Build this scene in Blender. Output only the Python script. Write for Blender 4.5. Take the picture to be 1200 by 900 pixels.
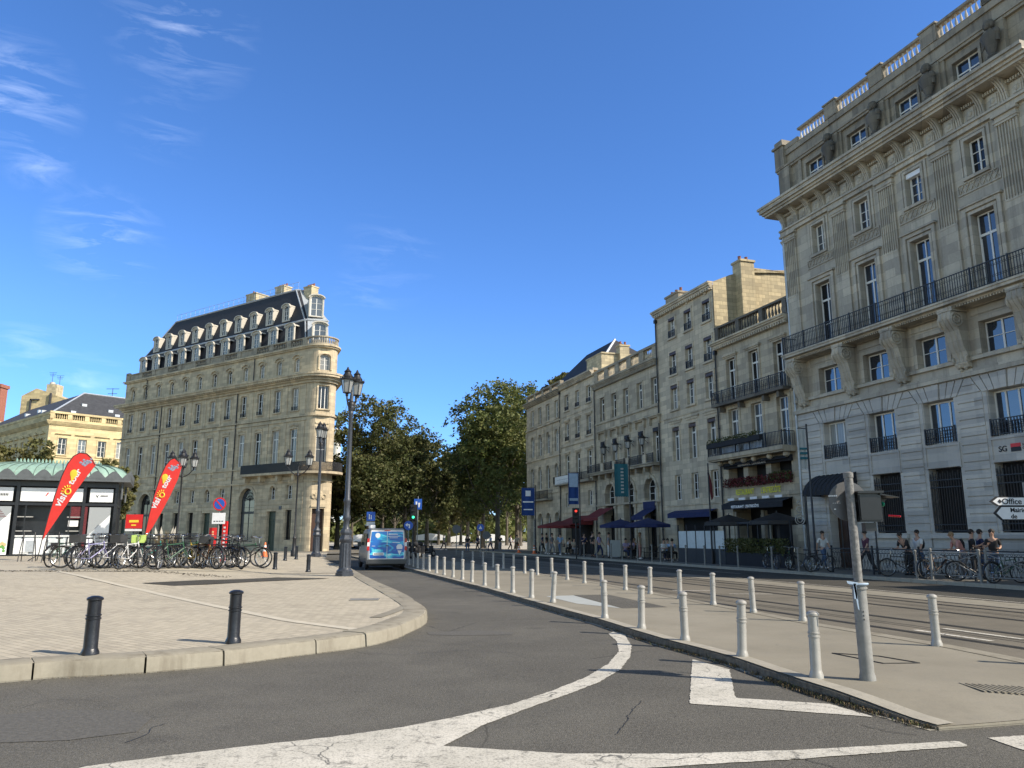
import bpy, bmesh, math, random
from mathutils import Vector, Matrix
R = math.radians
rng = random.Random(7)
for o in list(bpy.data.objects): bpy.data.objects.remove(o)
SC = bpy.context.scene
COL = SC.collection

# ------------------------------------------------------------------ camera
EYE = 1.6
FPX = 902.0
PITCH = math.atan(178 / FPX)
cam = bpy.data.cameras.new('camera'); camo = bpy.data.objects.new('camera', cam); COL.objects.link(camo)
camo.location = (0, 0, EYE); camo.rotation_euler = (R(90) + PITCH, 0, 0)
cam.sensor_width = 36; cam.lens = 36 * FPX / 1200; cam.clip_end = 3000; cam.clip_start = 0.1
SC.camera = camo
SC.view_settings.view_transform = 'Standard'; SC.view_settings.look = 'None'
SC.view_settings.gamma = 1; SC.view_settings.exposure = 0.95

# ------------------------------------------------------------------ sun and sky
SUN_AZ = R(-24.0)          # direction towards the sun, from +X
SUN_EL = R(37.0)
sd = Vector((math.cos(SUN_AZ) * math.cos(SUN_EL), math.sin(SUN_AZ) * math.cos(SUN_EL), math.sin(SUN_EL)))
sl = bpy.data.lights.new('sun', 'SUN'); sl.energy = 3.45; sl.angle = R(0.5); sl.color = (1, 0.90, 0.76)
so = bpy.data.objects.new('sun', sl); COL.objects.link(so)
so.rotation_euler = (-sd).to_track_quat('-Z', 'Y').to_euler(); so.location = (40, -20, 60)
wd = bpy.data.worlds.new('World'); SC.world = wd; wd.use_nodes = True
nt = wd.node_tree; bg = nt.nodes['Background']
sky = nt.nodes.new('ShaderNodeTexSky'); sky.sky_type = 'NISHITA'; sky.sun_disc = False
sky.sun_elevation = SUN_EL; sky.sun_rotation = math.pi / 2 - SUN_AZ
sky.air_density = 1.0; sky.dust_density = 0.3; sky.ozone_density = 3.0
# thin cirrus wisps, fixed to directions of the sky
tc = nt.nodes.new('ShaderNodeTexCoord')
def wn(t, **k):
    n = nt.nodes.new(t)
    for a, b in k.items(): setattr(n, a, b)
    return n
def wmath(op, a, b=None):
    n = wn('ShaderNodeMath', operation=op)
    for i, v in enumerate((a, b)):
        if v is None: continue
        if isinstance(v, (int, float)): n.inputs[i].default_value = v
        else: nt.links.new(v, n.inputs[i])
    return n.outputs[0]
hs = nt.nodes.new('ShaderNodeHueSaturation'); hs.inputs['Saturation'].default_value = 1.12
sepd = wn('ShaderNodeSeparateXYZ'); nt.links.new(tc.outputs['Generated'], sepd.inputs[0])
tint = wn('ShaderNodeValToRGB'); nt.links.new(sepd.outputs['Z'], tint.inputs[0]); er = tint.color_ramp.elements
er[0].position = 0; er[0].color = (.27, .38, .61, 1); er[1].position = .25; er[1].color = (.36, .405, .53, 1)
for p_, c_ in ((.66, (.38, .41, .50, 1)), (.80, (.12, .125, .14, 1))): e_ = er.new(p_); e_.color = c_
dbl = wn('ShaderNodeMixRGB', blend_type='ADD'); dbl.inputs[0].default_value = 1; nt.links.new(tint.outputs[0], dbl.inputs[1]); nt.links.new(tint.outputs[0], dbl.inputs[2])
tm = wn('ShaderNodeMixRGB', blend_type='MULTIPLY'); tm.inputs[0].default_value = 1; nt.links.new(sky.outputs[0], tm.inputs[1]); # sky tint added: warmer, brighter to the sides and behind, to fill shaded facades
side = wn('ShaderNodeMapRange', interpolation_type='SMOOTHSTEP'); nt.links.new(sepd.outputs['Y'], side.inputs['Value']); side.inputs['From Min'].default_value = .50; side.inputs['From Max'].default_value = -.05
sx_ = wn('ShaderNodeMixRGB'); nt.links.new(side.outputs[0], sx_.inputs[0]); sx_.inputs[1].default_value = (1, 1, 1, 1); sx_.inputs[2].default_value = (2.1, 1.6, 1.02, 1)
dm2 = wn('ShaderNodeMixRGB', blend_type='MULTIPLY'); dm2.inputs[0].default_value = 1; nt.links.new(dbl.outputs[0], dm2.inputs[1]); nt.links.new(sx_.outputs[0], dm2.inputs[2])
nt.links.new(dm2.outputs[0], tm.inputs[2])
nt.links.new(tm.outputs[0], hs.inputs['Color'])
mp = wn('ShaderNodeMapping'); mp.inputs['Rotation'].default_value = (0, R(25), R(10)); mp.inputs['Scale'].default_value = (6, 9, 30)
nt.links.new(tc.outputs['Generated'], mp.inputs['Vector'])
nz = wn('ShaderNodeTexNoise'); nz.inputs['Scale'].default_value = 1.6; nz.inputs['Detail'].default_value = 7; nz.inputs['Roughness'].default_value = .62; nz.inputs['Distortion'].default_value = .7
nt.links.new(mp.outputs[0], nz.inputs['Vector'])
mask = None
for (px, py, w, s) in ((215, 35, .085, .9), (10, 110, .075, 1.0), (45, 190, .04, .8), (120, 280, .07, .95), (150, 310, .035, 1.0), (30, 415, .05, .7), (460, 300, .07, .35), (100, 450, .05, .6), (190, 150, .05, .4), (430, 340, .05, .4)):
    a = (px - 600) / FPX; b = (450 - py) / FPX
    c_, s_ = math.cos(PITCH), math.sin(PITCH)
    v = Vector((a, c_ - b * s_, s_ + b * c_)).normalized()
    dn = wn('ShaderNodeVectorMath', operation='DISTANCE'); nt.links.new(tc.outputs['Generated'], dn.inputs[0]); dn.inputs[1].default_value = v
    m = wmath('MULTIPLY', wmath('MAXIMUM', wmath('SUBTRACT', 1.0, wmath('DIVIDE', dn.outputs['Value'], w)), 0.0), s)
    mask = m if mask is None else wmath('MAXIMUM', mask, m)
rp = wn('ShaderNodeMapRange'); rp.inputs['From Min'].default_value = .48; rp.inputs['From Max'].default_value = .9
nt.links.new(nz.outputs['Fac'], rp.inputs['Value'])
cl = wmath('MULTIPLY', wmath('MULTIPLY', rp.outputs[0], mask), .32)
mx = wn('ShaderNodeMixRGB'); nt.links.new(cl, mx.inputs['Fac']); nt.links.new(hs.outputs[0], mx.inputs['Color1'])
mx.inputs['Color2'].default_value = (9.5, 10.2, 11.5, 1)
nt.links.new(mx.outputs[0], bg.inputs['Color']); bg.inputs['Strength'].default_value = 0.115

# ------------------------------------------------------------------ geometry helpers
def G(x, y, z=0.0):
    """measured point of the ground (photo units) -> world x, y at height z"""
    a = (x - 600) / FPX; b = (450 - y) / FPX
    c_, s_ = math.cos(PITCH), math.sin(PITCH)
    t = (z - EYE) / (s_ + b * c_)
    return Vector((a * t, (c_ - b * s_) * t, z))
def sm(a, b, x):
    t = max(0.0, min(1.0, (x - a) / (b - a))); return t * t * (3 - 2 * t)
def hz(X, Y):
    return .18 + .24 * sm(8.5, 13, -X) * sm(14, 27, Y) * (1 - sm(56, 66, Y))
def GP(x, y):
    """point of the plaza surface"""
    z = .18
    for _ in range(25):
        p = G(x, y, z); z = .5 * z + .5 * hz(p.x, p.y)
    p = G(x, y, z); p.z = hz(p.x, p.y); return p
class MB:
    def __init__(s): s.v = []; s.f = []; s.sm = []
    def add(s, vs, fs, smooth=False):
        n = len(s.v); s.v += [tuple(v) for v in vs]
        for f in fs: s.f.append([i + n for i in f]); s.sm.append(smooth)
        return s
    def box(s, x0, x1, y0, y1, z0, z1):
        if x0 > x1: x0, x1 = x1, x0
        if y0 > y1: y0, y1 = y1, y0
        if z0 > z1: z0, z1 = z1, z0
        return s.add([(x0,y0,z0),(x1,y0,z0),(x1,y1,z0),(x0,y1,z0),(x0,y0,z1),(x1,y0,z1),(x1,y1,z1),(x0,y1,z1)],
              [(0,3,2,1),(4,5,6,7),(0,1,5,4),(1,2,6,5),(2,3,7,6),(3,0,4,7)])
    def quad(s, a, b, c, d): return s.add([a, b, c, d], [(0,1,2,3)])
    def tube(s, p, q, r, r2=None, n=6, caps=True):
        p = Vector(p); q = Vector(q); r2 = r if r2 is None else r2
        d = (q - p)
        if d.length < 1e-6: return s
        d.normalize()
        a = Vector((0,0,1)) if abs(d.z) < .9 else Vector((1,0,0))
        u = d.cross(a).normalized(); w = d.cross(u)
        vs = []
        for c, rr in ((p, r), (q, r2)):
            for i in range(n):
                t = 2*math.pi*i/n; vs.append(c + u*math.cos(t)*rr + w*math.sin(t)*rr)
        fs = [(i, (i+1)%n, n+(i+1)%n, n+i) for i in range(n)]
        s.add(vs, fs, n > 5)
        if caps: s.add(vs, [tuple(range(n))[::-1], tuple(range(n, 2*n))])
        return s
    def path(s, pts, r, n=6):
        for a, b in zip(pts, pts[1:]): s.tube(a, b, r, n=n)
        return s
    def lathe(s, prof, c=(0,0,0), n=12, smooth=True, sx=1, sy=1, a0=0, rot=0):
        vs = []; m = len(prof)
        for i in range(n):
            t = 2*math.pi*i/n + rot
            for r, z in prof: vs.append((c[0]+r*math.cos(t)*sx, c[1]+r*math.sin(t)*sy, c[2]+z))
        fs = []
        for i in range(n):
            j = (i+1) % n
            for k in range(m-1): fs.append((i*m+k, j*m+k, j*m+k+1, i*m+k+1))
        s.add(vs, fs, smooth)
        s.add([vs[i*m+m-1] for i in range(n)], [tuple(range(n))])
        s.add([vs[i*m] for i in range(n)], [tuple(range(n))[::-1]])
        return s
    def torus(s, c, R0, r, n=28, m=6, axis='y'):
        vs = []
        for i in range(n):
            t = 2*math.pi*i/n
            for k in range(m):
                p = 2*math.pi*k/m; rr = R0 + r*math.cos(p); h = r*math.sin(p)
                a, b = rr*math.cos(t), rr*math.sin(t)
                v = {'y': (a, h, b), 'z': (a, b, h), 'x': (h, a, b)}[axis]
                vs.append((c[0]+v[0], c[1]+v[1], c[2]+v[2]))
        fs = [(i*m+k, ((i+1)%n)*m+k, ((i+1)%n)*m+(k+1)%m, i*m+(k+1)%m) for i in range(n) for k in range(m)]
        return s.add(vs, fs, True)
    def prism(s, pts, y0, y1):
        """polygon pts (x,z) extruded between y0 and y1"""
        n = len(pts)
        vs = [(x, y0, z) for x, z in pts] + [(x, y1, z) for x, z in pts]
        return s.add(vs, [tuple(range(n)), tuple(range(n, 2*n))[::-1]] + [(i, n+i, n+(i+1)%n, (i+1)%n) for i in range(n)])
    def prismz(s, pts, z0, z1):
        n = len(pts)
        vs = [(p[0], p[1], z0) for p in pts] + [(p[0], p[1], z1) for p in pts]
        return s.add(vs, [tuple(range(n))[::-1], tuple(range(n, 2*n))] + [(i, (i+1)%n, n+(i+1)%n, n+i) for i in range(n)])
    def loft(s, rings, smooth=True, cap=True):
        n = len(rings[0]); vs = [p for r in rings for p in r]
        fs = [(k*n+i, k*n+(i+1)%n, (k+1)*n+(i+1)%n, (k+1)*n+i) for k in range(len(rings)-1) for i in range(n)]
        s.add(vs, fs, smooth)
        if cap: s.add(list(rings[0]), [tuple(range(n))[::-1]]); s.add(list(rings[-1]), [tuple(range(n))])
        return s
    def ball(s, c, rx, ry, rz, n=10, m=7):
        rings = []
        for k in range(m):
            t = math.pi*(k+.5)/m - math.pi/2; rr = math.cos(t)
            rings.append([(c[0]+rx*rr*math.cos(2*math.pi*i/n), c[1]+ry*rr*math.sin(2*math.pi*i/n), c[2]+rz*math.sin(t)) for i in range(n)])
        return s.loft(rings)
    def mesh(s, name, m, recalc=True):
        me = bpy.data.meshes.new(name); me.from_pydata(s.v, [], s.f)
        for p, q in zip(me.polygons, s.sm): p.use_smooth = q
        if recalc:
            bm = bmesh.new(); bm.from_mesh(me); bmesh.ops.recalc_face_normals(bm, faces=bm.faces); bm.to_mesh(me); bm.free()
        me.materials.append(m); me.set_sharp_from_angle(angle=R(38)); return me
    def build(s, name, m, parent=None, recalc=True, loc=None):
        if not s.v: return None
        return ob(name, s.mesh(name, m, recalc), parent, loc)
def ob(name, me, parent=None, loc=None):
    o = bpy.data.objects.new(name, me); COL.objects.link(o)
    if parent: o.parent = parent
    if loc: o.location = loc
    return o
def thing(name, label, cat, loc=(0,0,0), rz=0, group=None):
    o = bpy.data.objects.new(name, None); COL.objects.link(o); o.location = loc; o.rotation_euler = (0,0,rz); o.empty_display_size = .3
    return tag(o, label, cat, group)
def tag(o, label, cat, group=None):
    o['label'] = label; o['category'] = cat
    if group: o['group'] = group
    return o
def struct(o): o['kind'] = 'structure'; return o
def kids(o): return [c for c in bpy.data.objects if c.parent == o]
def dup(root, loc, rz, label, group=None):
    def cp(o, par):
        c = o.copy(); COL.objects.link(c); c.parent = par
        for k in KID.get(o.name, []): cp(k, c)
        return c
    KID = {}
    for o in bpy.data.objects:
        if o.parent: KID.setdefault(o.parent.name, []).append(o)
    r = cp(root, None); r.location = loc; r.rotation_euler = (root.rotation_euler.x, root.rotation_euler.y, rz); r['label'] = label
    if group: r['group'] = group
    return r
def text(body, size, m, name='lettering', parent=None, loc=(0,0,0), rot=(0,0,0), depth=.004, align='LEFT', bold=0.0, shear=0):
    cu = bpy.data.curves.new(name, 'FONT'); cu.body = body; cu.size = size; cu.extrude = depth; cu.align_x = align; cu.offset = bold; cu.shear = shear
    t = bpy.data.objects.new('t', cu); COL.objects.link(t)
    bpy.context.view_layer.update()
    me = bpy.data.meshes.new_from_object(t.evaluated_get(bpy.context.evaluated_depsgraph_get()))
    bpy.data.objects.remove(t); me.materials.clear(); me.materials.append(m)
    o = ob(name, me, parent, loc); o.rotation_euler = rot; return o

# ------------------------------------------------------------------ materials
MT = {}
def mat(name, col, rough=.7, metal=0, var=.12, scale=4., bump=0., bscale=40., spec=.5, col2=None, coords='Object', trans=0, ior=None, alpha=None):
    m = bpy.data.materials.new(name); m.use_nodes = True; t = m.node_tree; b = t.nodes['Principled BSDF']
    b.inputs['Roughness'].default_value = rough; b.inputs['Metallic'].default_value = metal
    b.inputs['Specular IOR Level'].default_value = spec
    if ior: b.inputs['IOR'].default_value = ior
    c2 = col2 or tuple(max(0, c*(1-var)) for c in col); c1 = col if col2 else tuple(min(1, c*(1+var)) for c in col)
    tcn = t.nodes.new('ShaderNodeTexCoord')
    n = t.nodes.new('ShaderNodeTexNoise'); n.inputs['Scale'].default_value = scale; n.inputs['Detail'].default_value = 6; n.inputs['Roughness'].default_value = .65
    t.links.new(tcn.outputs[coords], n.inputs['Vector'])
    r = t.nodes.new('ShaderNodeMapRange'); r.inputs['From Min'].default_value = .3; r.inputs['From Max'].default_value = .7
    t.links.new(n.outputs['Fac'], r.inputs['Value'])
    x = t.nodes.new('ShaderNodeMixRGB'); x.inputs['Color1'].default_value = (*c2, 1); x.inputs['Color2'].default_value = (*c1, 1)
    t.links.new(r.outputs[0], x.inputs['Fac']); t.links.new(x.outputs[0], b.inputs['Base Color'])
    if bump:
        n2 = t.nodes.new('ShaderNodeTexNoise'); n2.inputs['Scale'].default_value = bscale; n2.inputs['Detail'].default_value = 4
        t.links.new(tcn.outputs[coords], n2.inputs['Vector'])
        bp = t.nodes.new('ShaderNodeBump'); bp.inputs['Strength'].default_value = bump; bp.inputs['Distance'].default_value = .02
        t.links.new(n2.outputs['Fac'], bp.inputs['Height']); t.links.new(bp.outputs[0], b.inputs['Normal'])
    MT[name] = m; return m
class NT:
    """small node-graph writer"""
    def __init__(s, m): s.t = m.node_tree; s.b = s.t.nodes['Principled BSDF']
    def n(s, typ, ins=None, **k):
        n = s.t.nodes.new(typ)
        for a, v in k.items(): setattr(n, a, v)
        for a, v in (ins or {}).items():
            if isinstance(v, bpy.types.NodeSocket): s.t.links.new(v, n.inputs[a])
            else: n.inputs[a].default_value = v
        return n
    def mix(s, f, a, b, mode='MIX'):
        n = s.t.nodes.new('ShaderNodeMixRGB'); n.blend_type = mode
        for i, v in enumerate((f, a, b)):
            if isinstance(v, bpy.types.NodeSocket): s.t.links.new(v, n.inputs[i])
            else: n.inputs[i].default_value = v if i == 0 else ((*v, 1) if len(v) == 3 else v)
        return n.outputs[0]
    def rng(s, v, a, b, c=0., d=1.):
        return s.n('ShaderNodeMapRange', {'Value': v, 'From Min': a, 'From Max': b, 'To Min': c, 'To Max': d}).outputs[0]
def stone(name, base, dark, soot=.5, bw=.9, bh=.33, joint=.75, streak=1.0, tint=None):
    m = bpy.data.materials.new(name); m.use_nodes = True; g = NT(m)
    g.b.inputs['Roughness'].default_value = .88; g.b.inputs['Specular IOR Level'].default_value = .25
    oc = g.n('ShaderNodeTexCoord').outputs['Object']
    sp = g.n('ShaderNodeSeparateXYZ', {0: oc})
    xy = g.n('ShaderNodeMath', {0: sp.outputs[0], 1: sp.outputs[1]}, operation='ADD').outputs[0]
    v = g.n('ShaderNodeCombineXYZ', {0: xy, 1: sp.outputs[2], 2: 0.}).outputs[0]
    br = g.n('ShaderNodeTexBrick', {'Vector': v, 'Color1': (.74,.74,.74,1), 'Color2': (1.16,1.14,1.08,1), 'Mortar': (joint,joint,joint,1), 'Scale': 1., 'Mortar Size': .012, 'Mortar Smooth': .3, 'Brick Width': bw, 'Row Height': bh})
    n1 = g.n('ShaderNodeTexNoise', {'Vector': oc, 'Scale': .55, 'Detail': 5.})
    n2 = g.n('ShaderNodeTexNoise', {'Vector': oc, 'Scale': 9., 'Detail': 5., 'Roughness': .7})
    ms = g.n('ShaderNodeMapping', {'Vector': oc, 'Scale': (2.6, 2.6, .22)})
    n3 = g.n('ShaderNodeTexNoise', {'Vector': ms.outputs[0], 'Scale': 1., 'Detail': 6., 'Roughness': .7})
    c = g.mix(g.rng(n1.outputs['Fac'], .3, .7), base, tint or tuple(x*.82 for x in base))
    c = g.mix(1., c, br.outputs['Color'], 'MULTIPLY')
    c = g.mix(g.rng(n3.outputs['Fac'], .5, .78, 0, soot*streak), c, dark)
    c = g.mix(g.rng(n2.outputs['Fac'], .35, .8, 0, .35*soot), c, dark)
    g.t.links.new(c, g.b.inputs['Base Color'])
    hgt = g.mix(.35, br.outputs['Fac'], n2.outputs['Fac'], 'SUBTRACT')
    bp = g.n('ShaderNodeBump', {'Height': hgt, 'Strength': .45, 'Distance': .015}, invert=True)
    g.t.links.new(bp.outputs[0], g.b.inputs['Normal'])
    MT[name] = m; return m
stone('bank_stone', (.53,.48,.40), (.13,.12,.105), .7, bw=1.1, bh=.42)
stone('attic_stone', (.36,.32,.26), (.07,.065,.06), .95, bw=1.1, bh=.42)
stone('bank_rustic', (.56,.535,.50), (.2,.19,.17), .35, bw=3, joint=.95)
stone('old_stone', (.54,.47,.36), (.12,.11,.095), .75)
stone('old_stone_b', (.60,.52,.40), (.14,.125,.105), .6)
stone('old_stone_c', (.40,.355,.28), (.11,.10,.09), .8)
stone('warm_stone', (.60,.505,.36), (.17,.145,.11), .7, bw=.8, bh=.36)
stone('yellow_stone', (.62,.51,.30), (.3,.24,.15), .3)
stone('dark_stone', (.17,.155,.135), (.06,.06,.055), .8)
stone('party_wall', (.58,.50,.34), (.2,.17,.12), .6, bw=.5, bh=.25, joint=.6)
mat('dark_slate', (.020,.022,.029), .75, var=.35, scale=3, bump=.3, bscale=12)
mat('slate', (.05,.052,.058), .75, var=.35, scale=2.5, bump=.3, bscale=10)
mat('zinc', (.42,.45,.48), .45, .3, var=.15)
mat('white_paint', (.72,.71,.67), .55, var=.06)
mat('dormer_paint', (.46,.43,.37), .6, var=.12, scale=6)
mat('iron', (.018,.019,.022), .5, .1, var=.25, scale=10)
mat('blue_iron', (.045,.052,.066), .42, .1, var=.25, scale=12, bump=.1)
mat('bollard_black', (.016,.018,.024), .35, .1, var=.4, scale=14, bump=.15, bscale=60)
mat('steel_grey', (.36,.35,.325), .48, .25, var=.10, scale=9, bump=.06, bscale=50)
mat('pole_grey', (.22,.22,.21), .6, .0, var=.2, scale=7, bump=.1)
mat('dark_cloth', (.018,.02,.026), .9, var=.2)
mat('red_cloth', (.15,.018,.02), .85, var=.2)
mat('blue_cloth', (.012,.02,.085), .85, var=.2)
mat('teal_cloth', (.015,.11,.14), .8, var=.15)
mat('sign_red', (.62,.02,.02), .5, var=.08)
mat('banner_red', (.78,.045,.035), .6, var=.06)
mat('sign_white', (.78,.78,.78), .5, var=.04)
mat('sign_blue', (.02,.10,.45), .45, var=.05)
mat('sign_yellow', (.85,.62,.05), .5, var=.06)
mat('letter_yellow', (.75,.72,.02), .6, var=.05)
mat('letter_black', (.01,.01,.012), .6)
mat('orange', (.8,.17,.04), .5, var=.1)
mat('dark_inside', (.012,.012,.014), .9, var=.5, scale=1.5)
mat('brown_wood', (.05,.022,.012), .5, var=.3, scale=2)
mat('green_door', (.03,.05,.035), .5)
mat('copper_green', (.25,.38,.32), .55, .0, var=.22, scale=3)
mat('black_panel', (.014,.015,.018), .35, var=.3)
mat('poster_pale', (.72,.74,.74), .35, var=.08)
mat('poster_green', (.12,.30,.07), .6, var=.4, scale=20)
mat('poster_peach', (.75,.42,.22), .6, var=.3, scale=20)
stone('kerb_stone', (.36,.335,.275), (.13,.11,.08), 1.0, bw=40, bh=40)
mat('kerb_grey', (.33,.305,.25), .85, var=.15, scale=6, bump=.3)
mat('rail_steel', (.10,.095,.085), .4, .6, var=.3)
mat('groove', (.03,.03,.03), .8)
mat('rubber', (.014,.014,.015), .75)
mat('chrome', (.45,.46,.47), .25, .9, var=.05)
mat('saddle', (.02,.02,.022), .6)
mat('tail_red', (.45,.01,.015), .2, var=.03)
mat('van_dark', (.045,.047,.05), .35)
mat('van_silver', (.20,.21,.22), .35, .3)
mat('bark', (.10,.085,.065), .9, var=.3, bump=.6, bscale=12)
mat('brick_red', (.30,.12,.08), .9, var=.25)
mat('statue', (.10,.15,.13), .6, .2, var=.3)
mat('pale_column', (.62,.60,.54), .8)
mat('skin', (.45,.27,.19), .6, var=.05)
mat('skin_b', (.23,.13,.085), .6, var=.05)
mat('hair_dark', (.02,.014,.01), .7)
mat('hair_fair', (.25,.16,.08), .7)
mat('white_glaze', (.5,.55,.56), .3)
mat('weed', (.075,.09,.03), .9, var=.5, scale=20)
mat('dry_weed', (.19,.14,.07), .9, var=.4, scale=20)
mat('flower_red', (.11,.015,.02), .8, var=.5, scale=15)
mat('banner_blue', (.012,.05,.20), .8); mat('pale_band', (.50,.455,.36), .85, var=.08); mat('kerb_dark', (.14,.125,.10), .95, var=.5, scale=14, bump=.5)
mat('soil_dark', (.07,.06,.05), 1, var=.4, scale=12, bump=.5)
def cmat(name, col, rough=.7, **k): return MT.get(name) or mat(name, col, rough, **k)
def glass(name, col, rough=.04, spec=.5, bump=.08, ior=1.5, pattern=None):
    m = bpy.data.materials.new(name); m.use_nodes = True; g = NT(m)
    g.b.inputs['Roughness'].default_value = rough; g.b.inputs['Specular IOR Level'].default_value = spec; g.b.inputs['IOR'].default_value = ior
    oc = g.n('ShaderNodeTexCoord').outputs['Object']
    n = g.n('ShaderNodeTexNoise', {'Vector': oc, 'Scale': 1.3, 'Detail': 1.})
    info = g.n('ShaderNodeObjectInfo').outputs['Random']
    c = g.mix(g.n('ShaderNodeMath', {0: info, 1: .8}, operation='MULTIPLY').outputs[0], col, tuple(x*.45 for x in col))
    if pattern:      # folds of a net curtain behind the glass
        sp = g.n('ShaderNodeSeparateXYZ', {0: oc}).outputs[0]
        w = g.n('ShaderNodeMath', {0: g.n('ShaderNodeMath', {0: sp, 1: 40.}, operation='MULTIPLY').outputs[0]}, operation='SINE').outputs[0]
        c = g.mix(g.rng(w, -1, 1, .1, .45), c, tuple(x*.5 for x in col))
    g.t.links.new(c, g.b.inputs['Base Color'])
    bp = g.n('ShaderNodeBump', {'Height': n.outputs['Fac'], 'Strength': bump, 'Distance': .05}); g.t.links.new(bp.outputs[0], g.b.inputs['Normal'])
    MT[name] = m; return m
glass('glass_dark', (.012,.014,.018)); glass('glass_blue', (.02,.03,.05), ior=2.1, bump=.05)
glass('glass_grey', (.10,.115,.13), .1, ior=1.7); glass('glass_curtain', (.34,.35,.34), .25, .5, pattern=1)
glass('lamp_glass', (.42,.44,.44), .15, .6)

def ground_mat(name, kind):
    m = bpy.data.materials.new(name); m.use_nodes = True; g = NT(m)
    oc = g.n('ShaderNodeTexCoord').outputs['Object']
    g.b.inputs['Roughness'].default_value = .9; g.b.inputs['Specular IOR Level'].default_value = .25
    N = lambda s, d=4., r=.6: g.n('ShaderNodeTexNoise', {'Vector': oc, 'Scale': s, 'Detail': d, 'Roughness': r}).outputs['Fac']
    if kind == 'asphalt':
        vor = g.n('ShaderNodeTexVoronoi', {'Vector': oc, 'Scale': 95.}).outputs['Distance']
        v2 = g.n('ShaderNodeTexNoise', {'Vector': oc, 'Scale': 60., 'Detail': 3., 'Roughness': .8}).outputs['Fac']
        c = g.mix(g.rng(N(.35), .35, .68), (.085,.081,.069), (.135,.128,.108)); c = g.mix(g.rng(N(1.1, 6, .7), .45, .75, 0, .5), c, (.16,.152,.13))
        c = g.mix(g.rng(N(.16, 3), .50, .60, 0, .55), c, (.062,.059,.050)); c = g.mix(g.rng(N(2.2, 6), .42, .72, 0, .55), c, (.05,.048,.042)); c = g.mix(g.rng(N(.55, 2), .66, .72, 0, .6), c, (.045,.043,.037))
        c = g.mix(g.rng(N(26, 3, .75), .42, .70, 0, .55), c, (.19,.18,.16)); c = g.mix(g.rng(N(34, 3, .8), .50, .72, 0, .6), c, (.045,.043,.038))
        c = g.mix(g.rng(vor, .12, .42, .6, 0), c, (.32,.30,.26))
        c = g.mix(g.rng(v2, .5, .72, 0, .75), c, (.03,.03,.03))
        # hairline cracks
        dist = g.n('ShaderNodeTexNoise', {'Vector': oc, 'Scale': 1.5, 'Detail': 5.})
        vv = g.n('ShaderNodeMixRGB', {'Fac': .18, 'Color1': oc, 'Color2': dist.outputs['Color']}).outputs[0]
        ck = g.n('ShaderNodeTexVoronoi', {'Vector': vv, 'Scale': .38}, feature='DISTANCE_TO_EDGE').outputs['Distance']
        cf = g.n('ShaderNodeMath', {0: g.rng(ck, .0015, .004, .8, 0), 1: g.rng(N(.25), .5, .6)}, operation='MULTIPLY').outputs[0]
        c = g.mix(cf, c, (.025,.024,.022))
        h = g.mix(.5, v2, vor)
        st, ds = .7, .012
        if name == 'dark_asphalt': c = g.mix(.35, c, (.022,.021,.02)); g.b.inputs['Specular IOR Level'].default_value = .1
    elif kind == 'island':
        c = g.mix(g.rng(N(.5), .35, .65), (.275,.252,.20), (.225,.205,.16)); c = g.mix(g.rng(N(1.7, 5, .7), .55, .7, 0, .35), c, (.17,.155,.125))
        c = g.mix(g.rng(N(45, 3, .8), .45, .75, 0, .35), c, (.14,.13,.12))
        c = g.mix(g.rng(N(3, 5), .55, .8, 0, .4), c, (.19,.18,.16)); h = N(70, 3, .8); st, ds = .35, .008
        if name == 'plaza_concrete': c = g.mix(.7, c, (.50,.45,.35))
    elif kind == 'tram':
        c = g.mix(g.rng(N(.6), .35, .65), (.185,.165,.13), (.13,.118,.092))
        c = g.mix(g.rng(N(40, 3, .8), .45, .7, 0, .6), c, (.08,.075,.07)); h = N(60, 3, .8); st, ds = .5, .01
    elif kind == 'pave':
        rot = g.n('ShaderNodeMapping', {'Vector': oc, 'Rotation': (0, 0, R(38)), 'Scale': (1, 1, 0)}).outputs[0]
        wob = g.n('ShaderNodeTexNoise', {'Vector': oc, 'Scale': 2., 'Detail': 2.})
        rot = g.n('ShaderNodeMixRGB', {'Fac': .012, 'Color1': rot, 'Color2': wob.outputs['Color']}).outputs[0]
        br = g.n('ShaderNodeTexBrick', {'Vector': rot, 'Color1': (.36,.322,.25,1), 'Color2': (.47,.42,.325,1), 'Mortar': (.20,.185,.155,1), 'Scale': 1., 'Mortar Size': .008, 'Mortar Smooth': .4, 'Brick Width': .24, 'Row Height': .12, 'Bias': .1})
        c = g.mix(g.rng(N(.5, 5), .35, .7, 0, .45), br.outputs['Color'], (.50,.445,.345))
        c = g.mix(g.rng(N(4, 6, .7), .5, .75, 0, .45), c, (.27,.245,.21)); h = g.mix(.5, br.outputs['Fac'], N(50), 'SUBTRACT'); st, ds = .5, -.01
    elif kind == 'walk':
        c = g.mix(g.rng(N(.4), .35, .65), (.20,.185,.155), (.15,.14,.12))
        c = g.mix(g.rng(N(8, 5, .7), .5, .75, 0, .5), c, (.13,.12,.11)); h = N(50); st, ds = .3, .01
    elif kind == 'gravel':
        c = g.mix(g.rng(N(.3), .35, .65), (.52,.48,.40), (.40,.37,.31)); h = N(30); st, ds = .3, .02
    elif kind == 'paint':
        c = g.mix(g.rng(N(1.2, 6), .35, .7), (.62,.59,.52), (.46,.44,.38))
        c = g.mix(g.rng(N(55, 4, .8), .50, .66, 0, .8), c, (.15,.14,.12)); c = g.mix(g.rng(N(7, 6, .8), .54, .66, 0, .8), c, (.14,.135,.12))
        dist = g.n('ShaderNodeTexNoise', {'Vector': oc, 'Scale': 2.5, 'Detail': 5.})
        vv = g.n('ShaderNodeMixRGB', {'Fac': .25, 'Color1': oc, 'Color2': dist.outputs['Color']}).outputs[0]
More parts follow.
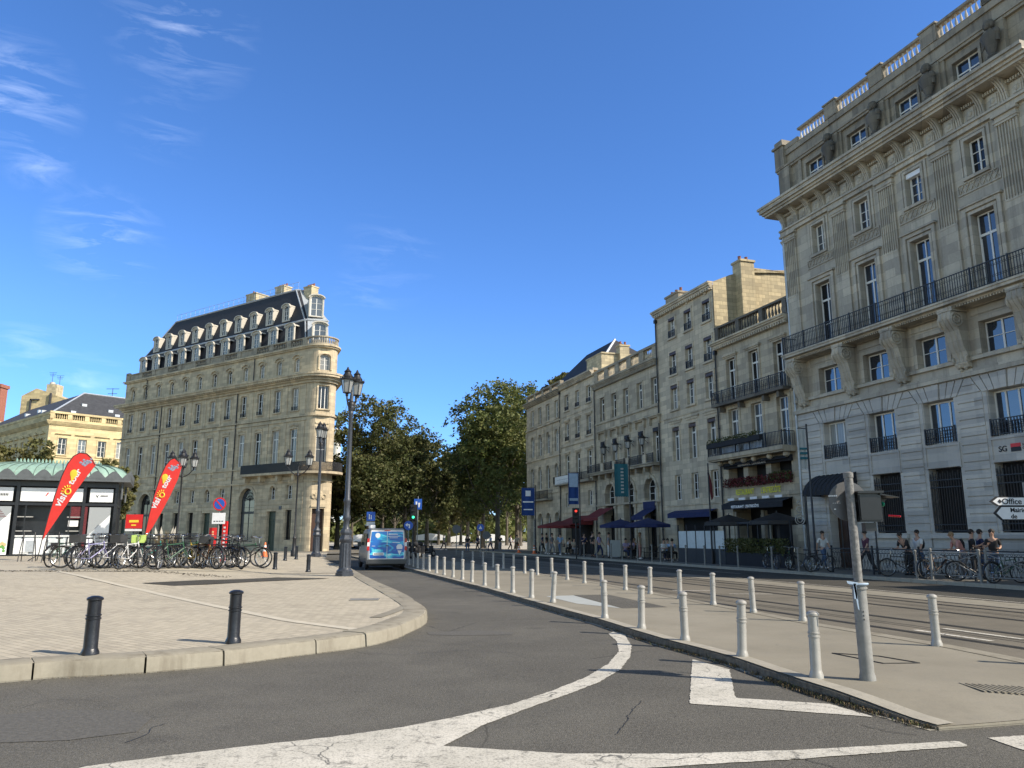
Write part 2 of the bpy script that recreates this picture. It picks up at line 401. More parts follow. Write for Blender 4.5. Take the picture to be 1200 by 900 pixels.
        ck = g.n('ShaderNodeTexVoronoi', {'Vector': vv, 'Scale': 2.6}, feature='DISTANCE_TO_EDGE').outputs['Distance']
        cf = g.n('ShaderNodeMath', {0: g.rng(ck, .004, .016, .9, 0), 1: g.rng(N(.9), .48, .56)}, operation='MULTIPLY').outputs[0]
        c = g.mix(cf, c, (.10,.10,.095)); h = N(55, 4, .8); st, ds = .4, .008
    if kind in ('island', 'pave', 'walk'):
        sp_ = g.n('ShaderNodeTexVoronoi', {'Vector': oc, 'Scale': 2.3}).outputs['Distance']; sp2 = g.n('ShaderNodeTexVoronoi', {'Vector': oc, 'Scale': 5.5}).outputs['Distance']
        c = g.mix(g.rng(sp_, .03, .06, .55, 0), c, (.10,.095,.08)); c = g.mix(g.rng(sp2, .04, .07, .35, 0), c, (.14,.13,.11))
        c = g.mix(g.rng(N(.8, 6, .75), .56, .72, 0, .38), c, (.20,.18,.145))
    g.t.links.new(c, g.b.inputs['Base Color'])
    bp = g.n('ShaderNodeBump', {'Height': h, 'Strength': st, 'Distance': abs(ds)}, invert=ds < 0); g.t.links.new(bp.outputs[0], g.b.inputs['Normal'])
    MT[name] = m
ground_mat('dark_asphalt', 'asphalt')
ground_mat('plaza_concrete', 'island')
for a in ('asphalt', 'island', 'tram', 'pave', 'walk', 'gravel', 'paint'): ground_mat(a, a)
def leafmat(name, c1, c2, c3):
    m = bpy.data.materials.new(name); m.use_nodes = True; g = NT(m)
    ri = g.n('ShaderNodeNewGeometry').outputs['Random Per Island']
    oc = g.n('ShaderNodeTexCoord').outputs['Object']
    n = g.n('ShaderNodeTexNoise', {'Vector': oc, 'Scale': .45, 'Detail': 3.}).outputs['Fac']
    c = g.mix(g.rng(n, .35, .65), c1, c2); c = g.mix(g.rng(ri, .55, 1., 0, .45), c, c3)
    g.t.links.new(c, g.b.inputs['Base Color']); g.b.inputs['Roughness'].default_value = .6; g.b.inputs['Specular IOR Level'].default_value = .3
    tr = g.n('ShaderNodeBsdfTranslucent', {'Color': c}); ms = g.n('ShaderNodeMixShader', {0: .28, 1: g.b.outputs[0], 2: tr.outputs[0]})
    g.t.links.new(ms.outputs[0], g.t.nodes['Material Output'].inputs['Surface'])
    MT[name] = m
leafmat('leaf_dark', (.062,.080,.024), (.098,.108,.038), (.19,.16,.075))
leafmat('leaf_green', (.085,.115,.028), (.13,.145,.045), (.24,.22,.09))
leafmat('leaf_olive', (.11,.12,.04), (.15,.14,.05), (.22,.18,.08))

# ================================================================== ground
def sheet(name, pts, zf, m, step=None, parent=None):
    bm = bmesh.new(); vs = [bm.verts.new((p[0], p[1], 0)) for p in pts]; f = bm.faces.new(vs)
    if f.normal.z < 0: f.normal_flip()
    bmesh.ops.triangulate(bm, faces=[f])
    if step:
        xs = [p[0] for p in pts]; ys = [p[1] for p in pts]
        for lo, hi, no in ((min(xs), max(xs), (1,0,0)), (min(ys), max(ys), (0,1,0))):
            k = math.ceil(lo/step)
            while k*step < hi:
                co = (k*step, 0, 0) if no[0] else (0, k*step, 0)
                bmesh.ops.bisect_plane(bm, geom=bm.verts[:]+bm.edges[:]+bm.faces[:], plane_co=co, plane_no=no); k += 1
    for v in bm.verts: v.co.z = zf(v.co.x, v.co.y) if callable(zf) else zf
    bmesh.ops.recalc_face_normals(bm, faces=bm.faces)
    for f in bm.faces:
        if f.normal.z < 0: f.normal_flip()
    me = bpy.data.meshes.new(name); bm.to_mesh(me); bm.free(); me.materials.append(MT[m]); return ob(name, me, parent)
SL = .326                       # the right-hand street runs along (-SL, 1)
def OFF(off, Y): return Vector((off - SL*Y, Y, 0))
ld = Vector((-SL, 1, 0)).normalized(); ln = Vector((-ld.y, ld.x, 0))   # along the street, towards the street from the right-hand facades
struct(sheet('road', [(-900,-300),(900,-300),(900,1500),(-900,1500)], 0., 'asphalt'))

# plaza on the left
pz = [GP(x, y) for x, y in [(-160,790),(0,780),(62,775),(110,773),(169,770),(215,766.5),(256,763),(300,758),(342,753),(375,749.5),(404,746),(425,743),(442,740),(463,734.5),(479,728),(492,722.5),(498,718.5),(499,714),(496,710.5),(489,706),(478,700),(460,691),(437,680),(420,671),(411,666),(391,659.5),(381,655)]]
pz.insert(0, Vector((-40, pz[0].y - .6, .18)))
outline = [Vector(p) for p in pz]
back = [(-14, 60, 0), (-75, 62, 0), (-75, 7, 0), (-14, 7.5, 0)]
plaza_poly = [(p.x, p.y) for p in outline] + [(-14,60),(-75,62),(-75,pz[0].y-.5)]
struct(sheet('plaza_paving', plaza_poly, hz, 'pave', 1.5))
def strip_poly(path, w0, w1):
    """offset both sides of a ground path"""
    L = []; Rr = []
    for i, p in enumerate(path):
        a = path[max(0, i-1)]; b = path[min(len(path)-1, i+1)]
        d = Vector((b[0]-a[0], b[1]-a[1], 0)).normalized(); n = Vector((-d.y, d.x, 0))
        L.append((p[0]+n.x*w0, p[1]+n.y*w0)); Rr.append((p[0]+n.x*w1, p[1]+n.y*w1))
    return L, Rr
def resample(path, step):
    out = [Vector(path[0])]
    acc = 0
    for a, b in zip(path, path[1:]):
        a = Vector(a); b = Vector(b); L = (b-a).length; t = step - acc
        while t < L:
            out.append(a + (b-a)*(t/L)); t += step
        acc = L - (t - step)
    out.append(Vector(path[-1])); return out
# kerb stones: each stone spans a stretch of the outline, with open joints
kp = resample([Vector((p.x, p.y, 0)) for p in outline], .09)
mbk = MB(); i = 0
while i < len(kp) - 3:
    n = rng.choice((11, 13, 14, 16)); seg = kp[i:i+n]
    if len(seg) < 3: break
    Lp, Rp = strip_poly(seg, 0, 0)
    L, Q = strip_poly(seg, .42, -.02 - .012*rng.random())
    dz = rng.uniform(-.008, .008) + .012
    sc = .03 / max(.1, (seg[-1]-seg[0]).length)
    def cut(P): 
        a = Vector((*P[0], 0)); b = Vector((*P[1], 0)); e = a + (b-a)*.12*rng.random(); return P
    rings = []
    for (l, q) in zip(L, Q):
        zz = hz(q[0], q[1]) + dz + rng.uniform(-.004, .003)
        d = Vector((q[0]-l[0], q[1]-l[1])).normalized()
        rings.append([(l[0], l[1], -.05), (l[0], l[1], zz), (q[0]-d.x*.05, q[1]-d.y*.05, zz), (q[0]-d.x*.012, q[1]-d.y*.012, zz-.018), (q[0], q[1], zz-.05), (q[0]+d.x*.02, q[1]+d.y*.02, -.05)])
    # pull the ends in for the joint
    for e, f in ((0, 1), (-1, -2)):
        rings[e] = [tuple(Vector(a).lerp(Vector(b), .12)) for a, b in zip(rings[e], rings[f])]
    mbk.loft(rings, smooth=False)
    i += n - 1
struct(mbk.build('plaza_kerb', MT['kerb_stone']))
# paler kerb course inside the tip, and pale bands across the paving
inner = [Vector((*GP(x, y).xy, 0)) for x, y in [(440,724),(458,718),(470,713.5),(478,709),(480.5,705.5),(478,702),(471,697.5),(458,691),(440,683),(424,675.5)]]
def band(name, path, w, m, lift, zf=hz, dens=.5):
    p = resample(path, dens); L, Q = strip_poly(p, w/2, -w/2); mb = MB()
    for k in range(len(p)-1):
        mb.quad(*[(a[0], a[1], zf(a[0], a[1]) + lift) for a in (L[k], Q[k], Q[k+1], L[k+1])])
    return mb.build(name, MT[m])
struct(band('paving_band', inner, .22, 'kerb_stone', .010, dens=.15))
struct(band('paving_band', [GP(x, y) for x, y in [(60,668.5),(104,677.5),(170,692),(250,710),(340,728),(425,739)]], .2, 'pale_band', .008))
struct(band('paving_band', [GP(x, y) for x, y in [(-150,668.5),(0,669),(150,669.5),(280,670),(400,671.5)]], .35, 'kerb_grey', .012))
stp = [GP(x, y) for x, y in [(166,683.7),(204,686.9),(300,682),(387,678.2),(325,677),(240,680)]]
struct(sheet('asphalt_patch', [(p.x, p.y) for p in stp], lambda x, y: hz(x, y)+.014, 'dark_asphalt', .75))
bk = [(p.x, p.y) for p in [GP(x, y) for x, y in [(-150,669.4),(0,669.9),(150,670.4),(280,671),(318,671),(318,663),(150,661),(0,661),(-150,661)]]]
struct(sheet('parking_strip', [(-60,26.4),(-20,26.6),(-9.4,27.2),(-9.6,31.6),(-20,31.9),(-60,32)], lambda x, y: hz(x, y)+.005, 'plaza_concrete', 1.5))
# debris and weeds under the parked bicycles
dm = MB()
for k in range(900):
    x = rng.uniform(-20, -9.6); y = 27 + rng.gauss(0, .28); s = rng.uniform(.01, .045); z = hz(x, y) + .008; a = rng.uniform(0, 6.3)
    dm.add([(x+s*math.cos(a), y+s*math.sin(a), z), (x-s*math.sin(a), y+s*math.cos(a), z+s*.5), (x-s*math.cos(a), y-s*math.sin(a), z)], [(0,1,2)])
o = dm.build('leaf_litter', MT['soil_dark'], recalc=False); tag(o, 'dark leaf litter lying along the line of parked bicycles', 'litter'); o['kind'] = 'stuff'

gm = MB(); gl2 = MB()
for p in resample([Vector((p.x, p.y, 0)) for p in outline[1:21]], .012):
    if rng.random() > .55 + .45*math.sin(p.x*3.1+p.y): continue
    for q in range(4):
        n_ = Vector((p.x+20, 0, 0)); x = p.x + rng.gauss(0, .02); y = p.y - .03 - abs(rng.gauss(0, .05)); s_ = rng.uniform(.003, .012); a = rng.uniform(0, 6.3)
        (gm if rng.random() < .75 else gl2).add([(x, y, .004), (x+s_*math.cos(a), y+s_*math.sin(a), .004+s_*.6), (x+s_*math.cos(a+1.2), y+s_*math.sin(a+1.2), .003)], [(0,1,2)])
for b, m, l in ((gm, 'soil_dark', 'dark grit lying along the foot of the plaza kerb'), (gl2, 'dry_weed', 'dry leaf crumbs lying along the foot of the plaza kerb')):
    o = b.build('kerb_grit', MT[m], recalc=False); tag(o, l, 'grit'); o['kind'] = 'stuff'

# median footway with its kerb (between the side road and the tram tracks)
IZ = .10
def izf(x, y): return .03 + .07*sm(6.85, 8.3, y)
isl_l = [G(x, y, IZ) for x, y in [(1097,841),(1060,832),(1025,822),(990,812.5),(955,802.7),(908,787.5),(860.5,771),(820,760),(780,750),(740,738),(699,725),(663,715.5),(628,706),(598,697.5),(570,689.5),(540,682),(511.7,674.8),(470,664)]]
isl_l.append(isl_l[-1] + ld*22)
isl_r = [G(x, y, IZ) for x, y in [(1330,802),(1200,775),(1109,757),(1030,744),(955,731.7),(870,715),(780,698),(705,684),(640,674),(600,667)]]
isl_r.append(isl_r[-1] + ld*26)
front = [G(1097,841,IZ), G(1200,834,IZ), G(1420,828,IZ)]
isl = [(p.x, p.y) for p in front[::-1][:-1]] + [(p.x, p.y) for p in isl_l] + [(p.x, p.y) for p in isl_r[::-1]]
struct(sheet('median_footway', isl, izf, 'island', .4))
def kerb(name, path, w, z, m, side=1, gap=1.0, face=.015, zf=None, top=None):
    p = resample(path, .1); mb = MB(); n = int(gap/.1); i = 0
    while i < len(p)-2:
        seg = p[i:i+n+1]
        L, Q = strip_poly(seg, w*side, -.01*side)
        dz = rng.uniform(.002, .008)
        zz = [(zf(q[0], q[1]) - .004 if zf else z) for q in Q]; dz = 0 if zf else dz
        rings = [[(l[0], l[1], -.03), (l[0], l[1], h+dz), (q[0], q[1], h+dz), (q[0], q[1], -.03)] for l, q, h in zip(L, Q, zz)]
        if len(rings) > 2:
            for e, f in ((0, 1), (-1, -2)): rings[e] = [tuple(Vector(a).lerp(Vector(b), .08)) for a, b in zip(rings[e], rings[f])]
            mb.loft(rings, smooth=False)
        i += n
    return struct(mb.build(name, MT[m]))
flat = lambda P: [Vector((p.x, p.y, 0)) for p in P]
kerb('median_kerb', flat(isl_l), .2, IZ, 'kerb_dark', side=-1, zf=izf)
kerb('median_kerb', flat(front), .2, IZ, 'kerb_stone', side=1, zf=izf)
kp2 = resample(flat(isl_l), .25); L_, Q_ = strip_poly(kp2, -.20, -.012); mb = MB()
for k in range(len(kp2)-1): mb.quad(*[(a[0], a[1], izf(a[0], a[1])+.0125) for a in (L_[k], Q_[k], Q_[k+1], L_[k+1])])
struct(mb.build('median_kerb_top', MT['kerb_grey']))
struct(band('median_edge', flat(isl_r), .26, 'kerb_stone', .006, zf=izf))
struct(MB().loft([[(p.x, p.y, -.02) for p in isl_r], [(p.x, p.y, IZ) for p in isl_r]], smooth=False, cap=False).build('median_edge_face', MT['kerb_stone'])) if False else None
# weeds and leaves in the gutter of the median kerb
wm = MB(); dw = MB(); sw = MB()
gp = resample(flat(isl_l)[:13], .02)
for p in gp:
    dens = 1.0 if p.y < 9.6 else .7 if p.y < 13 else .12
    if rng.random() > dens * (.35 + .65*(math.sin(p.y*5.1)+math.sin(p.y*2.3+1) > -.2)): continue
    for q in range(34 if p.y < 9.5 else 14):
        u_ = rng.random(); b = sw if u_ < .45 else dw if u_ < .85 else wm
        x = p.x - abs(rng.gauss(0, .045)) - .01; y = p.y + rng.gauss(0, .02); s = rng.uniform(.005, .018); h = rng.uniform(.003, .045); a = rng.uniform(0, 6.3)
        b.add([(x, y, .002), (x+s*math.cos(a), y+s*math.sin(a), h), (x+s*math.cos(a+.9), y+s*math.sin(a+.9), h*rng.uniform(.2, 1.2))], [(0,1,2)])
for b, m, l in ((sw, 'soil_dark', 'dark soil crumbs along the foot of the grey kerb'), (wm, 'weed', 'green weeds growing in the gutter of the grey kerb'), (dw, 'dry_weed', 'dry brown leaves caught in the gutter of the grey kerb')):
    o = b.build('gutter_weeds', MT[m], recalc=False); tag(o, l, 'weeds'); o['kind'] = 'stuff'
# dark joint line of dirt at the kerb foot
struct(band('gutter', flat(isl_l), .16, 'kerb_grey', .004, zf=lambda x, y: 0))
# pale and dark paving patches on the median
for nm, P, m, l in (('asphalt_patch', [(668,697.5),(735,706.5),(782,712),(712,713),(672,704)][::1], 'asphalt', .004),):
    pass
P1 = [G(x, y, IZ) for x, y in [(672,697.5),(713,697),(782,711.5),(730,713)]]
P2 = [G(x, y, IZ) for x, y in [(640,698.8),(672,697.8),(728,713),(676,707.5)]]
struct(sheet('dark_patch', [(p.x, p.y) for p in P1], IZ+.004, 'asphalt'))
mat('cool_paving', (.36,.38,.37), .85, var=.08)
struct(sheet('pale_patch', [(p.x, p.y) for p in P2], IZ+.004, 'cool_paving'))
# manhole outlines and a tactile plate on the median
mo = MB()
q = [G(x, y, IZ+.004) for x, y in [(975,765.5),(1035,777.5),(1078,777),(1030,769)]]
for a, b in zip(q, q[1:]+q[:1]): mo.tube(a, b, .008, n=4)
tag(mo.build('access_cover', MT['groove']), 'flush rectangular access cover beside the pole on the median', 'cover')
tp = MB(); t0 = G(1152,810,IZ); t1 = G(1260,822,IZ)
for k in range(20):
    a = Vector((t0.x + .055*k, t0.y - .02*k, IZ)); tp.box(a.x, a.x+.028, a.y-.02, a.y+.42, IZ, IZ+.007)
tag(tp.build('drain_grate', MT['kerb_stone']), 'pale slotted grate at the tip of the median', 'grate')

# tram tracks, strip, far lane and pavement
def row(name, o0, o1, Y0, Y1, z, m):
    return struct(sheet(name, [OFF(o0, Y0).xy, OFF(o1, Y0).xy, OFF(o1, Y1).xy, OFF(o0, Y1).xy], z, m))
row('tram_bed', 10.2, 17.0, -10, 130, .006, 'tram')
row('lane', 18.3, 23.0, -10, 130, .005, 'dark_asphalt')  # asphalt colour darkened here to deepen the shade along the row
row('tram_edge', 17.0, 18.35, -10, 31, .012, 'kerb_stone')
row('tram_edge', 17.0, 18.35, 31.02, 130, .010, 'walk')
for i, o_ in enumerate((11.15, 12.65, 14.75, 16.25)):
    mb = MB()
    for (a, b, z0, z1) in ((-.035, .035, .007, .016),):
        A_ = OFF(o_, -6); B_ = OFF(o_, 130)
        for dx in (-.085, .075): 
            mb.add([(A_.x+dx, A_.y, .010), (A_.x+dx+.055, A_.y, .010), (B_.x+dx+.055, B_.y, .010), (B_.x+dx, B_.y, .010)], [(0,1,2,3)])
    struct(mb.build('rail_groove', MT['groove']))
    mb = MB(); mb.add([(A_.x-.025, A_.y, .014), (A_.x+.07, A_.y, .014), (B_.x+.07, B_.y, .014), (B_.x-.025, B_.y, .014)], [(0,1,2,3)])
    struct(mb.build('tram_rail', MT['rail_steel']))
for o_ in (11.9, 15.5):
    mb = MB(); A_ = OFF(o_, -6); B_ = OFF(o_, 130)
    for dx in (-.12, .09): mb.add([(A_.x+dx, A_.y, .010), (A_.x+dx+.03, A_.y, .010), (B_.x+dx+.03, B_.y, .010), (B_.x+dx, B_.y, .010)], [(0,1,2,3)])
    struct(mb.build('power_rail_slot', MT['groove']))
row('groove_line', 16.9, 17.02, -6, 130, .013, 'groove')
for (x, y) in ((880,696.5),(812,692.5),(1115,745),(1150,743)):
    c = G(x, y); mb = MB()
    d = ld if x > 1000 else Vector((1, -.05, 0)); n = Vector((-d.y, d.x, 0)); L_ = .75 if x > 1000 else .6
    mb.add([tuple(c + d*a*L_ + n*b*.06 + Vector((0,0,.011))) for a, b in ((-1,-1),(1,-1),(1,1),(-1,1))], [(0,1,2,3)])
    struct(mb.build('lane_marking', MT['paint']))
# far pavement: a raised slab up to the facades
pv = MB(); q = [OFF(23.0, -14), OFF(28.2, -14), OFF(28.2, 96), OFF(23.0, 96)]
pv.prismz([(p.x, p.y) for p in q], -.02, .12); struct(pv.build('far_pavement', MT['walk']))
kerb('far_kerb', [OFF(23.0, -12), OFF(23.0, 95)], .22, .12, 'kerb_grey', side=-1, gap=1.2)
struct(band('lane_line', [OFF(20.9, 34), OFF(20.9, 90)], .1, 'paint', .011, zf=lambda x, y: 0))
struct(band('lane_line', [OFF(18.6, 0), OFF(18.6, 31)], .08, 'paint', .016, zf=lambda x, y: 0))

# painted markings of the road
def road_paint(pts):
    q = [Vector((*G(x, y).xy, 0)) for x, y in pts]; q = resample(q + [q[0]], .05)[:-1]
    return struct(sheet('road_marking', [(p.x + rng.gauss(0, .004), p.y + rng.gauss(0, .004)) for p in q], .006, 'paint'))
road_paint([(718.7,740.5),(732,744),(740,757),(738.7,770),(727,785),(702,800),(667,813.5),(620,830),(567,850),(520,875),(667,884),(800,884),(940,879.5),(1123,869),(1135,875),(940,890),(800,898),(700,906),(560,960),(-60,960),(40,915),(100,899),(200,886),(300,874),(400,863),(470,853),(533,841),(600,825.5),(647,810),(687,794),(713,778),(725,764),(723,752),(713,743)])
road_paint([(811.5,773),(855,785),(862,818.5),(972.5,825.5),(1025,841),(808,825)])
road_paint([(1158,865.5),(1215,861.5),(1260,870),(1260,892),(1200,880)])
# repairs, a sealed trench and drain covers in the road
def patch(name, pts, m, z=.004): return struct(sheet(name, [G(x, y).xy for x, y in pts], z, m))
mat('old_repair', (.098,.093,.081), .9, var=.3, scale=22, bump=.4, bscale=50)
patch('road_repair', [(-30,842),(60,832),(150,833),(178,842),(160,858),(80,868),(-30,872)], 'old_repair')
patch('road_repair', [(500,741),(560,739),(604,741),(600,744),(540,745),(503,744)], 'old_repair')
mat('sealed_crack', (.03,.029,.027), .6, var=.3)
for pp in ([(150,870),(172,862),(178,853),(196,848)], [(722,862),(735,845),(741,832),(752,822)], [(935,884),(950,893),(975,899),(990,906)], [(420,765),(470,768),(540,762),(600,765)], [(1010,850),(1040,858),(1075,862)]):
    q = [Vector((*G(x, y).xy, 0)) for x, y in pp]; q = resample(q, .06); q = [Vector((p.x+rng.gauss(0, .008), p.y+rng.gauss(0, .012), 0)) for p in q]
    struct(band('road_crack', q, .008, 'sealed_crack', .0055, zf=lambda x, y: 0, dens=.06))
# dark smooth patch of old repair in the side road
mat('worn_asphalt', (.072,.070,.067), .75, var=.16, scale=2, bump=.2, bscale=60)
# esplanade beyond the trees, and the ground in front of the corner block
struct(sheet('esplanade', [(-60,96),(40,96),(60,420),(-160,420)], .006, 'gravel'))
struct(sheet('far_footway', [(-75,66.5),(-17,66.5),(-9,74),(-9,92),(-75,92)], .10, 'walk'))
struct(sheet('allee_ground', [(-8.5,62),(3,62),(-2,96),(-16,96)], .008, 'walk'))

# ================================================================== facade kit (local x along the wall, +y out to the street, z up)
def wall(mb, u0, u1, z0, z1, ops, y=0., reveal=.22):
    """flat wall with rectangular / arched openings and their reveals. ops: (a, b, c, d, arch_height)"""
    us = sorted({u0, u1, *[v for o in ops for v in (o[0], o[1])]}); zs = sorted({z0, z1, *[v for o in ops for v in (o[2], o[3])]})
    us = [u for u in us if u0 <= u <= u1]; zs = [z for z in zs if z0 <= z <= z1]
    for i in range(len(us)-1):
        for j in range(len(zs)-1):
            cu = (us[i]+us[i+1])/2; cz = (zs[j]+zs[j+1])/2
            if any(o[0] < cu < o[1] and o[2] < cz < o[3] for o in ops): continue
            mb.add([(us[i], y, zs[j]), (us[i+1], y, zs[j]), (us[i+1], y, zs[j+1]), (us[i], y, zs[j+1])], [(3,2,1,0)])
    for o in ops:
        a, b, c, d = o[:4]; h = o[4] if len(o) > 4 else 0
        yr = y - (o[5] if len(o) > 5 else reveal)
        mb.add([(a,y,c),(a,yr,c),(a,yr,d-h),(a,y,d-h)], [(0,1,2,3)])
        mb.add([(b,y,c),(b,yr,c),(b,yr,d-h),(b,y,d-h)], [(3,2,1,0)])
        mb.add([(a,y,c),(b,y,c),(b,yr,c),(a,yr,c)], [(0,1,2,3)])
        if not h:
            mb.add([(a,y,d),(b,y,d),(b,yr,d),(a,yr,d)], [(3,2,1,0)])
        else:
            m = (a+b)/2; w = (b-a)/2; n = 12; arc = [(m - w*math.cos(math.pi*k/n), d-h + h*math.sin(math.pi*k/n)) for k in range(n+1)]
            for k in range(n):
                (x1, q1), (x2, q2) = arc[k], arc[k+1]
                mb.add([(x1,y,q1),(x2,y,q2),(x2,yr,q2),(x1,yr,q1)], [(3,2,1,0)])
                mb.add([(x1,y,q1),(x2,y,q2),(x2,y,d),(x1,y,d)], [(3,2,1,0)])
def arch_trim(mb, m, w, spring, h, t, y0, y1, n=14, legs=None):
    """moulding round an arch"""
    P = [(m - (w)*math.cos(math.pi*k/n), spring + h*math.sin(math.pi*k/n)) for k in range(n+1)]
    Q = [(m - (w+t)*math.cos(math.pi*k/n), spring + (h+t)*math.sin(math.pi*k/n)) for k in range(n+1)]
    for k in range(n): mb.prism([P[k], P[k+1], Q[k+1], Q[k]], y0, y1)
    if legs is not None:
        mb.box(m-w-t, m-w, y0, y1, legs, spring); mb.box(m+w, m+w+t, y0, y1, legs, spring)
def surround(mb, a, b, c, d, t=.16, y=.05, sill=.06, cap=None):
    mb.box(a-t, a, 0, y, c, d+t); mb.box(b, b+t, 0, y, c, d+t); mb.box(a, b, 0, y, d, d+t)
    if sill: mb.box(a-t-.03, b+t+.03, 0, y+.07, c-.14, c-.01)
    if cap: mb.box(a-t-.12, b+t+.12, 0, y+cap, d+t+.02, d+t+.12); mb.box(a-t-.06, b+t+.06, 0, y+cap*.5, d+t-.06, d+t+.018)
def cornice(mb, u0, u1, z0, z1, out, steps=4, ret=(0, 0), back=0.):
    """stepped cornice growing outwards upwards"""
    for k in range(steps):
        a = z0 + (z1-z0)*k/steps; b = z0 + (z1-z0)*(k+1)/steps - .001; y = out*((k+1)/steps)**.8
        mb.box(u0-ret[0]*y, u1+ret[1]*y, back, y, a, b)
def dentils(mb, u0, u1, z0, z1, y0, y1, w, gap):
    n = int((u1-u0)/(w+gap))
    for k in range(n):
        a = u0 + (w+gap)*k; mb.box(a, a+w, y0, y1, z0, z1)
WCACHE = {}
def window(parent, u0, u1, z0, z1, y=-.2, arch=0., style='casement', gl='glass_dark', fr='white_paint', opened=0, name='window'):
    w = round(u1-u0, 2); h = round(z1-z0, 2); key = (w, h, round(arch, 2), style, gl, fr)
    if key not in WCACHE:
        f = MB(); t = .055 if style != 'triple' else .07; hw = w/2
        def bar(a, b, c, d, dd=.05): f.box(a, b, -dd, .012, c, d)
        top = h - arch
        bar(-hw, -hw+t, 0, top); bar(hw-t, hw, 0, top); bar(-hw+t, hw-t, 0, t)
        if arch:
            n = 10
            P = [(-hw*math.cos(math.pi*k/n), top + arch*math.sin(math.pi*k/n)) for k in range(n+1)]
            Q = [(-(hw-t)*math.cos(math.pi*k/n), top + (arch-t)*math.sin(math.pi*k/n)) for k in range(n+1)]
            for k in range(n): f.prism([P[k], P[k+1], Q[k+1], Q[k]], -.05, .012)
        else: bar(-hw+t, hw-t, h-t, h)
        if style in ('casement', 'french', 'shop'):
            tz = None
            if style == 'french': tz = h*.74; bar(-hw+t, hw-t, tz-.05, tz+.05)
            bar(-.035, .035, t, (tz-.05) if tz else (top if arch else h-t), .04)
            if tz and not arch: bar(-.025, .025, tz+.05, h-t, .03)
            if style != 'shop':
                rows = [h*.34, h*.64] if not tz else ([tz*.5] if gl != 'glass_blue' else [])
                for r in rows: bar(-hw+t, hw-t, r-.014, r+.014, .03)
                for sgn in (-1, 1): f.box(min(sgn*(hw-t), sgn*(hw-t-.035)), max(sgn*(hw-t), sgn*(hw-t-.035)), -.045, .006, t, h*.7 if tz else top-t)
        elif style == 'cross':
            bar(-.035, .035, t, h-t); bar(-hw+t, hw-t, h*.55-.03, h*.55+.03, .03)
        elif style == 'triple':
            for sgn in (-1, 1): bar(sgn*hw*.36-.035, sgn*hw*.36+.035, t, h-t)
        elif style == 'mezz':
            bar(-.04, .04, t, h-t); bar(-hw+t, hw-t, h*.5-.012, h*.5+.012, .03)
        g = MB(); n = 10
        if arch: poly = [(-hw+.02, .02), (hw-.02, .02)] + [((hw-.02)*math.cos(math.pi*k/n), top + (arch-.02)*math.sin(math.pi*k/n)) for k in range(n+1)]
        else: poly = [(-hw+.02, .02), (hw-.02, .02), (hw-.02, h-.02), (-hw+.02, h-.02)]
        g.prism(poly, -.035, -.022)
        WCACHE[key] = (f.mesh('window_frame', MT[fr]), g.mesh('window_pane', MT[gl]))
    fm, gm = WCACHE[key]
    o = ob(name, fm, parent, ((u0+u1)/2, y, z0)); ob('pane', gm, o)
    return o
def railing(mb, x0, x1, z0, z1, y, pitch=.12, r=.011, orn=False, post=1.3):
    mb.box(x0, x1, y-.022, y+.022, z1-.035, z1); mb.box(x0, x1, y-.015, y+.015, z0+.05, z0+.075)
    n = max(2, int((x1-x0)/pitch))
    for k in range(n+1):
        x = x0 + (x1-x0)*k/n; mb.box(x-r, x+r, y-r, y+r, z0+.0, z1-.035)
    m = max(1, int((x1-x0)/post))
    for k in range(m+1):
        x = x0 + (x1-x0)*k/m; mb.box(x-.028, x+.028, y-.028, y+.028, z0, z1+.03)
    if orn:
        h = z1-z0
        mb.box(x0, x1, y-.012, y+.012, z1-.16, z1-.145)
        for k in range(n):
            x = x0 + (x1-x0)*(k+.5)/n; mb.torus((x, y, z0+h*.42), min(pitch*.42, .09), .011, n=9, m=4)
            if k % 2: mb.torus((x, y, z0+h*.66), min(pitch*.34, .07), .010, n=8, m=4)
def side_rail(mb, y0, y1, z0, z1, x, pitch=.12):
    mb.box(x-.022, x+.022, y0, y1, z1-.035, z1)
    n = max(2, int((y1-y0)/pitch))
    for k in range(n+1):
        y = y0 + (y1-y0)*k/n; mb.box(x-.011, x+.011, y-.011, y+.011, z0, z1-.035)
def balusters(mb, u0, u1, z0, z1, y, pitch=.24, r=.075, n=7):
    h = z1-z0; k = int((u1-u0)/pitch)
    prof = [(r*.8, 0), (r*.8, h*.08), (r*.45, h*.12), (r*.95, h*.3), (r*.9, h*.42), (r*.42, h*.7), (r*.4, h*.82), (r*.75, h*.9), (r*.75, h)]
    for i in range(k):
        mb.lathe(prof, (u0 + (i+.5)*(u1-u0)/k, y, z0), n=n)
def box_shell(mb, u0, u1, z0, z1, depth, y=0.):
    """the sides, the back and the top that close a facade"""
    mb.quad((u0,y,z0), (u0,y,z1), (u0,y-depth,z1), (u0,y-depth,z0)); mb.quad((u1,y,z0), (u1,y-depth,z0), (u1,y-depth,z1), (u1,y,z1))
    mb.quad((u0,y-depth,z0), (u0,y-depth,z1), (u1,y-depth,z1), (u1,y-depth,z0)); mb.quad((u0,y,z1), (u1,y,z1), (u1,y-depth,z1), (u0,y-depth,z1))
RZ = math.atan2(ld.y, ld.x)
def row_loc(u): return (28 + ld.x*u, ld.y*u, 0)
